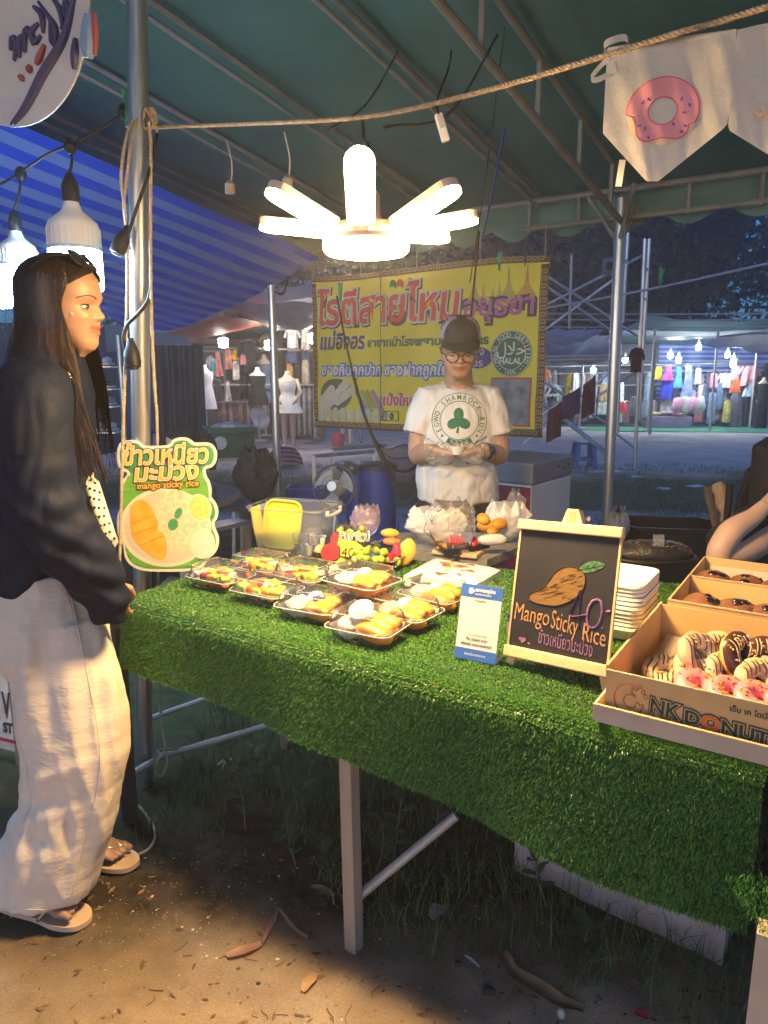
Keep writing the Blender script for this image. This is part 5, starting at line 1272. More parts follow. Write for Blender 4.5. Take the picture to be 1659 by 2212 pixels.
# ================================================================= yellow roti banner
def banner():
 A = UV(-3.40,V_BACK,0); Bq = UV(-1.606,V_BACK,0); W_ = (Bq - A).length; zt,zb = 2.125,1.035; H_ = zt - zb
 n = Vector((-VA.x,-VA.y,0))
 def F(d):
  def g(x,y):    # metres from the lower left corner
   sag = .018 * math.sin(x * 2.6) + .009 * math.sin(x * 7 + y * 3) + .005 * math.sin(y * 9) + .0035 * math.sin(x * 21 + y * 13) + .004 * math.sin(x * 13 - y * 17)
   return A + UA * x + UP * (zb + y - .012 * math.sin(x * 3.5) * (y > H_ * .9)) + n * (sag + d)
  return g
 t = thing('roti_banner','yellow printed banner with red Thai lettering and a green halal seal hanging behind the vendor','banner',tuple(A))
 yb = mat('banner_yellow',(.82,.68,.07),.55,var=.10,scale=3,trans=.2)
 mk('sheet',MB().sheet(lambda a,b: F(0)(a * W_,b * H_),50,30),yb,t,True)
 def rect(m,x0,y0,x1,y1,d,k=10):
  f = F(d); return m.sheet(lambda a,b: f(lerp(x0,x1,a),lerp(y0,y1,b)),max(2,int(abs(x1 - x0) * k) + 1),max(2,int(abs(y1 - y0) * k) + 1))
 bw = .05; br = mat('banner_border',(.10,.055,.04),.6); tanm = mat('banner_meander',(.38,.27,.14),.6)
 m = MB(); rect(m,0,0,W_,bw,.003,20); rect(m,0,H_ - bw * .8,W_,H_,.003,20); rect(m,0,bw,bw * .8,H_ - bw,.003,20); rect(m,W_ - bw,bw,W_,H_ - bw,.003,20); mk('border',m,br,t)
 m = MB(); f = F(.006)
 def key(cx,cy,s):
  q = [(-.42,-.42),(-.42,.42),(.42,.42),(.42,-.15),(-.05,-.15),(-.05,.12)]
  for (a,b),(c,d) in zip(q,q[1:]): m.bar(f(cx + a * s,cy + b * s),f(cx + c * s,cy + d * s),.0055,.001,up=n)
 for k in range(int(W_ / .042)):
  for y in (bw / 2,H_ - bw * .4): key(.02 + k * .042,y,.036)
 for k in range(int((H_ - .12) / .042)):
  for x in (bw * .4,W_ - bw / 2): key(x,.07 + k * .042,.036)
 mk('meander_print',m,tanm,t)
 X = lambda a: a * W_; Yf = lambda a: (1 - a) * H_
 red = mat('banner_red',(.58,.06,.06),.6); grey = mat('banner_grey',(.55,.52,.50),.6); dk = mat('banner_dark',(.05,.045,.07),.6); purple = mat('banner_purple',(.42,.12,.36),.6); green = mat('banner_green',(.03,.14,.08),.6); blue = mat('banner_blue',(.05,.17,.48),.6); wh = mat('banner_white',(.66,.64,.60),.6); navy = mat('banner_navy',(.05,.04,.22),.6)
 def line(body,x,y,h,w,layers,sh=0,slope=0):
  for i,(o_,mt,dx) in enumerate(layers):
   m = MB(); f = F(.004 + .003 * i); put_text(m,body,lambda a,b: f(a + dx,b - dx + slope * (a - X(x))),X(x),Yf(y),h,width=X(w),off=o_,shear=sh); mk('lettering',m,mt,t)
 line('โรตีสายไหม',.035,.315,.30,.635,[(.024,dk,.006),(.020,grey,0),(.007,red,0)],.08)
 line('อยุธยา',.69,.305,.17,.265,[(.020,dk,0),(.004,purple,0)],.05)
 line('แม่อิงอร',.04,.475,.15,.22,[(.011,wh,0),(.005,dk,0)],.2)
 line('สาขาหน้าโรงพยาบาลเอกอุดร',.275,.465,.075,.51,[(.004,green,0)],.05)
 line('ของกินถูกปาก ของฝากถูกใจ',.05,.645,.105,.58,[(.013,blue,0),(.002,wh,0)],.12)
 line('แป้งใหม่',.335,.835,.10,.17,[(.009,wh,0),(.003,red,0)],.05)
 def disc(cx,cy,r,d,mt,nm,sx=1,n_=40,parent=None):
  mk(nm,MB().flat([(cx + r * sx * math.cos(a),cy + r * math.sin(a)) for a in np.linspace(0,2 * math.pi,n_ + 1)[:-1]],F(d)),mt,parent or t)
 disc(X(.745),Yf(.545),.068,.005,navy,'navy_oval',1.45)
 m = MB(); put_text(m,'จริง',F(.009),X(.712),Yf(.53),.07); put_text(m,'อร',F(.009),X(.73),Yf(.595),.065); mk('lettering',m,wh,t)
 cx,cy,r = X(.873),Yf(.525),.142
 disc(cx,cy,r,.005,green,'halal_seal')
 m = MB(); f = F(.009)
 for rr in (.70,.97):
  m.tube([f(cx + r * rr * math.cos(a),cy + r * rr * math.sin(a)) for a in np.linspace(0,6.29,50)],.0028,4)
 put_text(m,'ﻝﻼﺣ',f,cx,cy - .005,.105,align='C',off=.0015); put_text(m,'HALAL',f,cx,cy - .062,.052,align='C',off=.002)
 def arc_text(m,body,f,cx,cy,r,h,a0,a1,flip=False):
  for i,ch in enumerate(body):
   if ch == ' ': continue
   a = rad(lerp(a0,a1,i / max(1,len(body) - 1))); v,fs = text(ch,.02);
   w = (v[:,0].max() + v[:,0].min()) / 2; e = (math.cos(a),math.sin(a)); s = (math.sin(a),-math.cos(a))
   if flip: e2 = (-e[0],-e[1]); s = (-s[0],-s[1])
   else: e2 = e
   m.add([f(cx + e[0] * r + s[0] * (x - w) * h + e2[0] * (y - .35) * h,cy + e[1] * r + s[1] * (x - w) * h + e2[1] * (y - .35) * h) for x,y in v],fs)
 arc_text(m,'HALAL FOOD CERTIFIED',f,cx,cy,r * .83,.038,205,-25); arc_text(m,'100%',f,cx,cy,r * .83,.036,255,285,True)
 for a in (220,232,308,320): m.flat([(cx + r * .83 * math.cos(rad(a)) + .006 * (1 if k % 2 else .45) * math.cos(k * math.pi / 5),cy + r * .83 * math.sin(rad(a)) + .006 * (1 if k % 2 else .45) * math.sin(k * math.pi / 5)) for k in range(10)],f)
 mk('seal_lettering',m,wh,t)
 # photo panel lower right, pictures of wrapped roti lower left, spires, flags
 m = MB(); rect(m,X(.80),Yf(.995) + .06,X(.955),Yf(.66),.004); mk('photo_frame_print',m,red,t)
 m = MB(); rect(m,X(.806),Yf(.99) + .065,X(.949),Yf(.67),.007); mk('photo_print',m,mat('banner_photo',(.06,.07,.10),.5,col2=(.36,.38,.42),scale=7,detail=8),t)
 disc(X(.12),Yf(.775),.115,.005,mat('banner_plate',(.10,.13,.10),.6),'plate_print',1.25)
 roti = mat('banner_roti',(.52,.50,.38),.6,var=.25,scale=18,col2=(.64,.58,.44)); lil = mat('banner_lilac',(.28,.22,.32),.6); lim = mat('banner_lime',(.30,.42,.10),.6); oc = mat('banner_ochre',(.42,.32,.08),.6)
 def cap(x0,y0,x1,y1,r,mt,d):
  a = math.atan2(y1 - y0,x1 - x0); pts = [(x1 + r * math.cos(a + q),y1 + r * math.sin(a + q)) for q in np.linspace(-1.57,1.57,7)] + [(x0 + r * math.cos(a + q),y0 + r * math.sin(a + q)) for q in np.linspace(1.57,4.71,7)]
  mk('roti_print',MB().flat(pts,F(d)),mt,t)
 for k,(a,b,c,d) in enumerate(((.05,.82,.10,.74),(.10,.80,.17,.70),(.13,.82,.20,.745),(.06,.86,.12,.80))): cap(X(a),Yf(b),X(c),Yf(d),.032,roti,.007 + .001 * k)
 for k,(x,mt) in enumerate(((.235,lil),(.262,lim),(.287,oc),(.312,lil))): cap(X(x + .035),Yf(.87),X(x - .01),Yf(.755),.017,mt,.008)
 for k in range(8):
  x = X(.045 + .039 * k); pts = [(x - .026,Yf(.90)),(x - .018,Yf(.88)),(x - .024,Yf(.86)),(x + .024,Yf(.86)),(x + .018,Yf(.88)),(x + .026,Yf(.90)),(x + .02,Yf(.955)),(x - .02,Yf(.955))]
  mk('bag_print',MB().flat(pts,F(.011)),mat('banner_bag',(.42,.44,.38),.6,var=.25,scale=25,col2=(.58,.58,.5)),t)
 m = MB();
 m.flat([(X(.345) + a * .07,Yf(.905) + b * .035) for a,b in ((-.1,-1),(2.0,-1),(2.0,1),(-.1,1))],F(.004)); mk('phone_box_print',m,green,t)
 m = MB(); m.flat([(X(.345) + a * .066,Yf(.905) + b * .030) for a,b in ((.72,-1),(2.0,-1),(2.0,1),(.72,1))],F(.007)); mk('phone_box_print',m,yb,t)
 m = MB(); put_text(m,'0',F(.010),X(.385),Yf(.925),.06,off=.004); mk('lettering',m,dk,t)
 m = MB(); put_text(m,'☎',F(.010),X(.347),Yf(.92),.05); mk('lettering',m,wh,t)
 sp = mat('banner_spire',(.46,.38,.10),.6); sp2 = mat('banner_spire_orange',(.55,.30,.08),.6)
 for x,h,w,mt in ((.73,.20,.055,sp),(.765,.13,.04,sp),(.80,.10,.05,sp),(.825,.14,.04,sp),(.86,.22,.06,sp),(.925,.22,.07,sp2)):
  y0 = Yf(.245); p = [(1,0),(.8,.12),(.85,.2),(.6,.32),(.3,.45),(.16,.6),(.1,.75),(.02,1)]
  mk('spire_print',MB().flat([(X(x) + w * a,y0 + h * b) for a,b in p] + [(X(x) - w * a,y0 + h * b) for a,b in reversed(p)],F(.004)),mt,t)
 for x,mt in ((.385,green),(.415,red),(.46,lil)):
  m = MB(); f = F(.004); m.sheet(lambda a,b: f(X(x) + .05 * a,Yf(.115) + .05 * b + .012 * math.sin(a * 4)),6,2); mk('flag_print',m,mt,t)
 for x,y0,y1 in ((.36,.02,.99),(.93,-.05,.06)):
  mk('hanging_wire',MB().tube([F(.05)(X(x),Yf(y0)),F(.05)(X(x) - .01,Yf(y1))],.0035,5),_M['wire_dark'],t)
 for x in (.01,.25,.5,.75,.985): mk('eyelet_tie',MB().tube([F(.01)(X(x),H_ - .02),F(.02)(X(x),H_ + .18)],.004,5),mat('grey_cord',(.3,.3,.3),.6),t)
banner()

def round_sign():
 Y0 = 1.75; c = P(-20,-45,Y=Y0); s = Y0 / FPX * 1.12; ex = Vector((.93,-.3,0)).normalized(); ey = Vector((.12,-.22,.95)).normalized(); ey = (ey - ex * ey.dot(ex)).normalized(); en = ex.cross(ey)
 if en.y > 0: en = -en
 F = lambda d: (lambda px,py: c + ex * ((px + 20) * s) + ey * (-(py + 45) * s) + en * d)
 t = thing('round_sign','weathered white oval sign with dark blue brush lettering at the top corner','sign',tuple(c))
 out = [(-20 + 196 * math.cos(a),-45 + 225 * math.sin(a)) for a in np.linspace(0,2 * math.pi,60)[:-1]]
 v = [F(0)(*p) for p in out]; n = len(v); mk('panel',MB().add(v + [p - en * .006 for p in v],[tuple(range(n)),tuple(range(2 * n - 1,n - 1,-1))] + [(i,i + n,(i + 1) % n + n,(i + 1) % n) for i in range(n)]),mat('weathered_sign_white',(.56,.56,.60),.6,var=.2,scale=12,col2=(.68,.68,.70)),t)
 nv = mat('sign_navy',(.05,.05,.16),.6); rd = mat('sign_red',(.40,.08,.07),.6); bl = mat('sign_pale_blue',(.22,.36,.62),.6)
 def brush(pts,w,mt,nm='lettering',d=.002):
  sp = spline([Vector((x,y,0)) for x,y in pts],6); m = MB()
  m.tube([F(d)(p.x,p.y) for p in sp],[w * s * (.35 + .65 * math.sin(math.pi * (i + 1.2) / (len(sp) + 1.4))) for i in range(len(sp))],6,ell=1.0); mk(nm,m,mt,t)
 brush([(-40,175),(0,150),(50,105),(110,55),(150,-10)],9,nv,'underline')
 for p in ([(-5,78),(8,55),(2,45),(-8,62)],[(8,75),(14,52),(24,48),(20,68)],[(22,68),(30,42),(40,38),(42,60)],[(62,30),(45,40),(48,55),(62,48)]): brush(p,6.5,nv)
 for p in ([(58,5),(72,20),(68,45)],[(70,0),(84,22),(95,40),(90,62),(82,58),(86,30)],[(95,-8),(110,15),(112,38),(106,44)],[(118,-10),(128,10),(126,26),(120,18),(134,-12)]): brush(p,6,nv)
 for p in ([(40,88),(50,80),(66,62)],[(20,98),(24,94),(28,88)],[(0,108),(3,105),(5,100)]): brush(p,7,rd,'red_drop')
 brush([(150,92),(156,70),(166,30)],15,bl,'blue_patch'); brush([(118,105),(124,85),(132,60)],8,nv,'stain_mark'); brush([(165,90),(172,60),(178,30)],6,rd,'red_patch')
round_sign()
# ================================================================= things between the stall and the far market
def c4(x,y): return ((480 + x * .3134) / 1.15728,(600 + y * .3134) / 1.15728)
def c6(x,y): return (1123.3 + .3229 * x,483.9 + .3229 * y)

def mid_things():
 # blue barrels, steel basin on a frame, floor fan
 bm_ = mat('blue_barrel_plastic',(.015,.05,.26),.42,var=.15)
 for px,py,r,h,Y,lab in ((815,1003,.118,.62,4.35,'tall blue plastic barrel with a dark lid beside the vendor'),(775,1012,.085,.55,4.75,'smaller blue barrel behind the floor fan under the steel basin')):
  c = P(px,py,Y=Y); t = thing('water_barrel',lab,'barrel',(c.x,c.y,0)); z = c.z
  mk('body',MB().lathe([(r * .9,0),(r,.03),(r,z * .3),(r * 1.03,z * .33),(r,z * .36),(r,z * .7),(r * 1.03,z * .73),(r,z * .76),(r * .97,z - .02)],(c.x,c.y,0),28),bm_,t,40)
  mk('lid',MB().lathe([(r * 1.05,z - .03),(r * 1.05,z),(r * .9,z + .008),(.01,z + .008)],(c.x,c.y,0),28),mat('dark_lid',(.02,.03,.07),.4),t,40)
 c = P(762,1003,Y=4.75)
 tag(mk('steel_basin',MB().lathe([(.08,-.05),(.11,-.02),(.118,.012),(.122,.013),(.116,.012),(.105,-.018),(.07,-.045)],c,32),mat('basin_steel',(.55,.56,.58),.25,metal=.9,var=.1),None,40),'shiny steel basin standing on the smaller barrel','basin')
 f0 = [P(678,985,Y=5.4),P(808,975,Y=5.8)]
 t = thing('metal_bench','bare grey metal table frame behind the floor fan','frame',(f0[0].x,f0[0].y,0))
 bk = Vector((.1,.5,0))
 for a in (f0[0],f0[1],f0[0] + bk,f0[1] + bk): mk('leg',MB().bar((a.x,a.y,0),(a.x,a.y,a.z),.025,.025),STEEL,t)
 mk('rail',MB().bar(f0[0],f0[1],.025,.03),STEEL,t); mk('rail',MB().bar(f0[0] + bk,f0[1] + bk,.025,.03),STEEL,t)
 c = P(722,1052,Y=4.1); t = thing('floor_fan','round floor fan with a wire cage in front of the blue barrels','fan',(c.x,c.y,0)); R = .128
 n = Vector((-.25,-1,.25)).normalized(); ex,ey,en = frame(n)
 ring = lambda r,d: [c + ex * r * math.cos(a) + ey * r * math.sin(a) + en * d for a in np.linspace(0,2 * math.pi,41)]
 wm = mat('fan_wire',(.10,.10,.12),.4,metal=.3)
 mk('cage_ring',MB().tube(ring(R,0),.006,6),wm,t,True)
 m = MB()
 for r,d in ((R * .96,.025),(R * .75,.04),(R * .5,.045),(R * .28,.048)): m.tube(ring(r,d),.0013,4)
 for k in range(48):
  a = 2 * math.pi * k / 48; q = lambda r,d: c + (ex * math.cos(a) + ey * math.sin(a)) * r + en * d
  m.tube([q(R * .2,.048),q(R * .6,.044),q(R * .96,.025),q(R,0)],.0009,4)
 mk('cage_grille',m,wm,t)
 mk('cage_badge',MB().lathe([(R * .22,.046),(R * .22,.05),(.002,.052)],c,20,axis=n),WHITEP,t,40)
 for k in range(3):
  a0 = 2 * math.pi * k / 3 + .4
  mk('blade',MB().sheet(lambda a,b: c + (ex * math.cos(a0 + (a - .5) * 1.3 * (.6 + .4 * b)) + ey * math.sin(a0 + (a - .5) * 1.3 * (.6 + .4 * b))) * (R * (.18 + .68 * b)) + en * ((a - .5) * .035),8,6),mat('fan_blade',(.42,.40,.40),.4),t,True)
 mk('motor',MB().lathe([(.03,0),(.045,-.02),(.045,-.09),(.02,-.1)],c,16,axis=n),WHITEP,t,40)
 mk('stand',MB().tube([c - en * .05,Vector((c.x,c.y + .05,.55)),Vector((c.x,c.y + .05,.05))],.014,10),WHITEP,t,True)
 mk('base',MB().lathe([(.15,0),(.15,.015),(.05,.05),(.02,.06)],(c.x,c.y + .05,0),24),WHITEP,t,40)
 # hammock
 net = mat('hammock_net',(.012,.016,.03),.8,var=.3,alpha=.62)
 pth = spline([P(764,815,Y=4.0),P(785,890,Y=3.95),P(815,965,Y=3.9),P(850,1012,Y=3.88),P(885,1015,Y=3.9),P(912,985,Y=3.95),P(960,900,Y=4.0),P(1010,760,Y=4.1)],8)
 wd = [.010 + .26 * math.exp(-((i / (len(pth) - 1) - .52) / .17) ** 2) for i in range(len(pth))]
 t = thing('hammock','dark net hammock slung behind the vendor in front of the yellow banner','hammock',tuple(pth[0]))
 mk('netting',MB().sheet(lambda a,b: pth[min(int(round(a * (len(pth) - 1))),len(pth) - 1)] + Vector((0,(b - .5) * .3,0)) * (wd[min(int(round(a * (len(pth) - 1))),len(pth) - 1)] * 3) + UP * wd[min(int(round(a * (len(pth) - 1))),len(pth) - 1)] * (b - .5) * 1.0,len(pth) - 1,8),net,t,True)
 m = MB(); m.tube(pth,.009,6)
 for b in (-.5,-.25,.25,.5): m.tube([p + Vector((0,b * .9 * w,b * w)) for p,w in zip(pth,wd)],.003,4)
 mk('cords',m,BLACKP,t,True)
 mk('hanging_rope',MB().tube(spline([P(728,640,Y=4.15),P(745,730,Y=4.05),P(764,815,Y=4.0)],6),.006,6),BLACKP,t,True); mk('hanging_rope',MB().tube([pth[-1],P(1035,500,Y=4.3)],.006,6),BLACKP,t)
 # white cooler with grey lid
 a,b = P(1072,1000,Y=4.0),P(1150,1000,Y=3.62); d = P(1236,995,Y=4.05)
 ex = (d - b); ex.z = 0; w = ex.length; ex.normalize(); ey = UP.cross(ex); dp = .36; z1 = b.z
 t = thing('ice_cooler','white chest cooler with grey lid and one dark red side behind the easel','cooler',(b.x,b.y,0)); rot = Matrix((ex,ey,UP)).transposed()
 cc = Vector((b.x,b.y,0)) + ex * w / 2 + ey * dp / 2
 mk('body',MB().bbox(cc + UP * (z1 - .12) / 2,(w,dp,z1 - .12),.01,rot),mat('cooler_white',(.62,.62,.63),.4,var=.05),t)
 mk('lid',MB().bbox(cc + UP * (z1 - .06),(w * 1.02,dp * 1.04,.115),.012,rot),mat('cooler_grey',(.16,.18,.22),.4,var=.1),t)
 mk('red_panel',MB().box(cc - ex * (w / 2 + .004) + UP * (z1 - .12) / 2,(.006,dp * .98,(z1 - .12) * .98),rot),mat('cooler_red',(.20,.015,.05),.4),t,label='dark red side panel')
 f = cc - ey * (dp / 2 + .003)
 mk('latch',MB().box(f + ex * (-w * .18) + UP * (z1 - .08),(.05,.008,.04),rot),mat('latch_white',(.6,.6,.6),.4),t)
 for k in range(3): mk('rivet',MB().ball(f - ey * .008 + ex * (w * (.1 + .13 * k)) + UP * (z1 - .05 - .02 * (k % 2)),.005,8,5),BLACKP,t)
 # blue stool
 c = P(1259,1012,z=0); t = thing('plastic_stool','blue plastic stool standing alone on the open ground','stool',tuple(c)); sb = mat('stool_blue',(.03,.12,.34),.45,var=.1); h = .40
 mk('seat',MB().bbox(c + UP * h,(.28,.28,.035),.012),sb,t)
 for x in (-1,1):
  for y in (-1,1): mk('leg',MB().loft([[c + Vector((x * r + dx,y * r + dy,z)) for dx,dy in ((-.03,-.03),(.03,-.03),(.03,.03),(-.03,.03))] for r,z in ((.15,0),(.11,h))]),sb,t)
 for x in (-1,1): mk('crossbar',MB().box(c + Vector((x * .135,0,.15)),(.012,.24,.04)),sb,t); mk('crossbar',MB().box(c + Vector((0,x * .135,.15)),(.24,.012,.04)),sb,t)
 # black tub
 c = P(1445,1128,Y=4.35); t = thing('black_tub','large black plastic tub with rope handles on the grass','tub',(c.x,c.y,0)); z = c.z; ex = Vector((.985,-.17,0)); ey = UP.cross(ex); o = Vector((c.x,c.y,0))
 mk('body',MB().loft(rings([(.42,.28,0,0),(.50,.34,.02,0),(.56,.38,z - .02,0),(.60,.41,z - .015,0),(.60,.41,z,0),(.55,.37,z,0),(.50,.33,.06,0),(.2,.1,.05,0)],o,ex,ey,.10,48)),BLACKP,t,45)
 for s in (-1,1): mk('handle',MB().tube(spline([o + ex * (s * .295) + ey * y + UP * (z - q) for y,q in ((-.05,.01),(-.04,.06),(.04,.06),(.05,.01))],4),.009,6),mat('grey_handle',(.5,.5,.48),.4),t,True)
 # split log leaning
 c = P(1590,1200,Y=2.95); tp = P(1552,1045,Y=3.1)
 t = thing('firewood_log','split brown log standing on end beside the black tub','log',tuple(c))
 pts = spline([Vector((c.x + .03,c.y - .05,.0)),Vector((c.x + .02,c.y,c.z - .1)),c.lerp(tp,.5),tp],6); m = MB().tube(pts,[.030 + .005 * math.sin(i * 2.3) for i in range(len(pts))],9)
 m.v = [tuple(Vector(v) + Vector((noise.noise(Vector(v) * 18),noise.noise(Vector(v) * 18 + Vector((7,0,0))),.5 * noise.noise(Vector(v) * 25))) * .008) for v in m.v]
 mk('wood',m,mat('split_wood',(.33,.20,.10),.85,var=.3,scale=30,col2=(.48,.33,.18),stretch=(3,3,.5),bump=.4,bscale=60),t,50)
 mk('bark',MB().tube([p + Vector((-.045,.01,-.02)) for p in pts],.018,7),mat('bark',(.12,.08,.06),.95,var=.4,scale=40),t,50)
 # grey sack by the post
 bag('sack',1330,1180,.45,(.16,.14,.22),mat('grey_sack',(.30,.31,.36),.6,var=.15),'grey plastic sack slumped at the foot of the right-hand post',31,.3,10,1)
 # left side: green bin on a low table, dark bundle, striped umbrella
 zb = .60; a,b = P(520,1093,z=zb),P(552,1062,z=zb)
 t = thing('side_table','low wooden side table with a worn dark top behind the rice board','table',(a.x,a.y,0))
 pts = [P(300,1075,z=zb),P(390,1110,z=zb),P(540,1062,z=zb),P(430,1030,z=zb)]; m = MB(); m.add(pts + [p - UP * .035 for p in pts],[(0,1,2,3),(7,6,5,4),(0,4,5,1),(1,5,6,2),(2,6,7,3),(3,7,4,0)]); mk('tabletop',m,mat('dark_tabletop',(.10,.11,.14),.3,var=.3),t)
 for p in pts:
  q = p.lerp(sum(pts,Vector()) / 4,.07); mk('leg',MB().bar((q.x,q.y,0),(q.x,q.y,zb - .035),.05,.05),WOOD_OLD,t)
 mk('edge_strip',MB().bar(pts[1] + Vector((0,-.012,-.016)),pts[2] + Vector((0,-.012,-.016)),.012,.045,up=UP),WOOD_OLD,t); mk('shelf',MB().bar(P(330,1170,Y=3.1),P(520,1125,Y=3.6),.12,.02),mat('dark_tabletop',(.1,.11,.14),.3),t)
 c = P(498,983,Y=6.1); t = thing('recycling_bin','dark green bin with a round white recycling mark behind the rice board','bin',tuple(c)); s = 6.1 / FPX
 gb = mat('bin_green',(.02,.09,.055),.45,var=.12)
 o = c; ex = Vector((.94,.34,0)); ey = UP.cross(ex)
 mk('body',MB().loft(rings([(.36,.26,0,0),(.40,.29,.20,0),(.44,.33,.205,0),(.44,.33,.245,0),(.40,.29,.245,0),(.36,.26,.05,0)],o,ex,ey,.03,40)),gb,t,45)
 q = o - ey * .152 - ex * .10 + UP * .12; mk('recycling_mark',MB().lathe([(.055,0),(.055,.004),(.001,.004)],q,24,axis=-ey),mat('mark_white',(.45,.50,.48),.6,var=.3,scale=40),t)
 mk('grip',MB().box(o - ey * .158 + ex * .1 + UP * .18,(.10,.012,.025),Matrix((ex,ey,UP)).transposed()),mat('dark_lid',(.02,.03,.07),.4),t)
 tag(mk('waste',lump(o + UP * .25,.11,(1.4,.9,.3),.5,18,1),mat('waste_paper',(.4,.42,.45),.7,var=.4,scale=20),None,30),'crumpled paper heaped on the green bin','waste')
 t = thing('bin_stand','rough plank stand carrying the green bin','stand',(o.x,o.y,0)); mk('top',MB().bbox(o - UP * .018,(.6,.4,.03),.004,Matrix((ex,ey,UP)).transposed()),WOOD_OLD,t)
 for x in (-.25,.25):
  for y in (-.15,.15): p = o + ex * x + ey * y; mk('leg',MB().bar((p.x,p.y,0),(p.x,p.y,o.z - .033),.04,.04),WOOD_OLD,t)
 c = P(555,1062,Y=4.7);
 bag('dark_bundle',556,1072,c.z - .07,(.30,.26,.36),mat('black_cloth',(.012,.013,.018),.75,var=.3),'bundle of black cloth slumped on a chair under the left-hand pole',41,.55,5,0,'bundle',None,(c.x,c.y,c.z - .073))
 t = thing('folding_chair','dark folding chair beneath the black bundle','chair',(c.x,c.y,0)); mk('seat',MB().box((c.x,c.y,c.z - .09),(.34,.32,.03)),BLACKP,t)
 for x in (-.15,.15):
  for y in (-.14,.14): mk('leg',MB().tube([(c.x + x,c.y + y,0),(c.x + x * .9,c.y + y * .9,c.z - .1)],.012,8),RUSTY,t)
 c = P(615,990,Y=11.0); t = thing('umbrella','half-folded red umbrella with pale stripes lying on the sand','umbrella',(c.x,c.y,0)); rs = []
 for k in range(9):
  q = k / 8; rs.append([Vector((c.x + (.26 * math.sin(q * 1.5)) * math.cos(a) * (1 + .12 * math.cos(8 * a)),c.y + .2 * math.sin(q * 1.5) * math.sin(a),.02 + .34 * math.cos(q * 1.5))) for a in np.linspace(0,2 * math.pi,33)[:-1]])
 mk('canopy',MB().loft(list(reversed(rs))),stripes('red_striped_cloth',(.16,.012,.03),(.30,.16,.17),14,(0,0.3,1),trans=.1),t,60)
 mk('shaft',MB().tube([(c.x - .03,c.y,.3),(c.x - .12,c.y + .1,.62)],.01,6),STEEL,t)
 c = P(731,965,z=0); t = thing('bucket','pink ribbed bucket under the banner','bucket',tuple(c)); mk('body',MB().lathe([(.10,0),(.12,.07),(.125,.08),(.128,.16),(.133,.17),(.136,.25),(.145,.27),(.14,.27),(.11,.02)],c,24),mat('bucket_pink',(.55,.07,.12),.45,var=.1),t,40); mk('handle',MB().tube(spline([c + Vector((-.14,0,.26)),c + Vector((0,-.06,.19)),c + Vector((.14,0,.26))],6),.005,5),WHITEP,t)
 c = P(660,1056,Y=5.4); tag(mk('blue_crate',MB().loft(rings([(.22,.2,0,0),(.26,.23,c.z,0),(.28,.25,c.z,0),(.28,.25,c.z + .02,0),(.25,.22,c.z + .02,0),(.2,.18,.05,0)],Vector((c.x,c.y,0)),Vector((1,0,0)),Vector((0,1,0)),.02,24)),mat('crate_blue',(.02,.05,.35),.5),None,40),'low blue crate on the ground left of the fan','crate')
mid_things()

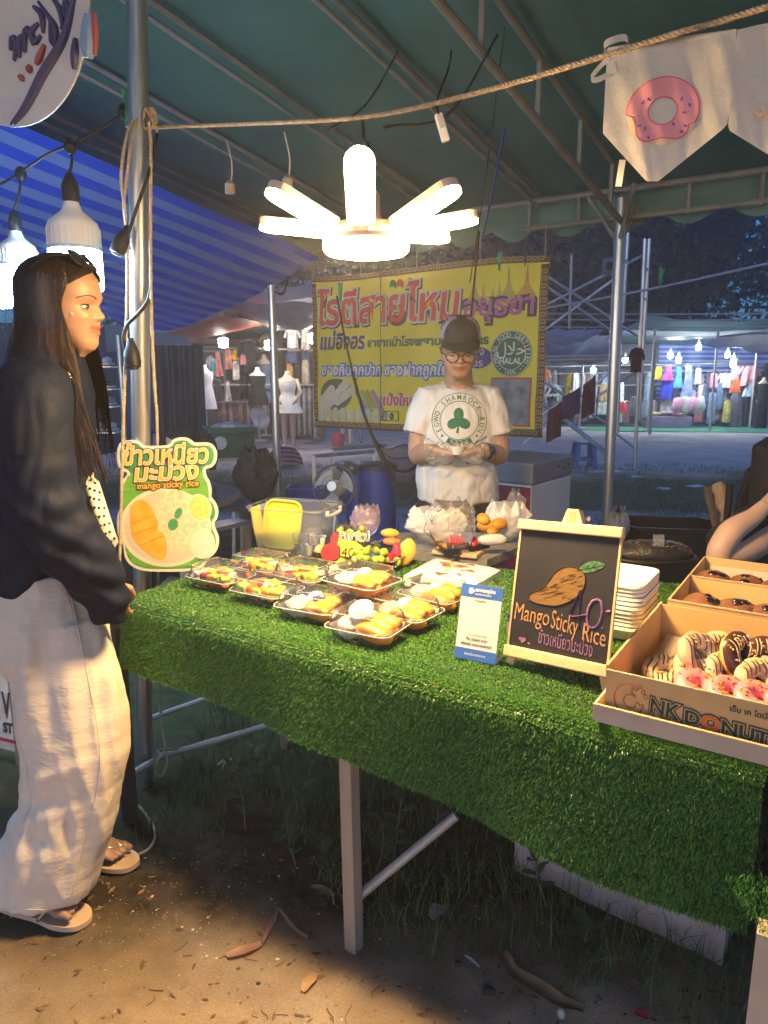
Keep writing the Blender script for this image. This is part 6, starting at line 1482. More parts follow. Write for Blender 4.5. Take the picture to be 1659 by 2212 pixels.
# ================================================================= scaffold frames and washing
def scaffold():
 Y = 10.6; base = P(*c6(770,1630),Y=10.8)
 t = thing('scaffold_tower','tall steel scaffold with crossed braces standing beyond the right-hand post','scaffold',(base.x,base.y,0))
 L = lambda a,b,r,Yy=Y: MB().tube([P(*c6(*a),Y=Yy),P(*c6(*b),Y=Yy)],r,8)
 pole = [((690,60),(650,1400)),((722,60),(685,660)),((835,100),(766,1640)),((865,100),(795,1320)),((345,200),(330,700)),((905,790),(868,1410))]
 for k,(a,b) in enumerate(pole): mk('standard',L(a,b,.028 if k < 4 else .02,Y + .1 * (k % 2)),STEEL if k < 4 else RUSTY,t,40)
 for a,b in (((130,315),(815,770)),((130,385),(610,715)),((120,570),(860,190)),((105,755),(625,370)),((95,1010),(610,1360)),((70,1140),(580,1540)),((20,1470),(610,985)),((280,1290),(570,1510)),((640,1400),(770,1500)),((60,1340),(300,1170)),((520,1150),(790,980))): mk('brace',L(a,b,.02,Y + .15),STEEL,t,40)
 for y in (890,912): mk('transom',L((100,y),(640,y - 10),.02),RUSTY,t,40)
 for a,b in (((655,885),(800,890)),((655,960),(795,962)),((690,245),(720,245)),((820,300),(855,300)),((815,500),(850,500))): mk('rung',L(a,b,.016),STEEL,t,40)
 b = P(*c6(590,285),Y=9.5); t2 = thing('junction_box','small dark box fixed high on the scaffold brace','box',tuple(b)); mk('case',MB().bbox(b,(.16,.1,.2),.02),mat('grey_box',(.12,.12,.16),.5),t2); mk('lens',MB().lathe([(.05,0),(.05,.03),(.03,.035)],b - Vector((0,.05,0)),14,axis=(0,-1,0)),BLACKP,t2)
 for k,(x,y0,y1,w,col,lab) in enumerate(((232,1215,1440,95,(.13,.012,.014),'dark red towel hung low on the scaffold brace'),(345,1120,1290,120,(.06,.03,.10),'purple towel hung on the scaffold brace between two red ones'),(465,1040,1285,85,(.10,.018,.02),'maroon towel hung highest on the scaffold brace'))):
  a = P(*c6(x - w / 2,y0 + 40),Y=Y - .05); b = P(*c6(x + w / 2,y0 - 30),Y=Y - .05); z1 = P(*c6(x,y1),Y=Y).z
  m = MB().sheet(lambda p,q: Vector((lerp(a.x,b.x,p),Y - .06 + .03 * math.sin(p * 9 + q * 2),lerp(lerp(a.z,b.z,p),z1 + .1 * (p - .5),q))),10,8,thick=.01,nrm=(0,-1,0)); tag(mk('towel',m,mat(f'towel_{k}',col,.9,var=.15),None,60),lab,'towel','towels on the scaffold')
 a = P(*c6(785,830),Y=Y - .2); s = Y / FPX * .3229
 garment_at('shirt',a,105 * s,150 * s,mat('maroon_shirt',(.07,.012,.015),.9),'maroon shirt on a hanger against the scaffold','shirt')
 for k,(y,r) in enumerate(((598,.012),(638,.012),(688,.010))): tag(mk('rope_line',MB().tube(spline([P(*c6(100,y),Y=11),P(*c6(900,y + 6),Y=11),P(*c6(1750,y),Y=11)],8),r,5),mat('pale_line',(.35,.36,.42),.7),None),['uppermost of three level ropes crossing before the trees','middle of three level ropes crossing before the trees','lowest of three level ropes crossing before the trees'][k],'rope')
 tag(mk('rope_line',MB().tube(spline([P(*c6(110,575),Y=9),P(*c6(850,440),Y=8.5),P(*c6(1750,245),Y=8)],8),.014,6),mat('pale_line',(.35,.36,.42),.7),None),'slanting rope rising towards the top of the trees','rope')

def garment_at(kind,top,w,h,mtl,lab,cat,group=None,seed=0,hang=True,nm=None):
 t = thing(nm or kind,lab,cat,tuple(top),group); n = 20; rs = []; M = 9
 prof = {'shirt': [(0,.42),(.06,.62),(.2,.64),(1,.68)],'dress': [(0,.35),(.12,.5),(.38,.42),(1,1.0)],'skirt': [(0,.55),(1,1.0)],'pants': [(0,.8),(1,.9)],'top': [(0,.6),(.15,.8),(1,.9)],'long': [(0,.5),(.08,.8),(1,.95)]}[kind]
 def body(x0,wk,t0,t1,nm_):
  rs = []
  for j in range(M + 1):
   q = lerp(t0,t1,j / M); ww = float(interp(q,prof)) * w * wk; f = .25 + .75 * q
   rs.append([Vector((top.x + x0 * w + ww / 2 * math.cos(a),top.y + (.10 * w * wk + .015) * math.sin(a) * (1 + .7 * f * math.sin(5 * a + seed)) + .03 * w * math.sin(a * 3 + seed * 2) * f,top.z - q * h - .02 * h * math.cos(a * 4 + seed) * q)) for a in np.linspace(0,2 * math.pi,n + 1)[:-1]])
  mk(nm_,MB().loft(list(reversed(rs))),mtl,t,70)
 if kind == 'pants':
  body(0,1,0,.35,'waist'); body(-.22,.46,.28,1,'trouser_leg'); body(.22,.46,.28,1,'trouser_leg')
 else: body(0,1,0,1,'body')
 if kind == 'shirt':
  for s in (-1,1): mk('sleeve',MB().tube([top + Vector((s * w * .26,0,-.07 * h)),top + Vector((s * w * .40,0,-.30 * h)),top + Vector((s * w * .46,0,-.5 * h))],[w * .13,w * .11,w * .10],10,ell=.6),mtl,t,True)
 if hang: mk('hanger',MB().tube([top + Vector((-w * .3,0,-.03 * h)),top + Vector((0,0,.03)),top + Vector((w * .3,0,-.03 * h))],.008,5),STEEL,t)
 return t
def G4(kind,x,y0,y1,wd,col,lab,cat,group=None,Y=14.6,seed=0,hang=True):
 a = P(*c4(x,y0),Y=Y); s = Y / FPX * .3134 / 1.15728 * 1.02; return garment_at(kind,a,wd * s,(y1 - y0) * s,mat('cloth_%02d_%02d_%02d' % tuple(int(c * 99) for c in col),col,.9,var=.5,scale=8),lab,cat,group,seed,hang)
def G6(kind,x,y0,y1,wd,col,lab,cat,group=None,Y=19.5,seed=0,hang=True):
 a = P(*c6(x,y0),Y=Y); s = Y / FPX * .3229 * 1.02; return garment_at(kind,a,wd * s,(y1 - y0) * s,mat('cloth_%02d_%02d_%02d' % tuple(int(c * 99) for c in col),col,.9,var=.5,scale=8),lab,cat,group,seed,hang)
scaffold()

SKINP = mat('mannequin_skin',(.50,.36,.28),.4,var=.05)
def mannequin(px,py,Y,hpx,lab,dress,dcol,arms=True,head=False,legs=True,skin=SKINP,top=None):
 """py = foot line; hpx = neck to foot height in view pixels"""
 f = P(px,py,Y=Y); s = hpx / FPX * Y * 1.0 / 1.42; o = f
 t = thing('mannequin',lab,'mannequin',tuple(o)); q = lambda x,y,z: o + Vector((x * s,y * s,z * s))
 m = MB()
 def ring(x,z,a,b): return [q(x + a * math.cos(k),b * math.sin(k),z) for k in np.linspace(0,2 * math.pi,15)[:-1]]
 m.loft([ring(0,.80,.02,.02),ring(0,.82,.155,.10),ring(0,.92,.15,.10),ring(0,1.04,.105,.08),ring(0,1.2,.14,.10),ring(0,1.32,.165,.08),ring(0,1.37,.08,.06),ring(0,1.42,.05,.05),ring(0,1.47,.045,.045)])
 if legs:
  for x in (-.08,.08): m.tube([q(x,0,.84),q(x,-.01,.48),q(x,.02,.30),q(x * .9,.02,.06),q(x * .9,-.10,.015)],[.085 * s,.055 * s,.05 * s,.03 * s,.025 * s],10)
 if arms:
  for x in (-1,1): m.tube([q(x * .16,0,1.32),q(x * .24,.03,1.08),q(x * .14,-.1,.92),q(x * .1,-.13,.86)],[.045 * s,.038 * s,.03 * s,.02 * s],9)
 mk('figure',m,skin,t,True)
 if head: mk('head',MB().ball(q(0,0,1.58),.10 * s,14,10,sq=(.85,1,1.2)),skin,t,True)
 if dress:
  cm = mat('cloth_%02d_%02d_%02d' % tuple(int(c * 99) for c in dcol),dcol,.85,var=.12,scale=6)
  z0,flare = dress; rs = []
  for k in range(11):
   u = k / 10; z = lerp(1.30,z0,u); a = float(interp(z,[(z0,flare),(.98,.15),(1.06,.12),(1.2,.155),(1.3,.15)])) * 1.06
   rs.append([q((a + .02 * math.sin(9 * b) * max(0,.95 - z)) * math.cos(b),(.72 * a + .01) * math.sin(b) * (1 + .1 * math.sin(7 * b) * max(0,1 - z)),z) for b in np.linspace(0,2 * math.pi,33)[:-1]])
  mk('dress',MB().loft(list(reversed(rs))),cm,t,60)
  for x in (-.07,.07): mk('strap',MB().tube([q(x,-.09,1.28),q(x,0,1.37),q(x,.08,1.28)],.012 * s,5),cm,t)
 if not legs: mk('stand',MB().tube([q(0,0,0),q(0,0,.85)],.015,8),STEEL,t); mk('base',MB().lathe([(.15,0),(.15,.02),(.02,.04)],o,18),STEEL,t)
 return t

def left_stall():
 Y = 15.6
 t = thing('clothes_stall','open clothes stall with warm back wall left of the yellow banner','stall',tuple(P(*c4(300,1560),z=0)))
 wl,wr = P(*c4(-250,700),Y=Y + .6),P(*c4(1050,700),Y=Y + .6)
 mk('back_wall',MB().sheet(lambda a,b: Vector((lerp(wl.x,wr.x,a),Y + .6 + .03 * math.sin(a * 60),2.9 * b)),60,4),mat('stall_backcloth',(.30,.21,.13),.9,var=.35,scale=3,col2=(.13,.09,.07)),t,True)
 for x in (-60,250,640,1000): p = P(*c4(x,760),Y=Y); mk('post',MB().tube([(p.x,Y,0),(p.x,Y,2.75)],.03,8),RUSTY,t)
 for y,yy in ((850,14.5),(885,15.0),(1290,14.9),(1155,14.6)): mk('rail',MB().tube([P(*c4(90 if y < 1200 else 60,y),Y=yy),P(*c4(1000,y + (30 if y == 850 else 0)),Y=yy)],.022,6),RUSTY,t)
 mk('front_bar',MB().tube([P(*c4(-60,830),Y=14.2),P(*c4(370,850),Y=14.2)],.03,6),BLACKP,t)
 gar = 'garments on the rails of the left clothes stall'
 G4('pants',408,985,1250,80,(.012,.012,.014),'long black trousers hanging in the left clothes stall','trousers'); G4('shirt',450,805,1040,175,(.014,.013,.016),'black cropped jacket hanging in the left clothes stall','jacket',Y=14.5)
 G4('dress',205,895,1075,85,(.55,.22,.19),'dusty pink top hanging beside the dark curtain','top'); G4('top',285,875,1020,70,(.62,.26,.2),'coral top hanging second from the dark curtain','top'); G4('shirt',150,930,1060,80,(.62,.60,.58),'white top hanging next to the dark curtain','top',Y=14.8)
 G4('top',350,870,950,75,(.62,.38,.03),'yellow and black top hanging in the left clothes stall','top'); G4('top',350,965,1105,70,(.68,.66,.60),'off white top below the yellow one','top'); G4('long',168,960,1100,28,(.06,.45,.55),'bright turquoise strip of cloth near the curtain','cloth')
 G4('top',405,920,990,55,(.45,.18,.18),'small rose bag-like top between the black garments','top',Y=14.4)
 G4('dress',285,1130,1280,60,(.60,.58,.54),'small white dress low on the left stall rail','dress'); G4('long',205,1120,1280,60,(.06,.05,.05),'dark brown dress low on the left stall rail','dress')
 for k in range(15):
  G4('top',225 + 27 * k + RND.uniform(-5,5),1300,RND.uniform(1440,1490),52,[(.16,.10,.09),(.30,.17,.15),(.07,.06,.07),(.32,.24,.2),(.10,.10,.12)][k % 5],f'muted garment, {ORD[k]} from the dark curtain on the left stall\'s low rail','garment',gar,14.8,k)
 for k in range(8): G4('long',850 + 21 * k,1160,RND.uniform(1520,1560),34,[(.30,.30,.30),(.07,.07,.09),(.40,.40,.38),(.12,.12,.13)][k % 4],f'long {"grey" if k % 2 == 0 else "dark"} skirt, {ORD[7 - k]} from the banner on the left stall rail','skirt','long skirts beside the banner',14.7,k)
 G4('top',840,1010,1135,62,(.02,.02,.025),'black sleeveless top right of the mannequin in white','top'); G4('top',905,960,1135,70,(.42,.36,.27),'patterned beige top right of the black one','top'); G4('shirt',800,700,850,125,(.55,.55,.58),'fluffy white top high on the left stall','top',Y=14.3); G4('long',905,690,860,75,(.50,.46,.40),'cream fringed cloth high on the left stall','cloth',Y=14.3)
 G4('top',795,890,975,100,(.05,.08,.18),'navy shiny top under the fluffy white one','top'); G4('top',780,975,1090,60,(.75,.38,.12),'orange and peach top behind the mannequin in white','top',Y=14.8); G4('long',735,820,1200,60,(.015,.015,.018),'long black dress beside the left-hand pole','dress',Y=14.9)
 G4('shirt',590,760,850,100,(.20,.15,.10),'brown jacket high in the left clothes stall','jacket',Y=14.9); G4('pants',900,850,990,80,(.14,.2,.3),'short blue denim hanging near the banner','shorts',Y=14.9)
 mannequin(*c4(125,1600),13.6,155,'headless mannequin in a white lace dress beside the dark curtain',(.62,.20),(.60,.62,.68),arms=False,legs=False,skin=mat('mannequin_white',(.6,.6,.62),.4))
 mannequin(*c4(775,1675),13.8,162,'bare-legged mannequin in a short white flared dress, hand on hip',(.70,.27),(.62,.62,.60))
 mannequin(*c4(540,1600),14.0,150,'mannequin in a black outfit with white belt in the left stall',(.72,.21),(.015,.015,.018),arms=False,legs=False,skin=_M['mannequin_white'])
 mannequin(*c4(590,1560),14.9,165,'mannequin bust in a faded denim dress behind the pole',(.60,.2),(.14,.18,.26),arms=False,legs=False,skin=mat('mannequin_cream',(.6,.5,.36),.4))
 c = P(*c4(545,1420),Y=14.1); tag(mk('white_bag',lump(c,.17,(1.1,.6,1.1),.45,6,4,24,16),mat('bag_white',(.5,.5,.54),.7),None,True),'white cloth bundle hung below the black-dressed mannequin','bundle')
 for k,(px,py,lab) in enumerate(((748,958,'pair of bare mannequin legs just right of the pink bucket'),(770,956,'second pair of bare mannequin legs behind the banner edge'))):
  o = P(px,py,Y=14.4); tt = thing('shop_mannequin',lab,'mannequin',tuple(o),'mannequins behind the banner')
  for x in (-.07,.08): mk('leg',MB().tube([o + Vector((x,0,.9)),o + Vector((x,0,.5)),o + Vector((x,.03,.3)),o + Vector((x,.02,.06)),o + Vector((x + .02,-.1,.02))],[.08,.055,.05,.032,.028],10),SKINP if k == 0 else mat('denim_leg',(.10,.16,.26),.8),tt,True)
 # lamps in the stall
 for k,(x,y,lab) in enumerate(((250,820,'square white lamp burning at the left of the left clothes stall'),(618,840,'white lamp burning beside the left-hand pole'),(962,785,'white lamp burning next to the banner edge'))):
  c = P(*c4(x,y),Y=13.4); tt = thing('stall_lamp',lab,'lamp',tuple(c)); mk('glow',MB().lathe([(.02,-.09),(.085,-.07),(.09,.07),(.03,.09)],c,14),emis('lit_far_lamp',(1.0,.92,.80),FAR_L * .42),tt,True); mk('socket',MB().lathe([(.03,.09),(.035,.15),(.01,.2)],c,10),BLACKP,tt)
 # tarpaulins above it
 def tarp(nm,pts,mt,lab,seed,sag=.15,nu=16,nv=8):
  c = [P(x,y,Y=Y_) for x,y,Y_ in pts]
  f = lambda a,b: c[0].lerp(c[1],a).lerp(c[3].lerp(c[2],a),b) - UP * sag * (math.sin(math.pi * a) * math.sin(math.pi * b) + .25 * noise.noise((a * 4 + seed,b * 4,0)))
  tag(mk(nm,MB().sheet(f,nu,nv),mt,None,True),lab,'tarpaulin')
 wt = mat('white_tarp',(.42,.42,.48),.5,var=.1,trans=.3); gt = mat('grey_tarp',(.26,.27,.32),.5,var=.15,trans=.2)
 tarp('tarpaulin',[(470,650,12.5),(760,592,12.5),(760,660,16),(470,672,16)],wt,'pale tarpaulin stretched above the left clothes stall',1)
 tarp('tarpaulin',[(480,652,11.6),(730,655,11.6),(730,680,13.5),(560,700,13.5)],gt,'grey tarpaulin edge sagging below the pale one',2,.3)
 tarp('tarpaulin',[(360,718,10.5),(480,682,10.5),(590,700,14),(380,735,14)],mat('orange_tarp',(.55,.10,.05),.5,var=.1,trans=.4),'orange red tarpaulin showing under the striped awning',3,.1)
 tarp('tarpaulin',[(470,700,14),(600,703,14),(600,730,17),(400,735,17)],mat('dark_green_tarp',(.03,.10,.08),.6,var=.1),'dark green tarpaulin under the orange one',4,.1)
 tarp('tarpaulin',[(225,700,9),(400,725,10),(420,755,11),(230,760,9.5)],wt,'pale layered tarpaulins behind the steel post',6,.1)
 # dark curtain, clothes and shoe rack behind the woman
 a,b = P(325,745,Y=9.5),P(437,742,Y=9.8)
 m = MB().sheet(lambda p,q: Vector((lerp(a.x,b.x,p),lerp(9.5,9.8,p) + .05 * math.sin(p * 26) + .03 * math.sin(p * 55 + q),lerp(a.z,.25,q))),70,8); tag(mk('curtain',m,mat('dark_grey_curtain',(.045,.043,.05),.85,var=.35,scale=2,col2=(.10,.09,.09)),None,True),'dark grey curtain hanging behind the steel post','curtain')
 a = P(150,740,Y=6.0); b = P(246,742,Y=6.0)
 t = thing('shoe_rack','open metal rack of pale shoes behind the woman','rack',(a.x,6.0,0))
 for x in (a.x - .02,b.x): mk('upright',MB().tube([(x,6.1,0),(x,6.1,1.75)],.018,8),STEEL,t)
 for k,py in enumerate((790,838,875,930)):
  z = P(200,py,Y=6).z; mk('shelf',MB().box(((a.x + b.x) / 2,6.0,z - .01),(b.x - a.x,.24,.012)),STEEL,t)
  for j in range(4):
   p = Vector((a.x + .05 + .09 * j,5.95,z + .005)); sm = [mat('shoe_white',(.6,.6,.62),.6),mat('shoe_dark',(.03,.03,.035),.6),mat('shoe_grey',(.28,.28,.3),.6)][(k + j * (k > 1)) % 3]
   s = thing('shoe',f'{["pale", "black", "grey"][(k + j * (k > 1)) % 3]} shoe on the {["top", "second", "third", "lowest"][k]} shelf of the rack behind the woman','shoe',tuple(p),'shoes on the rack behind the woman')
   mk('upper',lump(p + Vector((0,0,.035)),.05,(.62,1.5,.62),.1,20,j),sm,s,True); mk('sole',MB().bbox(p + Vector((0,0,.008)),(.062,.16,.014),.005),WHITEP,s)
 tarp('tarpaulin',[(-260,690,8.5),(330,705,11),(330,960,11),(-260,1080,8.5)],mat('dark_blue_tarp',(.03,.05,.10),.6,var=.2),'dark blue tarpaulin wall behind the shoe rack',8,.05)
 for k in range(3):
  p = P(270 + 22 * k,720,Y=8.2); garment_at('long',p,.22,1.1,mat('blue_cloth_dark',(.05,.07,.16),.9),f'dark blue garment hanging behind the steel post, {ORD[k]} from the left','garment','dark garments behind the post',k)
left_stall()

def right_stall():
 Y = 20.6
 t = thing('clothes_stall','brightly lit clothes stall with blue striped back wall at the far right','stall',tuple(P(*c6(1250,1380),z=0)))
 a,b = P(*c6(915,870),Y=Y + .7),P(*c6(2000,870),Y=Y + .7)
 mk('back_wall',MB().sheet(lambda p,q: Vector((lerp(a.x,b.x,p),Y + .7 + .04 * math.sin(p * 40),lerp(.0,2.35,q) + .02 * math.sin(p * 30))),50,6),stripes('blue_striped_wall',(.02,.06,.50),(.30,.38,.62),7.5,(0,0,1),trans=.1),t,True)
 a2 = P(*c6(60,900),Y=Y + .5)
 mk('back_wall',MB().sheet(lambda p,q: Vector((lerp(a2.x,a.x,p),Y + .5 + .04 * math.sin(p * 40),2.3 * q)),30,4),mat('stall_dark_cloth',(.06,.07,.10),.9,var=.3),t,True)
 g0,g1 = P(*c6(830,745),Y=18.2),P(*c6(2000,745),Y=18.2)
 mk('inner_roof',MB().sheet(lambda p,q: Vector((lerp(g0.x,g1.x,p),lerp(18.0,Y + .9,q),lerp(2.85,2.4,q) - .12 * math.sin(math.pi * p) + .05 * noise.noise((p * 9,q * 4,0)))),30,10),mat('green_tarp_lit',(.08,.26,.22),.45,var=.2,trans=.25),t,True)
 for x,yy in ((890,18.4),(1310,18.3),(1580,19.5),(420,18.6)): p = P(*c6(x,900),Y=yy); mk('post',MB().tube([(p.x,yy,0),(p.x,yy,2.6)],.03,8),RUSTY,t)
 for y in (925,1060,975): mk('rail',MB().tube([P(*c6(100,y + 30),Y=19.9),P(*c6(1700,y),Y=19.9)],.02,6),STEEL,t)
 c1,c2,c3,c4_ = P(*c6(560,1345),z=.02),P(*c6(1900,1330),z=.02),P(*c6(1900,1398),z=.02),P(*c6(300,1380),z=.02)
 mk('green_carpet',MB().add([c1,c2,c3,c4_],[(0,1,2,3)]),mat('green_carpet',(.05,.23,.15),.9,var=.2,scale=2),t)
 S = 'far right stall'
 L = [('dress',995,950,1040,85,(.55,.06,.25),'pink top of the costume hanging at the stall corner','top'),('long',990,1005,1160,90,(.02,.035,.45),'long royal blue skirt under the pink top','skirt'),('dress',1065,960,1090,75,(.10,.40,.55),'turquoise dress right of the blue skirt','dress'),('dress',1130,945,1160,90,(.20,.24,.50),'pale blue and white dress right of the turquoise one','dress'),('top',1195,965,1065,45,(.65,.62,.66),'white top with red edge on the far rail','top'),
   ('shirt',1380,1000,1090,110,(.62,.62,.68),'white t-shirt hanging in the middle of the far stall','shirt'),('shirt',1540,950,1075,150,(.60,.25,.30),'big pink sweater hanging at the far right','sweater'),('skirt',1450,1040,1125,90,(.62,.10,.03),'orange red skirt left of the pink sweater','skirt'),('top',1450,950,1040,80,(.45,.32,.33),'floral beige top above the orange skirt','top'),('skirt',1540,1075,1150,95,(.30,.42,.55),'light blue skirt under the pink sweater','skirt'),
   ('long',1455,1125,1345,105,(.10,.10,.13),'dark patterned skirt in tiers below the orange one','skirt'),('long',1525,1150,1345,75,(.08,.09,.13),'dark patterned skirt next to the black trousers','skirt'),('pants',1290,1130,1325,60,(.17,.25,.38),'light blue jeans hanging low in the far stall','jeans'),('skirt',1240,1080,1195,75,(.10,.15,.25),'blue denim skirt left of the jeans','skirt'),('top',1345,1060,1230,60,(.12,.18,.30),'dark denim dress right of the jeans','dress'),
   ('top',1300,1000,1090,60,(.50,.20,.35),'small pink and violet top in the far stall','top'),('top',1160,1120,1200,50,(.60,.45,.38),'peach top beside the pile of clothes','top'),('top',930,955,1035,55,(.60,.48,.03),'black and yellow striped top at the stall corner','top'),('long',870,1000,1290,70,(.18,.22,.30),'long grey blue garments left of the corner post','garment'),('top',1210,1080,1190,45,(.62,.42,.42),'pale pink child shirt in the far stall','shirt'),
   ('top',980,1185,1275,95,(.42,.42,.46),'black and white patterned tops under the blue skirt','top'),('long',1390,1180,1320,55,(.45,.40,.10),'yellow flowered dress left of the tiered skirts','dress'),('long',1200,1190,1320,60,(.35,.10,.14),'dark pink garment near the floor of the far stall','garment'),('long',1650,930,1180,60,(.03,.03,.04),'long black coat at the picture edge of the far stall','coat'),
   ('shirt',155,965,1085,95,(.60,.15,.05),'orange and white jersey hanging beside the banner','jersey'),('shirt',150,1095,1170,90,(.28,.30,.33),'grey camouflage jersey below the orange one','jersey'),('top',330,1000,1150,50,(.62,.50,.05),'yellow dress hanging between the towels and the jerseys','dress'),('top',375,1000,1140,45,(.60,.60,.64),'white and blue dress right of the yellow one','dress'),('top',355,1000,1100,26,(.55,.08,.12),'narrow red dress behind the yellow one','dress'),
   ('long',150,1190,1340,85,(.16,.18,.22),'camouflage trousers low beside the banner','trousers'),('top',255,1100,1180,60,(.20,.26,.20),'green camouflage top right of the black shirt','top'),('top',560,1070,1180,60,(.36,.22,.10),'tan top right of the maroon towel','top'),('top',675,1060,1180,60,(.60,.62,.66),'white top just right of the right-hand post','top'),('top',690,1190,1260,70,(.55,.04,.06),'red top low behind the right-hand post','top'),('top',555,1190,1270,80,(.40,.40,.36),'beige top low left of the right-hand post','top')]
 for k,(kd,x,y0,y1,w,col,lab,cat) in enumerate(L): G6(kd,x,y0,y1,w,col,lab,cat,None,19.6 + .15 * (k % 3),k)
 for k in range(34):
  x = 120 + 46 * k; G6('top',x + RND.uniform(-10,10),1165 + RND.uniform(-15,25),RND.uniform(1270,1340),58,[(.10,.12,.17),(.24,.26,.32),(.06,.05,.08),(.30,.24,.26),(.14,.20,.30),(.34,.34,.36),(.22,.10,.12)][k % 7],'garment packed in the low row of the far clothes stall','garment','low row garments of the far stall',20.0,k)
 for k in range(30):
  x = 110 + k * 31 if k < 18 else 1000 + (k - 18) * 55; G6('long',x + RND.uniform(-8,8),990 + RND.uniform(-10,20),RND.uniform(1180,1330),42,[(.12,.14,.2),(.30,.32,.38),(.05,.05,.08),(.20,.26,.36),(.4,.36,.36),(.16,.10,.10)][k % 6],'garment packed in the back row of the far clothes stall','garment','back row garments of the far stall',20.2,k)
 tt = G6('shirt',212,1095,1175,80,(.015,.015,.02),'black shirt numbered 23 hanging beside the banner','shirt',None,19.4)
 o = P(*c6(212,1150),Y=19.2); m = MB(); put_text(m,'23',lambda x,y: o + Vector((x,0,y)),0,0,.42,align='C',off=.015); mk('lettering',m,WHITEP,tt)
 mannequin(*c6(1600,1380),19.3,108,'mannequin in loose black trousers with a pale sash at the far right',(.05,.16),(.012,.012,.016),arms=False)
 # display table with folded clothes
 c = P(*c6(1015,1372),z=0); t = thing('display_table','low table under a purple grey cloth heaped with folded clothes','table',tuple(c))
 mk('cloth',MB().loft([[c + Vector((x * k,y * k + .5,z)) for x,y in ((-.55,-.4),(.55,-.4),(.55,.4),(-.55,.4))] for k,z in ((1.0,0),(1.04,.30),(1.02,.33))]),mat('mauve_cloth',(.20,.17,.27),.8,var=.15),t,40)
 for k in range(10):
  p = c + Vector((RND.uniform(-.45,.45),RND.uniform(.2,.75),.37 + RND.uniform(0,.07))); tag(mk('folded_cloth',MB().bbox(p,(.28,.26,.07),.025,Matrix.Rotation(RND.uniform(0,1),3,'Z')),mat(f'fold_{k % 4}',[(.6,.5,.2),(.6,.25,.35),(.4,.42,.5),(.55,.2,.2)][k % 4],.9),None,40),'folded garment on the low display table','garment','folded clothes on the display table')
 for k in range(4):
  p = P(*c6(1060 + 45 * k,1215),Y=19.3); tag(mk('hung_cloth',lump(p,.20,(.8,.4,1.3),.45,6,k,18,12),mat(f'pink_pile_{k % 2}',[(.62,.3,.45),(.6,.55,.56)][k % 2],.9,var=.3,scale=9),None,True),'pink and white child clothes bunched behind the display table','garment','bunched child clothes')
 # lamps
 for k,(x,y,lab) in enumerate(((1005,880,'leftmost white bulb inside the striped stall'),(1060,910,'white bulb second from left in the striped stall'),(1195,825,'highest white bulb under the inner green roof'),(1390,875,'white bulb above the middle of the striped stall'),(1430,915,'upper of two close white bulbs in the striped stall'),(1425,942,'lower of two close white bulbs in the striped stall'),(490,980,'white bulb left of the right-hand post'),(703,910,'white bulb just right of the right-hand post'))):
  c = P(*c6(x,y),Y=19.0); tt = thing('stall_lamp',lab,'lamp',tuple(c),'bulbs of the far clothes stall'); mk('glow',MB().lathe([(.015,-.075),(.06,-.06),(.065,.04),(.03,.07)],c,16),emis('lit_far_bulb',(.80,.93,1.0),FAR_L),tt,True); mk('socket',MB().lathe([(.03,.07),(.035,.13),(.01,.2)],c,10),WHITEP,tt)
 def tarp(pts,mt,lab,seed,sag=.1):
  c = [P(*c6(x,y),Y=Y_) for x,y,Y_ in pts]
  f = lambda a,b: c[0].lerp(c[1],a).lerp(c[3].lerp(c[2],a),b) - UP * sag * (math.sin(math.pi * a) * math.sin(math.pi * b) + .4 * noise.noise((a * 5 + seed,b * 3,0)))
  tag(mk('tarpaulin',MB().sheet(f,24,8),mt,None,True),lab,'tarpaulin')
 wt = _M['white_tarp']; gt = _M['grey_tarp']
 tarp([(560,775,16.5),(2000,712,16.5),(2000,640,20),(720,700,20)],wt,'long white tarpaulin roof over the far clothes stall',1,.2)
 tarp([(95,905,15),(640,900,15),(640,745,19),(95,745,19)],gt,'grey tarpaulin side roof right of the banner',2,.35)
 tarp([(1240,812,16),(2000,880,16),(2000,720,17.5),(1330,745,17.5)],wt,'pale tarpaulin corner hanging at the far right',3,.2)
 tarp([(95,740,14),(430,760,14),(600,700,17),(95,715,17)],mat('faded_film',(.40,.41,.46),.4,trans=.3),'faded plastic sheet lying over the grey side roof',4,.25)
 # litter on the path
 for k,(x,y) in enumerate(((520,1660),(660,1630),(640,1655),(780,1690),(950,1770),(1170,1755),(1640,1425),(880,1610),(590,1600))):
  p = P(*c6(x,y),z=.02); tag(mk('litter',lump(p,.055,(1.6,.8,.35),1.1,22,k,16,10),mat('litter_white',(.55,.57,.62),.7),None,40),'scrap of white plastic lying on the open ground','litter','white litter on the open ground')
right_stall()

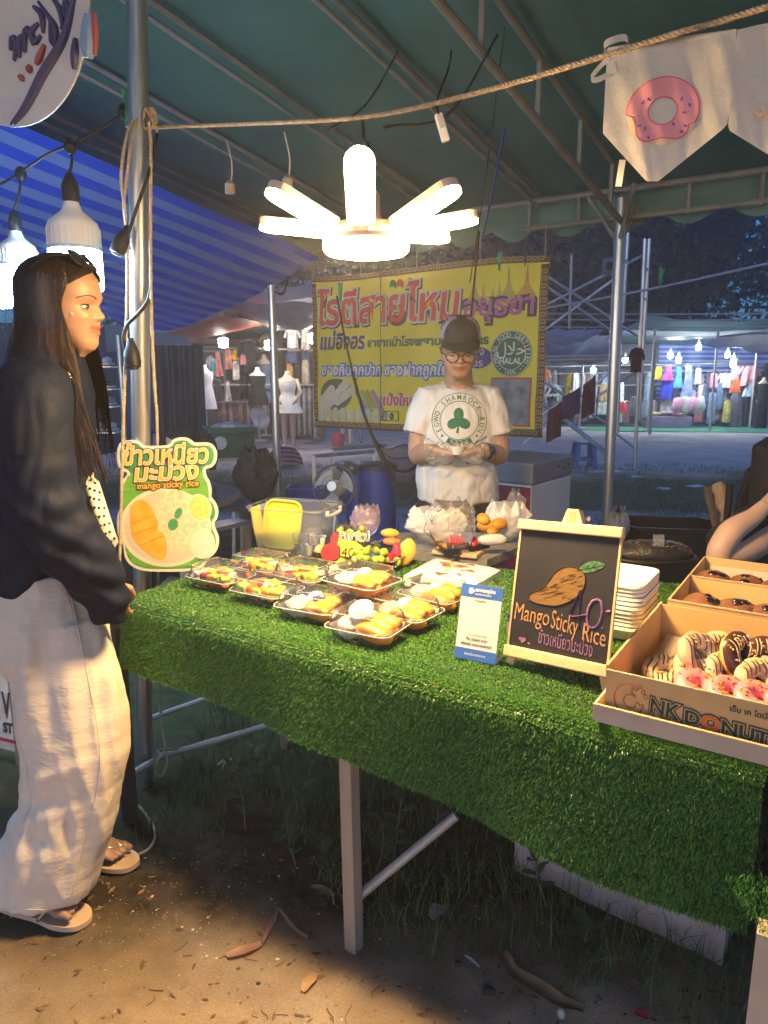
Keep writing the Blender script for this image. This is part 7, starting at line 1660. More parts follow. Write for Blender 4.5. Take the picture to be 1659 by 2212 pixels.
# ================================================================= trees
def trees():
 leaf = mat('night_leaf',(.022,.036,.02),.6,var=.4,scale=1.5,vcol=True,trans=.2); bark = mat('tree_bark',(.06,.045,.035),.9,var=.3,bump=.5,bscale=12)
 spec = [(5.5,27,5.4,4.6,'broad dark tree rising above the grey side roof'),(11,29,6.2,5.2,'tall dark tree behind the white tarpaulin roof'),(17.0,30,5.0,4.4,'dark tree with sky showing through its crown at the far right'),(22.5,33,5.6,5.0,'dark tree beyond the picture edge'),(-1.0,32,5.2,4.6,'dark tree behind the yellow banner'),(-9,34,5.5,5.2,'dark tree behind the left clothes stall'),(13.5,36,7.2,5.4,'tallest dark tree standing behind the others'),(7.5,34,3.6,4.6,'low bushy tree filling the gap above the white tarpaulin'),(10.5,33,3.2,4.4,'low bushy tree behind the far clothes stall'),(2.2,35,3.8,4.6,'low bushy tree behind the right edge of the banner')]
 for k,(x,y,h,r,lab) in enumerate(spec):
  t = thing('tree',lab,'tree',(x,y,0),'trees behind the market'); R_ = random.Random(k)
  m = MB(); top = Vector((x + R_.uniform(-.4,.4),y,h)); tr = spline([Vector((x,y,-.1)),Vector((x + R_.uniform(-.2,.2),y,h * .4)),top],6); m.tube(tr,[.32 - .2 * i / len(tr) for i in range(len(tr))],10)
  ends = []
  for j in range(9):
   a = R_.uniform(0,6.28); b = tr[3 + j % 8]; e = b + Vector((math.cos(a) * r * R_.uniform(.4,.85),math.sin(a) * r * R_.uniform(.3,.7),R_.uniform(.6,3.2))); ends.append(e)
   m.tube(spline([b,b.lerp(e,.5) + UP * .3,e],4),[.12 - .01 * q for q in range(9)],6)
  mk('trunk',m,bark,t,True)
  n = 2600 if k == 2 else 9000; ng = np.random.default_rng(k); cl = []
  for j in range(52):
   d = ng.normal(0,1,3); d /= np.linalg.norm(d); cl.append(np.array([x,y,h + r * .35]) + d * np.array([r,r * .75,r * .8]) * ng.uniform(.25,.95))
  cl = np.array(cl + [np.array(e) for e in ends]); cs = cl[ng.integers(0,len(cl),n)] + ng.normal(0,1,(n,3)) * r * np.array([.17,.17,.12])
  a = ng.normal(0,1,(n,3)); a /= np.linalg.norm(a,axis=1)[:,None]; b = np.cross(a,ng.normal(0,1,(n,3))); b /= np.linalg.norm(b,axis=1)[:,None]; s = ng.uniform(.10,.24,n)[:,None]
  vs = np.stack([cs - a * s,cs + b * s * .5,cs + a * s,cs - b * s * .5],1).reshape(-1,3); q = (np.arange(n) * 4)[:,None] + np.array([[0,1,2,3]])
  o = big_mesh('crown',vs,q,leaf,t,ng.uniform(.5,1.3,n).repeat(4))
trees()
# ================================================================= people
def remesh(mb,voxel,it=4,fac=.5):
 me = mesh_from('tmp',mb.v,mb.f); o = bpy.data.objects.new('tmp',me); COL.objects.link(o)
 r = o.modifiers.new('r','REMESH'); r.mode = 'VOXEL'; r.voxel_size = voxel
 if it: s = o.modifiers.new('s','SMOOTH'); s.iterations = it; s.factor = fac
 out = bpy.data.meshes.new_from_object(o.evaluated_get(bpy.context.evaluated_depsgraph_get()))
 bpy.data.objects.remove(o); bpy.data.meshes.remove(me)
 n = len(out.vertices); co = np.empty(n * 3,np.float32); out.vertices.foreach_get('co',co)
 return out,co.reshape(-1,3).astype(float)
def normals(me):
 n = np.empty(len(me.vertices) * 3,np.float32); me.vertices.foreach_get('normal',n); return n.reshape(-1,3).astype(float)
def finish(me,name,mtl,parent=None,cols=None,label=None):
 me.materials.clear(); me.materials.append(mtl); me.polygons.foreach_set('use_smooth',[True] * len(me.polygons)); me.name = name
 if cols is not None:
  a = me.color_attributes.new('Col','FLOAT_COLOR','POINT'); c = np.ones((len(cols),4),np.float32); c[:,:3] = cols; a.data.foreach_set('color',c.ravel())
 return link(name,me,parent,None,label)
def bvh_of(me):
 return BVHTree.FromPolygons([v.co.copy() for v in me.vertices],[tuple(p.vertices) for p in me.polygons])
CAMP = Vector((0,0,CAM_H))
def hit(bv,px,py,off=.001):
 d = (P(px,py,Y=1.0) - CAMP).normalized(); h = bv.ray_cast(CAMP,d,60)
 return (h[0] - d * off,h[1]) if h[0] else (None,None)
def vnoise(co,f,seed=0):
 return np.array([noise.noise((x * f + seed,y * f,z * f)) for x,y,z in co])

class Head:
 """x forward, y left, z up from the chin; everything in head heights"""
 def __init__(s,o,fwd,up,H,male=False):
  s.o = Vector(o); s.H = H; f = Vector(fwd).normalized(); u = Vector(up); u = (u - f * u.dot(f)).normalized(); s.R = Matrix((f,u.cross(f),u)).transposed(); s.male = male
  m = male
  s.front = [(-.05,.20),(0,.285),(.04,.36),(.10,.392),(.15,.388),(.21,.396),(.27,.405),(.345,.412),(.42,.415),(.48,.405),(.53,.425),(.58,.44),(.67,.435),(.76,.41),(.85,.345),(.92,.25),(.97,.14),(1.0,.02)]
  s.back = [(-.05,.17),(0,.13),(.08,.03),(.16,-.08),(.24,-.18),(.31,-.31),(.4,-.43),(.55,-.5),(.7,-.5),(.82,-.44),(.9,-.34),(.96,-.2),(1.0,-.04)]
  s.front = [(z,x * .93) for z,x in s.front]; s.back = [(z,x * .86 if x < 0 else x) for z,x in s.back]
  k = 1.06 if m else 1.0
  s.half = [(-.05,.06 * k),(0,.105 * k),(.05,.155 * k),(.15,.222 * k),(.25,.278 * k),(.35,.318 * k),(.5,.335),(.6,.345),(.72,.335),(.82,.29),(.9,.22),(.96,.13),(1.0,.03)]
 def W(s,x,y,z): return s.o + s.R @ (Vector((x,y,z)) * s.H)
 def L(s,p): return s.R.transposed() @ (Vector(p) - s.o) / s.H
 def rad_(s,th,z,k=1.0):
  f,b,w = (float(interp(z,q)) for q in (s.front,s.back,s.half)); q_ = min(1,max(0,z / .44)); cx = .20 - .25 * q_ * q_ * (3 - 2 * q_)
  a = max(.015,(f - cx) if math.cos(th) > 0 else (cx - b)); p = 2.2
  c,sn = abs(math.cos(th)),abs(math.sin(th)); r = ((c / a) ** p + (sn / w) ** p) ** (-1 / p)
  return cx + r * math.cos(th) * k,r * math.sin(th) * k
 def pt(s,th,z,k=1.0,feat=True):
  x,y = s.rad_(th,z,k)
  if feat and math.cos(th) > .1:
   g = lambda v,m_,sd: math.exp(-((v - m_) / sd) ** 2)
   nz = float(interp(z,[(.325,0),(.345,.040),(.360,.074),(.378,.084),(.40,.075),(.44,.050),(.49,.022),(.55,0)])) * (1.28 if s.male else 1.0)
   wd = float(interp(z,[(.33,.05),(.375,.048),(.42,.036),(.5,.032)])) * (1.18 if s.male else 1.0)
   x += nz * g(y,0,wd) + .026 * (g(y,.062,.026) + g(y,-.062,.026)) * g(z,.362,.026)
   for sg in (-1,1):
    x -= .034 * g(y,sg * .145,.075) * g(z,.475,.042); x += .012 * g(y,sg * .14,.09) * g(z,.565,.03); x += .018 * g(y,sg * .19,.08) * g(z,.37,.07)
    x -= .006 * g(y,sg * .085,.02) * g(z,.30,.06)
   mouth = g(y,0,.088); x += (.036 * g(z,.212,.024) + .040 * g(z,.274,.020) - .014 * g(z,.244,.010)) * mouth
   x += .010 * g(y,0,.07) * g(z,.10,.05)
  return x,y,z
 def shell(s,mb,n=88,m=92,ears=True):
  rs = []
  for j in range(m + 1):
   z = -.05 + 1.05 * j / m; rs.append([s.W(*s.pt(2 * math.pi * k / n,z)) for k in range(n)])
  mb.loft(rs)
  for sg in ((-1,1) if ears else ()):
   c = s.W(-.06,sg * .335,.46); mb.ball(c,.085 * s.H,14,10,sq=(.62,.30,1.15),rot=s.R @ Matrix.Rotation(sg * .35,3,'Z'))
   mb.ball(s.W(-.05,sg * .33,.39),.045 * s.H,10,8,sq=(.7,.4,.8),rot=s.R)
 def color(s,co,skin,lip):
  c = np.tile(np.array(skin),(len(co),1)); loc = (co - np.array(s.o)) @ np.array(s.R) / s.H
  x,y,z = loc.T; lipm = np.clip(1.25 - np.abs(y) / .115,0,1) * ((z > .203) & (z < .290)) * (x > .33); k = np.clip(lipm * 3,0,1)[:,None] * .85
  c = c * (1 - k) + np.array(lip) * k
  ch = np.exp(-((np.abs(y) - .2) / .09) ** 2 - ((z - .36) / .09) ** 2)[:,None] * (x > .1)[:,None]; c = c * (1 - .18 * ch) + np.array([c_ * f for c_,f in zip(skin,(1.05,.78,.72))]) * .18 * ch
  return c
 def eyes(s,parent,gaze,open_=.5,skin=None,iris=(.03,.015,.01)):
  ew = mat('eye_white',(.72,.68,.64),.2,var=.03); ir = mat('iris_dark',iris,.1,var=0)
  for sg in (-1,1):
   c = s.W(.293,sg * .142,.470); r = .054 * s.H
   e = mk('eyeball',MB().ball(c,r,18,12),ew,parent,True); g = (s.R @ Vector(gaze)).normalized(); ex,ey,en = frame(g)
   mk('iris',MB().lathe([(.030 * s.H,r * .84),(.027 * s.H,r * .975),(.004 * s.H,r * 1.03)],c,16,axis=g),ir,e,True)
   # lids: upper and lower shells that leave the slit
   f = s.R @ Vector((.93,sg * .30,0)); lx = UP.cross(f).normalized() if False else (s.R @ Vector((-sg * .30,.93,0)) * 1.0); u = s.R @ Vector((0,0,1))
   def lid(a0,a1,nm):
    vs = []; K = 14; J = 6
    for i in range(K + 1):
     t = rad(-82 + 164 * i / K)
     for j in range(J + 1):
      cut = a0 * math.cos(t) ** .7; p = rad(lerp(cut,a1,j / J)); vs.append(c + (f * math.cos(p) * math.cos(t) + lx * math.cos(p) * math.sin(t) + u * math.sin(p)) * r * 1.09)
    fs = [(i * (J + 1) + j,(i + 1) * (J + 1) + j,(i + 1) * (J + 1) + j + 1,i * (J + 1) + j + 1) for i in range(K) for j in range(J)]
    mk(nm,MB().add(vs,fs),skin,e,True); return [vs[i * (J + 1)] for i in range(K + 1)]
   up = lid(open_ * 24,85,'upper_eyelid'); lid(-16,-80,'lower_eyelid')
   mk('lashes',MB().tube([p + f * .0008 for p in up],[.0009 + .0006 * math.sin(math.pi * i / (len(up) - 1)) for i in range(len(up))],5),mat('lash_black',(.01,.008,.008),.6),e)
 def brows(s,parent,bv,col=(.03,.02,.015),lift=0):
  for sg in (-1,1):
   pts = []
   for y,z in ((.075,.560),(.12,.578),(.17,.585),(.22,.572),(.255,.550)):
    a = s.W(.8,sg * y,z + lift); h = bv.ray_cast(a,-(s.R @ Vector((1,0,0))),1);
    if h[0]: pts.append(h[0] + s.R @ Vector((.0006,0,0)))
   if len(pts) > 2: q = spline(pts,5); mk('eyebrow',MB().tube(q,[.0026 * (1 - .55 * i / len(q)) for i in range(len(q))],6,ell=.7),mat('brow_hair',col,.8),parent,True)

def hand(mb,w,d,n,thumb,s=1.0,curl=(.5,.5,.55,.6),spread=.06,tcurl=.3):
 """w wrist, d finger direction, n palm side; thumb = +1/-1 side along n x d"""
 d = Vector(d).normalized(); n = Vector(n); n = (n - d * n.dot(d)).normalized(); l = n.cross(d) * thumb
 rings_ = []
 for t,a,b in ((-.03,.026,.020),(0,.027,.019),(.03,.036,.017),(.06,.041,.015),(.085,.040,.012),(.092,.034,.008)):
  c = w + d * t * s + l * (.004 * s if t > .02 else 0); rings_.append([c + (l * a * math.cos(q) + n * b * math.sin(q)) * s for q in np.linspace(0,2 * math.pi,15)[:-1]])
 mb.loft(rings_ if thumb > 0 else [list(reversed(r)) for r in rings_])
 for i,(off,L,r) in enumerate(((.029,.070,.0088),(.010,.078,.0092),(-.009,.073,.0088),(-.027,.058,.0078))):
  p = w + (d * .080 + l * off) * s; a = 0; pts = [p - d * .012 * s,p]; dd = d + l * (spread * (1.5 - i))
  for seg,f in enumerate((.45,.30,.25)):
   a += curl[i] * (1.0 if seg == 0 else 1.15); e = (dd * math.cos(a) + n * math.sin(a)).normalized(); pts.append(pts[-1] + e * L * f * s)
  mb.tube(pts,[r * s,r * s,r * .98 * s,r * .9 * s,r * .72 * s],10); mb.ball(pts[-1],r * .74 * s,8,6)
 p = w + (d * .018 + l * .026) * s; e1 = (d * .62 + l * .70 + n * .30).normalized(); e2 = (d * (.85) + l * (.30 - tcurl) + n * .45).normalized(); e3 = (d * .9 + l * (-.05 - tcurl) + n * .4).normalized()
 pts = [p - e1 * .01 * s,p + e1 * .034 * s,p + (e1 * .034 + e2 * .032) * s,p + (e1 * .034 + e2 * .032 + e3 * .024) * s]; mb.tube(pts,[.013 * s,.0115 * s,.0105 * s,.008 * s],10); mb.ball(pts[-1],.0082 * s,8,6)

def foot(mb,heel,d,s=1.0,side=1):
 d = Vector((d[0],d[1],0)).normalized(); l = UP.cross(d)
 rs = []
 for t,a,h,zc in ((0,.012,.012,.022),(.012,.027,.026,.030),(.05,.032,.036,.040),(.10,.034,.034,.036),(.15,.042,.024,.026),(.185,.043,.017,.020),(.20,.040,.012,.016)):
  c = heel + d * t * s + UP * zc * s; rs.append([c + (l * a * math.cos(q) + UP * h * math.sin(q)) * s for q in np.linspace(0,2 * math.pi,15)[:-1]])
 mb.loft(rs)
 for i,(o,L,r) in enumerate(((.030,.042,.0125),(.010,.038,.0092),(-.006,.033,.0085),(-.021,.028,.008),(-.034,.022,.0075))):
  p = heel + (d * .188 + l * o * side) * s + UP * .014 * s; mb.tube([p,p + d * L * .6 * s + UP * .003,p + d * L * s - UP * .003],[r * s,r * .95 * s,r * .7 * s],9); mb.ball(p + d * L * s - UP * .003,r * .75 * s,8,6)

def ell_ring(c,a,b,n=30,ax=(1,0,0),ay=(0,1,0)):
 ax,ay = Vector(ax),Vector(ay); return [c + ax * a * math.cos(q) + ay * b * math.sin(q) for q in np.linspace(0,2 * math.pi,n + 1)[:-1]]

# ----------------------------------------------------------------- the customer on the left
def woman():
 SK = (.34,.195,.13); LIP = (.30,.07,.065)
 skm = mat('skin_customer',(1,1,1),.48,var=.05,scale=30,vcol=True,sss=.12,bump=.04,bscale=400)
 hd = Head(P(138,760,Y=1.80),(.999,-.02,-.04),(0,0,1),.228)
 b = MB(); hd.shell(b,ears=False)
 neck0 = P(118,800,Y=1.80); b.tube([hd.W(-.12,0,.30),hd.W(-.14,0,.05),neck0,neck0 - UP * .08],[.054,.050,.055,.075],20)
 pel = P(100,1270,Y=1.78)
 b.loft([ell_ring(neck0 - UP * .05,.05,.07),ell_ring(neck0 - UP * .10,.06,.12),ell_ring(neck0 - UP * .25 + Vector((-.05,0,0)),.06,.10),ell_ring(pel + UP * .1,.06,.10),ell_ring(pel,.09,.13),ell_ring(pel - UP * .1,.05,.08)])
 h1 = P(-18,1938,z=.02); h1b = P(182,1985,z=.02); h2 = P(188,1838,z=.02); h2b = P(284,1862,z=.02)
 d1 = h1b - h1; d2 = (h2b - h2) + Vector((0,.02,0)); s1 = 1.0
 hl1 = h1b - d1.normalized() * .25; hl2 = h2b - Vector((d2.x,d2.y,0)).normalized() * .245
 foot(b,hl1 + UP * .014,d1,1.0,-1); foot(b,hl2 + UP * .014,d2,.98,1)
 for hl,dd,y in ((hl1,d1,1.70),(hl2,d2,1.87)):
  an = hl + dd.normalized() * .035 + UP * .06; kn = Vector((lerp(an.x,pel.x,.55) + .085,y,.47)); b.tube(spline([an - UP * .03,an + UP * .05 + Vector((.02,0,0)),an.lerp(kn,.5) + Vector((.03,0,0)),kn,Vector((pel.x + .02,y,pel.z - .05))],4),[float(q) for q in np.interp(np.linspace(0,4,17),range(5),[.03,.032,.036,.045,.06])],12)
 # near arm and hand, far arm
 sh = P(70,862,Y=1.66); el = P(88,1085,Y=1.60); wr = P(236,1290,Y=1.66)
 b.tube([sh,el,wr],[.04,.036,.026],12); hand(b,wr + Vector((-.01,.02,.035)),(.05,.25,-.95),(-.2,.95,.1),-1,.9,(.35,.4,.45,.5))
 sh2 = P(110,850,Y=1.93); b.tube(spline([P(120,850,Y=1.90),P(125,950,Y=1.96),P(135,1080,Y=1.97),P(190,1200,Y=1.92),P(224,1280,Y=1.87)],4),.026,12)
 me,co = remesh(b,.0034,3,.4)
 t = finish(me,'person',skm,None,hd.color(co,SK,LIP)); tag(t,'woman in navy jacket and wide white trousers with long dark hair, looking at the stall','person')
 bv = bvh_of(me)
 hd.eyes(t,(.97,-.14,-.05),.95,mat('skin_lid',(.31,.17,.11),.5,var=.03)); hd.brows(t,bv,(.10,.055,.03))
 # star sticker on the cheek
 p,n = hit(bv,155,679,.0006)
 if p:
  ex,ey,en = frame(n); mk('star_sticker',MB().add([p + (ex * math.sin(k * math.pi / 5) + ey * math.cos(k * math.pi / 5)) * (.0062 if k % 2 == 0 else .003) + en * .0012 for k in range(10)] + [p + en * .002],[(k,(k + 1) % 10,10) for k in range(10)]),mat('silver_sticker',(.30,.34,.38),.5,metal=.2),t)
 # trousers
 tr = MB()
 def rg(px,py,hw,Y,ry): c = P(px,py,Y=Y); r = hw / FPX * (Y * math.cos(PITCH) + (CAM_H - c.z) * math.sin(PITCH)); return [c + Vector((r * math.cos(q),ry * math.sin(q),0)) for q in np.linspace(0,2 * math.pi,41)[:-1]]
 tr.loft(list(reversed([rg(92,1225,92,1.78,.125),rg(100,1262,104,1.78,.135),rg(104,1320,115,1.77,.15),rg(118,1400,116,1.76,.15),rg(125,1450,100,1.76,.12)])))
 tr.loft(list(reversed([rg(112,1330,102,1.73,.10),rg(140,1450,116,1.71,.100),rg(158,1540,120,1.70,.100),rg(166,1620,112,1.69,.10),rg(158,1700,106,1.69,.10),rg(130,1790,114,1.69,.108),rg(104,1850,122,1.69,.115),rg(90,1908,116,1.69,.115),rg(88,1920,108,1.69,.105)])))
 tr.loft(list(reversed([rg(125,1330,85,1.85,.09),rg(160,1450,95,1.87,.09),rg(178,1540,92,1.88,.09),rg(178,1640,88,1.89,.09),rg(165,1740,80,1.90,.09),rg(150,1815,82,1.90,.09),rg(148,1830,76,1.90,.085)])))
 me,co = remesh(tr,.006,6,.5); nn = normals(me); z = co[:,2]; x = co[:,0]
 low = np.clip((.80 - z) / .5,0,1)
 fold = np.sin(x * 62 + z * 9 + 3 * vnoise(co,4)) * .003 * low + vnoise(co * np.array([1,1,.45]),13,3) * .0025 - np.abs(vnoise(co * np.array([1,1,.16]),22,5)) * .012 + vnoise(co * np.array([.5,.5,2.2]),16,8) * .0018
 kn = np.exp(-((z - .30) / .09) ** 2) * np.sin((z * 60 + x * 28)) * .007 * (co[:,0] < -.83)      # bunching behind the knee
 rel = co - np.array([0,0,CAM_H]); dep = rel[:,1] * math.cos(PITCH) - rel[:,2] * math.sin(PITCH)
 pu = 829.5 + FPX * rel[:,0] / dep; pv = 1106 - FPX * (rel[:,2] * math.cos(PITCH) + rel[:,1] * math.sin(PITCH)) / dep
 for (x1,y1),(x2,y2),wd,am in (((30,1705),(200,1645),15,.013),((20,1745),(190,1735),14,-.008),((0,1790),(180,1745),16,.010),((0,1850),(180,1862),20,.008),((60,1380),(35,1690),20,.010),((205,1330),(262,1560),16,.009),((95,1330),(110,1600),26,-.009),((225,1560),(215,1900),14,.007),((60,1780),(40,1920),16,.010),((150,1760),(140,1920),14,-.008),((105,1800),(85,1920),14,.008),((210,1300),(120,1350),12,.006)):
  ux,uy = x2 - x1,y2 - y1; L2 = ux * ux + uy * uy; q = np.clip(((pu - x1) * ux + (pv - y1) * uy) / L2,0,1)
  dd = np.hypot(pu - x1 - q * ux,pv - y1 - q * uy); fold = fold + am * (.55 if abs(y2 - y1) < 120 else 1.1) * np.exp(-(dd / wd) ** 2) * np.clip(np.sin(math.pi * (.08 + .84 * q)),0,1) * (nn[:,1] < .3)
 co2 = co + nn * (fold + kn * .4)[:,None]; me.vertices.foreach_set('co',co2.astype(np.float32).ravel()); me.update()
 lin = mat('crinkled_white_cotton',(.70,.61,.50),.85,var=.05,scale=9,bump=.22,bscale=60,stretch=(.8,.8,2.2))
 pants = finish(me,'trousers',lin,t); pb = bvh_of(me)
 for nm,pts in (('side_seam',[(146,1262),(165,1340),(185,1440),(205,1540),(216,1620),(214,1680),(200,1750),(180,1830),(158,1920),(148,1968)]),('hem_stitch',[(2,1962),(40,1964),(80,1965),(120,1964),(160,1960),(190,1952)])):
  q = []
  for a in spline([Vector((x_,y_,0)) for x_,y_ in pts],6):
   h,_ = hit(pb,a.x,a.y,.0004)
   if h: q.append(h)
  if len(q) > 3: mk(nm,MB().tube(q,.0016,5),lin,pants,True)
 # jacket
 j = MB()
 def jr(px,py,hw,ry,Y=1.80,rx=None): c = P(px,py,Y=Y); r = rx or hw / FPX * 1.76; return [c + Vector((r * math.cos(q),ry * math.sin(q),0)) for q in np.linspace(0,2 * math.pi,41)[:-1]]
 j.loft(list(reversed([jr(122,762,50,.075),jr(120,785,58,.085),jr(108,812,76,.115),jr(96,850,92,.165),jr(90,910,101,.165),jr(88,1000,103,.155),jr(84,1100,101,.15),jr(80,1190,100,.155),jr(76,1248,100,.16),jr(76,1258,93,.15)])))
 wr2 = P(236,1325,Y=1.665)
 j.tube(spline([P(80,832,Y=1.70),P(66,900,Y=1.625),P(74,1000,Y=1.60),P(98,1095,Y=1.595),P(160,1185,Y=1.62),P(215,1260,Y=1.65),wr2,wr2 + Vector((0,.0,-.025))],4),[float(q) for q in np.interp(np.linspace(0,7,29),range(8),[.085,.088,.086,.084,.075,.060,.040,.034])],24)
 j.tube(spline([P(120,830,Y=1.90),P(125,950,Y=1.96),P(135,1080,Y=1.97),P(190,1200,Y=1.92),P(228,1290,Y=1.86)],4),[float(q) for q in np.interp(np.linspace(0,4,17),range(5),[.085,.082,.078,.062,.04])],20)
 me,co = remesh(j,.006,5,.5); nn = normals(me)
 f = vnoise(co * np.array([1,1,.5]),9,2) * .009 + np.sin(co[:,2] * 55 - co[:,0] * 45 + 4 * vnoise(co,5)) * .0035 * (co[:,2] < 1.25) + np.abs(vnoise(co * np.array([1.6,1,.6]),17,5)) * .008
 dia = np.exp(-(((co[:,2] - 1.08 + (co[:,0] + .8) * .8)) / .10) ** 2) * np.sin(co[:,2] * 95 + co[:,0] * 70) * .005
 me.vertices.foreach_set('co',(co + nn * (f + dia)[:,None]).astype(np.float32).ravel()); me.update()
 jm = mat('navy_jacket_fabric',(.003,.007,.025),.7,var=.2,scale=5,bump=.15,bscale=260,spec=.22)
 jk = finish(me,'jacket',jm,t); jb = bvh_of(me)
 zm = mat('zip_metal',(.65,.55,.38),.3,metal=.9); m = MB()
 for a in spline([Vector(p + (0,)) for p in ((126,778),(145,800),(158,830),(166,865),(168,910))],9):
  h,n = hit(jb,a.x,a.y,.001)
  if h: m.ball(h,.0021,7,5)
 mk('zip',m,zm,jk,True)
 c = P(122,775,Y=1.80)
 # hair: a sheet that follows the skull and falls over the shoulders, then many single locks on top
 hair = mat('dark_brown_hair',(.007,.005,.004),.36,var=.5,scale=40,col2=(.022,.012,.008),stretch=(3,3,.25),spec=.5)
 line = [(-2,52),(.0,56),(.15,60),(.3,63),(.5,60),(.64,50),(.74,28),(.80,8),(.83,0),(2,0)]
 Hh = hd.H
 def S(th,z,k=1.07):
  """th in (0..2pi) from the face; z in head heights, may run far below the chin"""
  a = abs(((th + math.pi) % (2 * math.pi)) - math.pi); zb = lerp(.28,.56,float(np.clip((a - rad(62)) / rad(40),0,1)))
  if z >= .28:
   x,y,_ = hd.pt(th,min(max(z,zb),.985),k,False)
   p = hd.W(x,y,z + (.035 if z > .5 else .035 * (z - .28) / .22)); return p
  x,y,_ = hd.pt(th,zb,k * 1.01,False); t_ = (.28 - z)
  wf = max(0,1 - abs(a - rad(62)) / rad(62)); p = hd.W(x,y,z)
  sgn = -1 if math.sin(th) < 0 else 1
  p += Vector((1,0,0)) * (wf * (.056 if sgn < 0 else .02) * min(t_,1.6) ** 1.2) + Vector((-1,0,0)) * ((1 - wf) * .05 * min(t_,.8)) + Vector((0,sgn,0)) * (.065 * min(t_,.7) * abs(math.sin(th)))
  p += Vector((0,0,-.0)); return p
 m = MB(); vs = []; A,B = 84,60
 for jz in range(B + 1):
  z = lerp(.985,-.62,jz / B); t0 = rad(float(interp(z,line)))
  for i in range(A + 1):
   th = lerp(t0,2 * math.pi - t0,i / A); vs.append(S(th,z) + Vector((noise.noise((th * 9,z * .5,1)),noise.noise((th * 9,z * .5,7)),0)) * .003)
 fs = [(q * (A + 1) + i,q * (A + 1) + i + 1,(q + 1) * (A + 1) + i + 1,(q + 1) * (A + 1) + i) for q in range(B) for i in range(A)]
 fs.append(tuple(range(A,-1,-1)))
 m.add(vs,fs); hs = mk('hair',m,hair,t,True)
 R_ = random.Random(4); m = MB(); vs = []; fs = []
 for k in range(2100):
  th = rad(R_.choice((-1,1)) * (52 + 128 * R_.random() ** 1.25));
  if R_.random() < .72: th = -abs(th)
  front = abs(math.degrees(th)) < 95; z1 = R_.uniform(-1.38,-.75) if front else R_.uniform(-1.0,-.4); z0 = R_.uniform(.35,.97)
  w = R_.uniform(.0010,.0026); off = R_.uniform(1.075,1.11); N = 15; dth = R_.uniform(-.12,.12); ph = R_.uniform(0,6)
  for i in range(N):
   u = i / (N - 1); z = lerp(z0,z1,u); t0 = float(interp(z,line)); th2 = math.copysign(max(abs(th + dth * u),rad(t0 + 1)),th)
   if z > .62: th2 = math.copysign(max(abs(th2),rad(t0 + 2)),th)
   p = S(th2,z,off); fr = max(0,.28 - z)
   p += Vector((math.sin(ph + z * 7) * .006,math.cos(ph + z * 5) * .004,0)) * min(1,fr * 2)
   if z < -.1:
    h = jb.find_nearest(p)
    if h[0] is not None and (p - h[0]).dot(h[1]) < .004: p = h[0] + h[1] * (.004 + .004 * R_.random())
   dirn = Vector((math.sin(th2 + 1.2),math.cos(ph),0)).normalized(); ww = w * (1 - .75 * u ** 3)
   sd = hd.R @ Vector((-math.sin(th2),math.cos(th2),0)); vs += [p - sd * ww,p + sd * ww]
  b0 = k * N * 2; fs += [(b0 + 2 * i,b0 + 2 * i + 1,b0 + 2 * i + 3,b0 + 2 * i + 2) for i in range(N - 1)]
 mk('locks',MB().add(vs,[f for i,f in enumerate(fs) if (i // 14) % 3]),hair,hs,True,'stuff')
 mk('locks',MB().add(vs,[f for i,f in enumerate(fs) if (i // 14) % 3 == 0]),mat('brown_hair',(.022,.012,.008),.42,var=.5,scale=40,col2=(.055,.028,.017),stretch=(3,3,.25)),hs,True,'stuff')
 # flyaway hairs on the forehead and at the back
 m = MB()
 for k in range(120):
  th = rad(R_.uniform(-178,-110)) if k < 80 else rad(R_.uniform(-60,60)); z = R_.uniform(-.45,.6) if k < 80 else .97; p = S(th,z,1.08); o_ = hd.R @ Vector((math.cos(th),math.sin(th),.3)); L_ = R_.uniform(.02,.06)
  m.tube(spline([p,p + o_ * L_ * .5 + UP * R_.uniform(-.02,.01),p + o_ * L_ * .7 - UP * R_.uniform(.0,.05)],4),.0003,3)
 mk('stray_hairs',m,hair,hs)
 # sunglasses pushed up on the hair
 g = thing('sunglasses','dark sunglasses pushed up on the woman\'s head','sunglasses',tuple(hd.W(.1,0,1.05)))
 for sg in (-1,1):
  c = hd.W(.255,sg * .14,.955); n = hd.R @ Vector((.72,sg * .15,.65)); mk('lens',MB().lathe([(.026,0),(.024,.003),(.002,.006)],c,20,axis=n),mat('dark_lens',(.012,.012,.014),.06,var=0,coat=1.0),g,40)
  mk('frame',MB().tube([c + (lambda e: e[0] * .026 * math.cos(q) + e[1] * .024 * math.sin(q))(frame(n,Vector((0.31,.2,.93)))) for q in np.linspace(0,6.283,21)],.0022,6),BLACKP,g,True)
  mk('temple_arm',MB().tube(spline([c + hd.R @ Vector((0,sg * .024,.004)),hd.W(.05,sg * .37,.93),hd.W(-.16,sg * .385,.80)],5),.0022,6),BLACKP,g,True)
 mk('bridge',MB().tube(spline([hd.W(.285,-.045,1.0),hd.W(.31,0,1.02),hd.W(.285,.045,1.0)],4),.002,6),BLACKP,g)
 # sandals
 cream = mat('sandal_sole',(.60,.44,.29),.6,var=.06); jew = mat('sandal_rhinestones',(.75,.70,.62),.2,metal=.8,var=.4,scale=300)
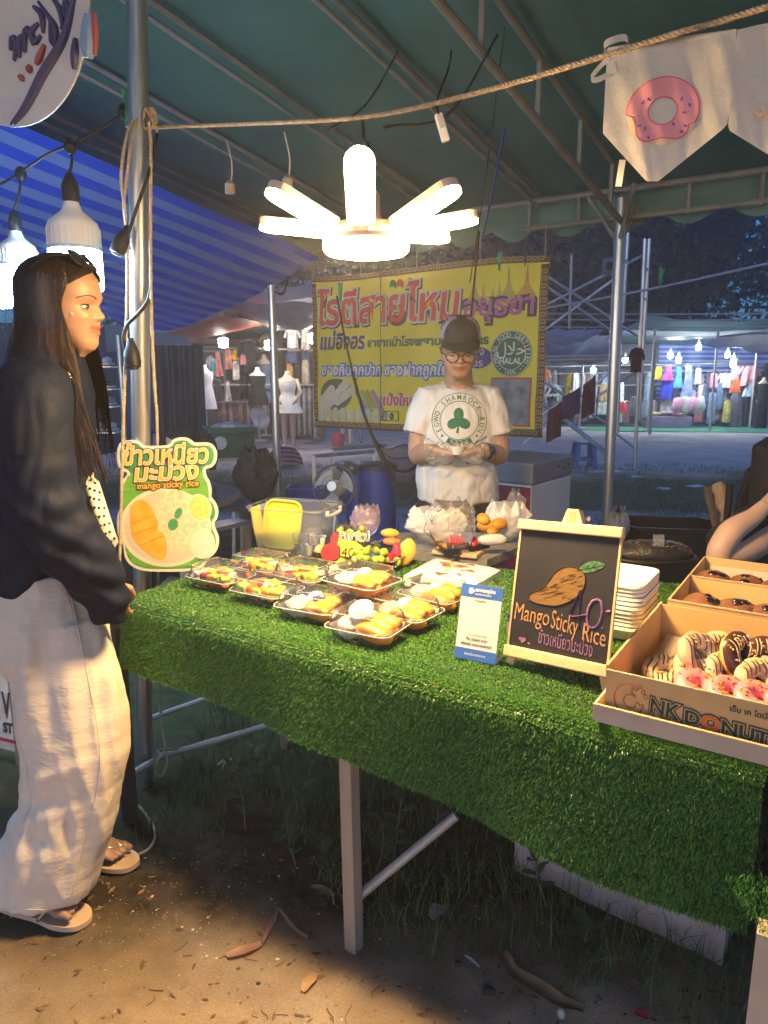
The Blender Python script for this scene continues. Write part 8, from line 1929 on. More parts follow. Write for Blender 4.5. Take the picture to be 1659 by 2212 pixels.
 for k,(hl,dd,sd,lab) in enumerate(((hl1,d1,-1,'beige sandal with rhinestone straps on the near foot'),(hl2,d2,1,'beige sandal with rhinestone strap on the far foot'))):
  d = Vector((dd.x,dd.y,0)).normalized(); l = UP.cross(d); s = thing('sandal',lab,'sandal',tuple(hl),'the woman\'s sandals')
  out = [(-.012,.0),(-.005,.026),(.05,.034),(.12,.036),(.19,.047),(.235,.040),(.262,.016),(.265,-.008),(.245,-.036),(.19,-.046),(.12,-.036),(.05,-.034),(-.005,-.026)]
  sm = [(p.x,p.y) for p in spline([Vector((a,b_,0)) for a,b_ in out + out[:1]],4)[:-1]]; o = Vector((hl.x,hl.y,.024)); m = MB(); n = len(sm)
  fr = [o + d * a + l * b_ for a,b_ in sm]; m.add(fr + [p - UP * .014 for p in fr],[tuple(range(n)),tuple(range(2 * n - 1,n - 1,-1))] + [(i,i + n,(i + 1) % n + n,(i + 1) % n) for i in range(n)]); mk('sole',m,cream,s,40)
  for a,b_ in (((.14,.042),(.215,.012 * sd)),((.14,-.042),(.215,.012 * sd))):
   A_ = o + d * a[0] + l * a[1]; B_ = o + d * b_[0] + l * b_[1] + UP * .022; mk('strap',MB().tube(spline([A_,A_.lerp(B_,.5) + UP * .030,B_],8),.0042,7),jew,s,True)
  mk('toe_post',MB().tube([o + d * .215 + l * .012 * sd,o + d * .215 + l * .012 * sd + UP * .024],.003,6),jew,s)
 q0 = [P(x,y,Y=1.83) for x,y in ((160,1000),(214,1040),(256,1172),(222,1204))]
 fbag = lambda d: (lambda a,b: q0[0].lerp(q0[1],a).lerp(q0[3].lerp(q0[2],a),b) + Vector((0,-d - .02 * math.sin(math.pi * a) * math.sin(math.pi * b),.004 * math.sin(a * 14) * (b > .9))))
 m = MB().sheet(fbag(0),10,14); m.sheet(lambda a,b: fbag(0)(a,b) + Vector((0,.03 * math.sin(math.pi * a),0)),10,14); s = mk('blouse',m,mat('blouse_white',(.72,.70,.62),.8),t,True,None,'white dotted blouse hem showing below the jacket'); m = MB()
 for i in range(5):
  for k in range(8): a,b_ = (i + .5 + .5 * (k % 2)) / 5.6,(k + .6) / 8.4; m.lathe([(.0035,0),(.0035,.001),(.0005,.0012)],fbag(.001)(a,b_),10,axis=(0,-1,.1))
 mk('dots',m,_M['black_print'],s,False,'stuff')
woman()

# ----------------------------------------------------------------- the vendor
def vendor():
 SK = (.40,.225,.14); LIP = (.27,.095,.075); X0 = .325
 skm = mat('skin_vendor',(1,1,1),.5,var=.06,scale=30,vcol=True,sss=.1,bump=.04,bscale=400)
 tilt = rad(21); fwd = (-.06,-math.cos(tilt),-math.sin(tilt)); hd = Head(P(990,806,Y=3.02),fwd,(0,-math.sin(tilt),math.cos(tilt)),.220,True)
 b = MB(); hd.shell(b); nb = Vector((X0,3.13,1.385))
 b.tube([hd.W(-.15,0,.32),hd.W(-.2,0,.08),nb,nb - UP * .07],[.060,.058,.062,.09],20)
 b.loft(list(reversed([ell_ring(Vector((X0,3.13,z)),a,c) for z,a,c in ((1.37,.09,.07),(1.33,.14,.08),(1.15,.14,.09),(.95,.13,.09),(.86,.15,.10),(.78,.08,.07))])))
 HB = P(986,977,Y=2.86)
 for s in (-1,1):
  sh = Vector((X0 + s * .130,3.13,1.315)); el = Vector((X0 + s * .178,3.09,1.085)); wr = HB + Vector((s * .085,.035,.005))
  b.tube(spline([sh,sh.lerp(el,.5) + Vector((s * .008,0,0)),el,el.lerp(wr,.35) + Vector((0,0,-.004)),wr],4),[float(q) for q in np.interp(np.linspace(0,4,17),range(5),[.055,.050,.043,.042,.028])],16)
  hand(b,wr,Vector((-s * .92,-.28,-.22)),Vector((-s * .25,.15,.95)),-s,.95,(.34,.42,.5,.6),.11,.10)
  b.tube([Vector((X0 + s * .085,3.13,.84)),Vector((X0 + s * .09,3.13,.45)),Vector((X0 + s * .09,3.14,.08))],[.08,.06,.04],12); foot(b,Vector((X0 + s * .09,3.20,.01)),(0,-1),1.05,s)
 me,co = remesh(b,.0042,3,.4); t = finish(me,'person',skm,None,hd.color(co,SK,LIP)); tag(t,'vendor in white printed t-shirt, dark cap and glasses holding a small bowl','person'); bv = bvh_of(me)
 lidm = mat('skin_lid_vendor',(.34,.19,.12),.5,var=.03); hd.eyes(t,(.8,0,-.6),.1,lidm); hd.brows(t,bv,(.012,.009,.007),-.012)
 hm = mat('short_black_hair',(.012,.010,.010),.7,var=.3,scale=90,bump=.5,bscale=200); m = MB(); vs = []; A,B = 60,16
 for jz in range(B + 1):
  for i in range(A + 1):
   th = lerp(rad(75),rad(285),i / A); z = lerp(.72,.30 + .1 * (abs(math.degrees(th) - 180) > 70),jz / B); x,y,_ = hd.pt(th,z,1.035,False); vs.append(hd.W(x,y,z))
 mk('hair',m.add(vs,[(q * (A + 1) + i,q * (A + 1) + i + 1,(q + 1) * (A + 1) + i + 1,(q + 1) * (A + 1) + i) for q in range(B) for i in range(A)]),hm,t,True)
 # cap
 cap = thing('cap','dark five-panel cap with lilac side panels on the vendor\'s head','cap',tuple(hd.W(0,0,.8)))
 dk = mat('cap_charcoal',(.010,.010,.012),.8,var=.15,bump=.1,bscale=250); lil = mat('cap_lilac',(.27,.22,.28),.8,var=.1)
 def C(th,z):
  q = min(1,max(0,(z - .64) / .36)); x,y,_ = hd.pt(th,.68,1.10,False); r = math.cos(q * math.pi / 2 * .97) ** .62
  return hd.W((x + .03) * r - .03,y * r,.70 + .36 * math.sin(q * math.pi / 2) ** .92)
 for nm,a0,a1,mt in (('front_panel',-48,48,dk),('side_panel',48,118,lil),('side_panel',242,312,lil),('back_panel',118,242,dk)):
  vs = []; A,B = 22,20
  for jz in range(B + 1):
   for i in range(A + 1): vs.append(C(rad(lerp(a0,a1,i / A)),lerp(.64,.985,jz / B)))
  mk(nm,MB().add(vs,[(q * (A + 1) + i,q * (A + 1) + i + 1,(q + 1) * (A + 1) + i + 1,(q + 1) * (A + 1) + i) for q in range(B) for i in range(A)]),mt,cap,True)
 m = MB(); top = [C(rad(360 * i / 24),.985) for i in range(24)]; m.add(top + [hd.W(-.03,0,1.062)],[(i,(i + 1) % 24,24) for i in range(24)]); mk('crown_top',m,dk,cap,True)
 m = MB()
 for a in range(5):
  for k in range(4):
   if a + k > 6: continue
   p = C(rad(285 - a * 7),.74 + .045 * k); m.ball(p + (p - hd.W(0,0,.75)).normalized() * .0005,.003,8,5)
 mk('vent_holes',m,BLACKP,cap)
 def brim(a,bq,dz=0):
  th = rad(lerp(-66,66,a)); p = C(th,.655); out = .27 * math.cos(rad(lerp(-66,66,a)) * .95) ** .55 * bq
  q = hd.L(p); return hd.W(q.x + out * .95,q.y * (1 - .02 * bq),q.z - .06 * bq - .05 * bq * (a - .5) ** 2 * 4 + dz)
 mk('brim',MB().sheet(lambda a,q: brim(a,q),24,8,thick=.003,nrm=(0,0,1)),dk,cap,60)
 # glasses
 g = thing('glasses','round tortoiseshell glasses on the vendor\'s face','glasses',tuple(hd.W(.45,0,.48))); tm = mat('tortoiseshell',(.05,.022,.012),.25,var=.5,scale=90,coat=.4)
 for sg in (-1,1):
  pts = [hd.W(.448 - .05 * abs(sg * .15 + .105 * math.cos(a) - 0) ** 1,sg * .148 + .112 * math.cos(a),.465 + .092 * math.sin(a)) for a in np.linspace(0,6.283,29)]
  mk('rim',MB().tube(pts,.0025,7),tm,g,True); mk('lens',MB().add(pts[:-1],[tuple(range(28))]),mat('lens_glass',(.9,.9,.9),.03,var=0,alpha=.03),g)
  mk('temple',MB().tube([hd.W(.428,sg * .262,.50),hd.W(.31,sg * .345,.50),hd.W(-.06,sg * .37,.48)],.0024,6),tm,g,True); mk('hinge',MB().ball(hd.W(.425,sg * .268,.50),.004,8,6),mat('hinge_gold',(.7,.5,.2),.25,metal=1),g)
 mk('bridge',MB().tube(spline([hd.W(.448,-.038,.485),hd.W(.463,0,.50),hd.W(.448,.038,.485)],4),.0025,6),tm,g)
 # t-shirt
 s_ = MB(); ring = lambda z,a,c,y=3.13: ell_ring(Vector((X0,y,z)),a,c,40)
 s_.loft([ring(.868,.165,.118),ring(.88,.176,.130),ring(1.0,.176,.134,3.12),ring(1.12,.170,.130,3.12),ring(1.22,.168,.122,3.12),ring(1.30,.166,.108),ring(1.335,.150,.090),[p + UP * .10 * (p.y - 3.13) for p in ring(1.362,.115,.082)],[p + UP * .30 * (p.y - 3.12) for p in ring(1.376,.088,.080,3.115)],[p + UP * .35 * (p.y - 3.12) for p in ring(1.379,.074,.070,3.11)]])
 for s in (-1,1):
  sh = Vector((X0 + s * .128,3.13,1.325)); e = Vector((X0 + s * .180,3.10,1.165)); s_.tube([sh + Vector((-s * .06,0,.012)),sh,sh.lerp(e,.5),e],[.045,.066,.068,.066],24)
 me,co = remesh(s_,.005,5,.5); nn = normals(me); z = co[:,2]; x = co[:,0] - X0
 f = vnoise(co * np.array([1,1,.4]),10,4) * .007 + np.sin(x * 46 + 2.5 * vnoise(co,5)) * .0045 * np.clip((1.12 - z) / .3,0,1) + np.abs(vnoise(co * np.array([1.4,1,.7]),20,9)) * .005 + np.sin((np.abs(x) * 60 + z * 45)) * .003 * np.exp(-((z - 1.25) / .07) ** 2) * (np.abs(x) > .08)
 f *= (1 - .75 * np.exp(-((z - 1.13) / .10) ** 2 - (x / .11) ** 2)); f *= 1.7; me.vertices.foreach_set('co',(co + nn * f[:,None]).astype(np.float32).ravel()); me.update()
 st = finish(me,'tshirt',mat('white_tshirt_cotton',(.56,.54,.50),.85,var=.04,scale=12,bump=.12,bscale=260),t); sb = bvh_of(me)
 # shirt print: everything is laid on the chest from the front
 cx,cy = 992,908; kx = 1.0
 def on(px,py):
  h,_ = hit(sb,px,py,.0012); return h if h else P(px,py,Y=3.0)
 gp = mat('shirt_green_print',(.02,.13,.06),.8,var=.25,scale=90); m = MB()
 for r in (59,41.5):
  m.tube([on(cx + r * math.cos(a),cy + r * math.sin(a)) for a in np.linspace(0,6.29,90)],.0016 if r > 50 else .0020,4)
 def clover(cx_,cy_,R):
  for a in (-90,30,150):
   d = rad(a); m.flat([(cx_ + R * (.50 * math.cos(d) + .46 * (1 + .12 * math.cos(2 * (q - d + math.pi))) * math.cos(q)),cy_ + R * (.50 * math.sin(d) + .46 * (1 + .12 * math.cos(2 * (q - d + math.pi))) * math.sin(q))) for q in np.linspace(0,6.283,25)[:-1]],on)
  m.flat([(cx_ - R * .05,cy_ + R * .1),(cx_ + R * .10,cy_ + R * .1),(cx_ - R * .02,cy_ + R * 1.05),(cx_ - R * .22,cy_ + R * 1.0)],on)
 clover(cx - 1,cy,27); clover(cx - 37,cy + 33,3.2); clover(cx + 38,cy + 33,3.2)
 body = 'EGWO SHAMROCK RUN'
 for i,ch in enumerate(body):
  if ch == ' ': continue
  a = rad(lerp(154,386,i / (len(body) - 1))); v,fs = text(ch,.012); w = (v[:,0].max() + v[:,0].min()) / 2; h = 15.5
  e = (math.cos(a),math.sin(a)); s2 = (-math.sin(a),math.cos(a)); m.add([on(cx + e[0] * (44.5 + y * h) + s2[0] * (x_ - w) * h * .85,cy + e[1] * (44.5 + y * h) + s2[1] * (x_ - w) * h * .85) for x_,y in v],fs)
 q = [(cx + 56 * math.cos(a),cy + 56 * math.sin(a)) for a in np.linspace(rad(58),rad(122),12)] + [(cx + 43.5 * math.cos(a),cy + 43.5 * math.sin(a)) for a in np.linspace(rad(122),rad(58),12)]
 vs = [on(*p) for p in q]; m.add(vs,[(i,i + 1,22 - i,23 - i) for i in range(11)]); mk('shamrock_print',m,gp,st)
 m = MB();
 for i,ch in enumerate('2020'):
  a = rad(lerp(108,72,i / 3)); v,fs = text(ch); m.add([on(cx + 53.5 * math.cos(a) + (x_ - .3) * 11,cy + 53.5 * math.sin(a) - y * 11) + Vector((0,-.0015,0)) for x_,y in v],fs)
 mk('year_print',m,WHITEP,st)
 pts = [on(990 + 36 * math.cos(a),822 + 24 * math.sin(a)) for a in np.linspace(rad(28),rad(152),30)]; mk('collar',MB().tube(pts,.005,6,ell=.6),_M['white_tshirt_cotton'],st,True)
 # black trousers
 tr = MB(); tr.loft([ring(.80,.12,.10),ring(.84,.165,.12),ring(.90,.165,.115)])
 for s in (-1,1): tr.tube([Vector((X0 + s * .085,3.13,.86)),Vector((X0 + s * .095,3.13,.5)),Vector((X0 + s * .095,3.14,.07))],[.10,.085,.07],18)
 me,co = remesh(tr,.008,3); finish(me,'trousers',mat('black_trousers',(.012,.012,.015),.8,var=.2),t)
 # bowl, gloves, watch
 bc = HB + Vector((0,-.012,.018)); bw = thing('small_bowl','small white bowl held in the vendor\'s gloved hands','bowl',tuple(bc)); mk('body',MB().lathe([(.014,-.026),(.018,-.025),(.034,.008),(.0355,.010),(.033,.009),(.016,-.02)],bc,28),mat('bowl_white',(.72,.74,.72),.35,var=.02),bw,50)
 for s in (-1,1):
  wr = HB + Vector((s * .085,.035,.005)); c = wr.lerp(HB,.5) + Vector((s * .008,-.012,-.006)); g_ = lump(c,.058,(1.2,.60,.74),.34,40,s + 3,36,24,Matrix.Rotation(s * .3,3,'Y')); mk('plastic_glove',g_,FILM,t,True)
  cf = wr + Vector((s * .03,.01,.0)); rs = []
  for q in range(7):
   u = q / 6; rs.append([cf + Vector((s * (.045 * u - .03),.006 * u,.006 * u)) + Vector((0,math.cos(a),math.sin(a))) * (.034 + .014 * u) * (1 + .22 * noise.noise((math.cos(a) * 2.2 + s,math.sin(a) * 2.2,u * 3))) for a in np.linspace(0,6.283,25)[:-1]])
  mk('glove_cuff',MB().loft(rs,caps=False),FILM,t,70)
 el = Vector((X0 + .178,3.09,1.085)); wr = HB + Vector((.085,.035,.005)); wc = wr.lerp(el,.33); ax = (el - wr).normalized(); ex,ey,en = frame(ax)
 wt = thing('wristwatch','black round wristwatch on the vendor\'s wrist','watch',tuple(wc)); mk('strap',MB().lathe([(.036,-.010),(.0385,-.010),(.0385,.010),(.036,.010)],wc,28,axis=ax),BLACKP,wt,50)
 f_ = (Vector((.3,-1,.25)) - ax * Vector((.3,-1,.25)).dot(ax)).normalized(); mk('case',MB().lathe([(.020,0),(.021,.004),(.021,.010),(.017,.012),(.001,.012)],wc + f_ * .034,24,axis=f_),mat('watch_glass',(.012,.013,.02),.15,coat=.6),wt,50)
vendor()

# ----------------------------------------------------------------- seated woman glimpsed behind the board, helper at the right edge
def others():
 hd = Head(P(400,1000,Y=4.4),(-.97,-.25,-.12),(0,0,1),.225); b = MB(); hd.shell(b,60,60); nk = hd.W(-.2,0,-.35); b.tube([hd.W(-.12,0,.3),nk,nk - UP * .1],[.055,.055,.09],16)
 b.loft(list(reversed([ell_ring(nk - UP * z,a,c) for z,a,c in ((.03,.06,.06),(.09,.10,.17),(.3,.11,.16),(.5,.12,.16),(.62,.06,.08))])))
 for s in (-1,1): b.tube([nk + Vector((0,s * .16,-.1)),nk + Vector((-.05,s * .2,-.38)),nk + Vector((-.25,s * .12,-.45))],[.045,.04,.03],10); b.tube([nk + Vector((0,s * .08,-.55)),nk + Vector((-.40,s * .09,-.55)),nk + Vector((-.42,s * .09,-.55 - .42)),],[.08,.06,.04],10)
 me,co = remesh(b,.006,3,.4); t = finish(me,'person',mat('skin_glimpsed',(1,1,1),.5,var=.05,vcol=True),None,hd.color(co,(.58,.40,.32),(.45,.18,.16))); tag(t,'person with tied-back black hair glimpsed behind the mango rice board','person')
 hd.eyes(t,(.95,0,-.3),.4,mat('skin_lid_glimpsed',(.5,.34,.27),.5)); hd.brows(t,bvh_of(me))
 hm = _M['short_black_hair']; vs = []; A,B = 60,30; ln = [(-.1,100),(.2,95),(.4,88),(.6,62),(.72,40),(.80,15),(.83,0),(1,0)]
 for jz in range(B + 1):
  z = lerp(.985,.05,jz / B); t0 = rad(float(interp(z,ln)))
  for i in range(A + 1): th = lerp(t0,2 * math.pi - t0,i / A); x,y,_ = hd.pt(th,z,1.09,False); vs.append(hd.W(x,y,z + .03))
 m = MB().add(vs,[(q * (A + 1) + i,q * (A + 1) + i + 1,(q + 1) * (A + 1) + i + 1,(q + 1) * (A + 1) + i) for q in range(B) for i in range(A)] + [tuple(range(A,-1,-1))]); m.tube(spline([hd.W(-.48,0,.6),hd.W(-.72,0,.5),hd.W(-.75,0,.1),hd.W(-.68,0,-.3)],6),[.02 + .02 * math.sin(i / 18 * 3.1) for i in range(19)],12); mk('hair',m,hm,t,True)
 sh = MB().loft(list(reversed([ell_ring(nk - UP * z,a,c) for z,a,c in ((.05,.07,.08),(.10,.12,.20),(.3,.13,.18),(.56,.14,.18))]))); mk('shirt',sh,mat('grey_blue_shirt',(.10,.12,.2),.85),t,True); mk('trousers',MB().tube([nk + Vector((0,.08,-.55)),nk + Vector((-.40,.09,-.55)),nk + Vector((-.42,.09,-1.0))],.09,12).tube([nk + Vector((0,-.08,-.55)),nk + Vector((-.40,-.09,-.55)),nk + Vector((-.42,-.09,-1.0))],.09,12),_M['black_trousers'],t,True)
 seat = nk - UP * .64; c = thing('bench','plain low bench carrying the seated person behind the rice board','bench',(seat.x,seat.y,0)); mk('seat',MB().box((seat.x,seat.y,seat.z - .02),(.35,.6,.04)),WOOD_OLD,c)
 for x in (-.14,.14):
  for y in (-.26,.26): mk('leg',MB().box((seat.x + x,seat.y + y,(seat.z - .04) / 2),(.04,.04,seat.z - .04)),WOOD_OLD,c)
 # helper: bare forearm raised, black clothes, mostly out of the picture
 el = P(1548,1195,Y=2.28); wr = P(1652,1092,Y=2.36); b = MB(); sh = Vector((el.x + .40,el.y + .34,el.z + .10))
 b.tube(spline([sh,el + Vector((.20,.10,.02)),el + Vector((.02,.015,-.02)),el.lerp(wr,.35) + Vector((-.012,0,.012)),el.lerp(wr,.75),wr],5),[float(q) for q in np.interp(np.linspace(0,5,26),range(6),[.05,.048,.040,.042,.031,.024])],16); hand(b,wr,(wr - el) + Vector((.05,0,0)),(.6,.5,-.4),1,.9,(.5,.5,.5,.5))
 bx = Vector((sh.x + .10,sh.y + .02,0)); b.loft(list(reversed([ell_ring(bx + UP * z,a,c) for z,a,c in ((1.22,.06,.06),(1.14,.17,.09),(.9,.15,.11),(.62,.16,.12),(.5,.08,.08))])))
 hd = Head(bx + UP * 1.28 + Vector((-.02,-.02,0)),(-.6,-.7,-.3),(0,0,1),.23); hd.shell(b,50,50); b.tube([hd.W(-.1,0,.3),bx + UP * 1.16],.055,12)
 for s in (-1,1): b.tube([bx + Vector((0,s * .09,.58)),bx + Vector((-.05,s * .10 - .30,.52)),bx + Vector((-.05,s * .1 - .32,.06))],[.08,.06,.04],10)
 b.tube([bx + Vector((.17,.1,1.1)),bx + Vector((.22,.05,.85)),bx + Vector((.1,-.15,.7))],[.05,.045,.03],10)
 me,co = remesh(b,.006,3,.4); t = finish(me,'person',mat('skin_helper',(1,1,1),.5,var=.05,vcol=True,sss=.1),None,hd.color(co,(.60,.38,.27),(.45,.18,.15))); tag(t,'person in black whose bare forearm reaches in at the picture edge','person')
 s_ = MB().loft(list(reversed([ell_ring(bx + UP * z + Vector((-.02,0,0)),a,c) for z,a,c in ((1.24,.07,.08),(1.16,.20,.13),(.95,.19,.15),(.7,.20,.16),(.5,.2,.16))]))); s_.tube([sh + Vector((.05,0,.02)),sh.lerp(el,.88) + Vector((0,.03,.0))],[.085,.066],14)
 me,co = remesh(s_,.01,4); finish(me,'shirt',mat('black_shirt',(.010,.010,.012),.85,var=.2),t); mk('trousers',MB().tube([bx + Vector((0,.09,.58)),bx + Vector((-.05,-.2,.52)),bx + Vector((-.05,-.22,.06))],.095,12).tube([bx + Vector((0,-.09,.58)),bx + Vector((-.05,-.38,.52)),bx + Vector((-.05,-.4,.06))],.095,12),_M['black_trousers'],t,True)
 vs = []; A,B = 40,20
 for jz in range(B + 1):
  z = lerp(.985,.1,jz / B); t0 = rad(float(interp(z,ln)))
  for i in range(A + 1): th = lerp(t0,2 * math.pi - t0,i / A); x,y,_ = hd.pt(th,z,1.08,False); vs.append(hd.W(x,y,z + .03))
 mk('hair',MB().add(vs,[(q * (A + 1) + i,q * (A + 1) + i + 1,(q + 1) * (A + 1) + i + 1,(q + 1) * (A + 1) + i) for q in range(B) for i in range(A)] + [tuple(range(A,-1,-1))]),hm,t,True)
 # black chair back behind the arm
 pts = [P(x,y,Y=2.75) for x,y in ((1580,1215),(1590,1150),(1602,1080),(1622,1020),(1645,1000),(1700,995),(1760,1010),(1780,1080),(1780,1215))]
 c = thing('camp_chair','black padded chair back rising at the picture edge behind the arm','chair',(pts[4].x + .1,2.75,0)); n = len(pts); m = MB().add(pts + [p + Vector((.01,.06,0)) for p in pts],[tuple(range(n)),tuple(range(2 * n - 1,n - 1,-1))] + [(i,i + n,(i + 1) % n + n,(i + 1) % n) for i in range(n)]); mk('backrest',m,mat('black_padding',(.008,.008,.010),.85,var=.2),c)
 z0 = .46; mk('seat',MB().bbox((pts[4].x + .1,2.5,z0),(.42,.42,.06),.02),_M['black_padding'],c)
 for x in (-.1,.3):
  for y in (2.32,2.78): mk('leg',MB().tube([(pts[4].x + x,y,0),(pts[4].x + x,y,z0 if y < 2.5 else 1.0)],.014,8),BLACKP,c)
others()
# ================================================================= small things on the ground
def leaf_mesh():
 vs = []; fs = []; K = 8
 for i in range(K + 1):
  t = i / K; w = .5 * math.sin(math.pi * min(1,t * .93 + .04)) ** .8 * .52; z = .10 * math.sin(t * 2.6)
  vs += [(t,-w,z + .06 * w),(t,0,z - .03),(t,w,z + .06 * w)]
 for i in range(K): fs += [(i * 3,i * 3 + 1,i * 3 + 4,i * 3 + 3),(i * 3 + 1,i * 3 + 2,i * 3 + 5,i * 3 + 4)]
 me = mesh_from('leaf',vs,fs); me.materials.append(mat('weed_leaf',(.06,.11,.035),.5,var=.3,scale=8,trans=.25)); me.polygons.foreach_set('use_smooth',[True] * len(fs)); return me
LEAF = leaf_mesh()
def weed(px,py,h,lab,seed,n=11,lean=0.0):
 R_ = random.Random(seed); o = P(px,py,z=0); o.z = gz(o.x,o.y)
 t = thing('weed_plant',lab,'weed',tuple(o),'leafy weeds under the table'); top = o + Vector((R_.uniform(-.05,.05) + lean,R_.uniform(-.03,.03),h)); st = spline([o,o.lerp(top,.5) + Vector((R_.uniform(-.02,.02),0,0)),top],6)
 mk('stem',MB().tube(st,[.004 - .0002 * i for i in range(len(st))],6),mat('weed_stem',(.16,.11,.05),.7),t,True)
 for k in range(n):
  p = st[min(len(st) - 1,3 + int((len(st) - 4) * k / (n - 1)))]; a = k * 2.4 + R_.uniform(-.4,.4); e = R_.uniform(.1,.7); L = R_.uniform(.035,.065)
  x = Vector((math.cos(a) * math.cos(e),math.sin(a) * math.cos(e),math.sin(e))); y = UP.cross(x).normalized(); z = x.cross(y)
  l = bpy.data.objects.new('leaf',LEAF); COL.objects.link(l); l.parent = t; M = Matrix((x,y,z)).transposed().to_4x4(); l.matrix_local = Matrix.Translation(p - o) @ M @ Matrix.Scale(L,4)
for k,(px,py,h,lab,n) in enumerate(((485,1760,.20,'leafy weed with round leaves nearest the steel post',12),(530,1790,.22,'tall leafy weed beside the brace under the table',13),(655,1760,.20,'bushy weed with broad leaves deep under the table',14),(640,1870,.16,'low spreading weed at the edge of the sand',12),(720,1900,.14,'low weed with pointed leaves left of the front leg',11),(815,1880,.15,'dark weed just right of the front table leg',10),(850,1860,.24,'upright weed with long leaves right of the front leg',10),(560,1700,.18,'weed half hidden behind the rope loop',11),(1180,1960,.22,'weed growing in front of the pale concrete block',14),(1275,2060,.10,'small weed at the foot of the concrete block',8),(940,1830,.16,'weed under the diagonal brace',9))): weed(px,py,h,lab,k,n)

# pale concrete block under the table
a,b = P(1110,1880,z=.0),P(1560,2085,z=.0)
ex = (b - a); ex.z = 0; Lb = ex.length; ex.normalize(); ey = UP.cross(ex)
pr = [(0,0),(.0,.10),(.02,.15),(.06,.19),(.12,.21),(.22,.21),(.22,0)]
m = MB(); rs = []
for i in range(25):
 o = a + ex * (Lb * i / 24); rs.append([o + ey * y + UP * (z - .01 + .003 * noise.noise((i * .5,y * 20,z * 20))) for y,z in pr])
m.loft(rs); cb_ = mk('concrete_block',m,mat('pale_concrete',(.52,.43,.38),.85,var=.2,scale=8,col2=(.36,.29,.25),bump=.25,bscale=40),None,50); tag(cb_,'long pale rounded concrete block lying in the weeds under the table','block')

def strip(nm,pts,w,mtl,lab,cat,seed=0,up=.004,curl=.3):
 q = spline([P(x,y,z=0) for x,y in pts],6); m = MB(); N = len(q) - 1
 m.sheet(lambda u,v: (lambda p,s: Vector((p.x,p.y,gz(p.x,p.y) + up)) + s * ((v - .5) * w * (.35 + .65 * math.sin(math.pi * (.1 + .8 * u)))) + UP * (curl * w * (abs(v - .5) * 1.2 + .3 * noise.noise((u * 8 + seed,v * 3,0)) + .25 * math.sin(u * 5))))(q[int(round(u * N))],UP.cross((q[min(N,int(round(u * N)) + 1)] - q[max(0,int(round(u * N)) - 1)])).normalized()),N,4)
 return tag(mk(nm,m,mtl,None,True),lab,cat)
pk = mat('pink_plastic_film',(.50,.28,.20),.4,var=.2,trans=.5)
strip('plastic_strip',[(490,2075),(530,2058),(565,2040)],.028,pk,'pink plastic scrap lying flat on the lit sand','scrap',1); strip('plastic_strip',[(570,2040),(590,1995),(600,1965)],.012,pk,'narrow pink plastic ribbon rising from the scrap','scrap',2,.008,.8); strip('plastic_strip',[(600,1968),(625,2000),(650,2025),(665,2032)],.014,pk,'pink plastic ribbon end pointing to the front leg','scrap',3,.006,.6)
strip('dry_leaf',[(1085,2065),(1110,2110),(1170,2150),(1210,2170),(1260,2185)],.042,mat('dry_leaf_brown',(.29,.17,.09),.75,var=.25,scale=30,stretch=(1,1,1)),'large curled brown dry leaf on the shaded sand','leaf',4,.006,.4)
strip('dry_leaf',[(655,2150),(668,2130),(680,2105)],.028,mat('dry_leaf_tan',(.40,.25,.11),.8,var=.2),'small tan dry leaf on the lit sand','leaf',5); strip('dry_leaf',[(670,1915),(700,1925),(720,1940)],.026,_M['dry_leaf_brown'],'curled dry leaf stub at the edge of the weeds','leaf',6); strip('dry_leaf',[(742,1938),(760,1962),(775,1968)],.024,_M['dry_leaf_tan'],'second curled dry leaf left of the front leg','leaf',7)
strip('paper_scrap',[(935,1990),(950,1965),(952,1955)],.045,mat('paper_scrap_white',(.5,.45,.38),.8),'torn whitish paper scrap in the grass right of the front leg','scrap',8); strip('paper_scrap',[(1003,2072),(1018,2082),(1035,2095)],.012,mat('paper_scrap_white',(.5,.45,.38),.8),'thin white paper strip near the dry leaf','scrap',9); strip('plastic_strip',[(1370,2198),(1400,2208)],.02,mat('red_scrap',(.5,.03,.05),.4),'small red plastic scrap at the bottom edge','scrap',10)
def stone(px,py,r,mt,lab,cat='stone',sq=(1,.7,.6)): p = P(px,py,z=0); p.z = gz(p.x,p.y) + r * .3; tag(mk('stone',lump(p,r,sq,.35,30,px,12,8),mt,None,50),lab,cat)
stone(1213,2190,.014,mat('white_stone',(.55,.50,.42),.8,var=.15),'small white stone beside the dry brown leaf',sq=(.7,.9,1)); dkst = mat('dark_stone',(.03,.028,.03),.7,var=.3)
stone(558,2128,.0065,dkst,'tiny black pebble on the lit sand'); stone(1055,2140,.016,dkst,'black pebble in the shaded sand under the leaf'); stone(408,1937,.004,dkst,'tiny dark speck of stone left of the footprint'); stone(990,2088,.010,dkst,'dark clod near the front leg'); stone(610,1960,.008,dkst,'small dark clod at the edge of the table shadow')
R_ = random.Random(12); tw = mat('twig_brown',(.13,.085,.05),.9)
for k in range(46):
 px,py = R_.uniform(300,1250),R_.uniform(1960,2205); p = P(px,py,z=0); a = R_.uniform(0,3.14); L = R_.uniform(.012,.05); q = [Vector((p.x + L * (u - .5) * math.cos(a) + .006 * math.sin(u * 4 + k),p.y + L * (u - .5) * math.sin(a),0)) for u in (0,.33,.66,1)]
 tag(mk('twig',MB().tube(spline([Vector((v.x,v.y,gz(v.x,v.y) + .002)) for v in q],3),R_.uniform(.0006,.0013),5),tw,None),'thin dry twig lying on the sand','twig','dry twigs scattered on the sand')
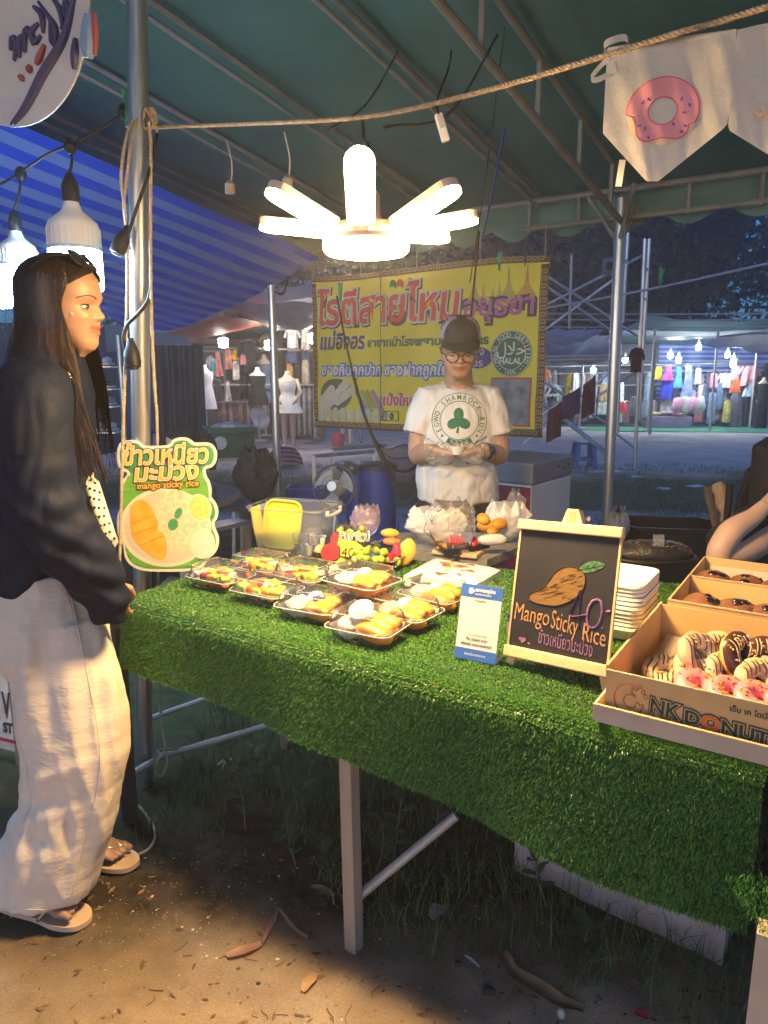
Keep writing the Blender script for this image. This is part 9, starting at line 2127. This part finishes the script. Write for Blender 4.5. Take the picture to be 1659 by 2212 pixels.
# grit, crumbs of soil and leaf litter on the sand
def grit():
 n = 5200; ng = np.random.default_rng(3); x = ng.uniform(-1.25,.75,n); y = ng.uniform(.86,1.95,n); s = np.where(ng.random(n) < .05,ng.uniform(.003,.006,n),ng.uniform(.0008,.0022,n))
 base = np.array([(1,1,0),(1,-1,0),(-1,-1,0),(-1,1,0),(0,0,1.1)],float) * .7; ok = np.array([gz(a,b) for a,b in zip(x,y)]); c = np.stack([x,y,ok],1)
 a = ng.uniform(0,6.28,n); R2 = np.stack([np.stack([np.cos(a),-np.sin(a),0 * a],1),np.stack([np.sin(a),np.cos(a),0 * a],1),np.stack([0 * a,0 * a,1 + 0 * a],1)],1)
 vs = (np.einsum('nij,kj->nki',R2,base) * (s[:,None,None] * ng.uniform(.6,1.4,(n,5,3))) + c[:,None,:]).reshape(-1,3); q = (np.arange(n) * 5)[:,None]; f = np.concatenate([q + np.array([[i,(i + 1) % 4,4]]) for i in range(4)])
 k = ng.random(n); col = np.where((k < .55)[:,None],np.array([[.50,.38,.24]]),np.where((k < .8)[:,None],np.array([[.16,.11,.07]]),np.array([[.62,.56,.46]])))
 big_mesh('gravel',vs,f,mat('grit',(1,1,1),.9,var=.1,vcol=True),None,None,'loose grit and crumbs of soil scattered over the sand','gravel',cols=np.repeat(col,5,0))
 n = 420; x = ng.uniform(-.9,.9,n); y = ng.uniform(.9,1.9,n); a = ng.uniform(0,6.28,n); L = ng.uniform(.004,.016,n); w = L * ng.uniform(.15,.5,n); vs = []
 for i in range(n):
  d = np.array([math.cos(a[i]),math.sin(a[i]),0]); e = np.array([-d[1],d[0],0]); o = np.array([x[i],y[i],gz(x[i],y[i]) + .0015]); t = ng.uniform(0,.5); vs += [o - d * L[i],o - e * w[i],o + d * L[i] + [0,0,t * L[i]],o + e * w[i] + [0,0,t * w[i]]]
 big_mesh('leaf_litter',np.array(vs),(np.arange(n) * 4)[:,None] + np.array([[0,1,2,3]]),mat('litter_bits',(.20,.12,.06),.9,var=.2,vcol=True),None,ng.uniform(.4,1.4,n).repeat(4),'tiny bits of dry leaf strewn over the sand','litter')
grit()

# neighbouring table at the lower right corner, banner scrap behind the woman
def neighbours():
 c = P(1650,2230,z=.0); c = Vector((.60,.93,0))
 t = thing('neighbour_table','corner of a second table with pale wooden leg and black skirt at the lower right','table',tuple(c))
 leg = P(1655,2010,Y=.86); mk('leg',MB().bar((leg.x + .006,leg.y,-.02),(leg.x + .008,leg.y,leg.z),.035,.035,up=VA),mat('leg_pale_wood',(.55,.42,.30),.7,var=.15),t)
 a = FR + UA * .05 + VA * .03; mk('skirt',MB().sheet(lambda u,v: a + UA * (.5 * u + .005 * math.sin(v * 6)) + VA * (.02 * math.sin(u * 20)) + UP * (.0 - .52 * v) - UP * .02,14,8),mat('black_skirt',(.02,.017,.017),.85,var=.3),t,True)
 mk('tabletop',MB().add([a + UP * z + UA * u + VA * v for z in (-.03,0) for u,v in ((0,.0),(.9,.0),(.9,.6),(0,.6))],[(3,2,1,0),(4,5,6,7),(0,1,5,4),(1,2,6,5),(2,3,7,6),(3,0,4,7)]),WOOD_OLD,t)
 q = leg; sp = [(q.x + RND.uniform(-.012,.15),q.y + RND.uniform(-.02,.1),q.z + RND.uniform(-.005,.008)) for _ in range(2500)]
 blades('turf_edge',sp,.008,.0018,mat('turf_blade_edge',(.07,.24,.03),.4,vcol=True),t,2,.8)
 p = [P(x,y,Y=2.4) for x,y in ((-140,1420),(24,1440),(36,1625),(-140,1580))]
 s = thing('standing_banner','dirty white banner with blue lettering and a red stripe behind the woman\'s legs','banner',(p[3].x,2.4,0)); F = lambda d: (lambda a_,b_: p[3].lerp(p[2],a_).lerp(p[0].lerp(p[1],a_),b_) + Vector((0,-d,0)))
 mk('sheet',MB().sheet(F(0),8,8),mat('dirty_banner',(.50,.52,.55),.6,var=.25,scale=8),s,True); m = MB().sheet(lambda a_,b_: F(.002)(a_,.10 + .04 * b_),8,1); mk('red_stripe',m,mat('banner_red_stripe',(.30,.03,.05),.6),s)
 m = MB(); put_text(m,'V',lambda x,y: F(.003)(x,y),.86,.40,.42,width=.10,off=.012); put_text(m,'ST',lambda x,y: F(.003)(x,y),.86,.22,.16,width=.11,off=.008); mk('lettering',m,mat('banner_ink',(.02,.025,.06),.6),s)
 for x in (.05,.95): q = F(-.01)(x,1); mk('stake',MB().tube([(q.x,q.y,0),q],.012,8),STEEL,s)
neighbours()

# ================================================================= haze volume added to imitate lens glow round the lamp
def air():
 m = bpy.data.materials.new('glow_haze'); m.use_nodes = True; nt = m.node_tree; nt.nodes.remove(nt.nodes['Principled BSDF'])
 v = nt.nodes.new('ShaderNodeVolumePrincipled'); v.inputs['Color'].default_value = (.82,.86,.93,1); v.inputs['Density'].default_value = HAZE; v.inputs['Anisotropy'].default_value = .35
 nt.links.new(v.outputs[0],nt.nodes['Material Output'].inputs['Volume'])
 o = mk('haze',MB().box((0,57,6.5),(140,134,17)),m,None,False,'stuff'); tag(o,'thin smoky air hanging over the whole market','haze')
HAZE = .009
air()
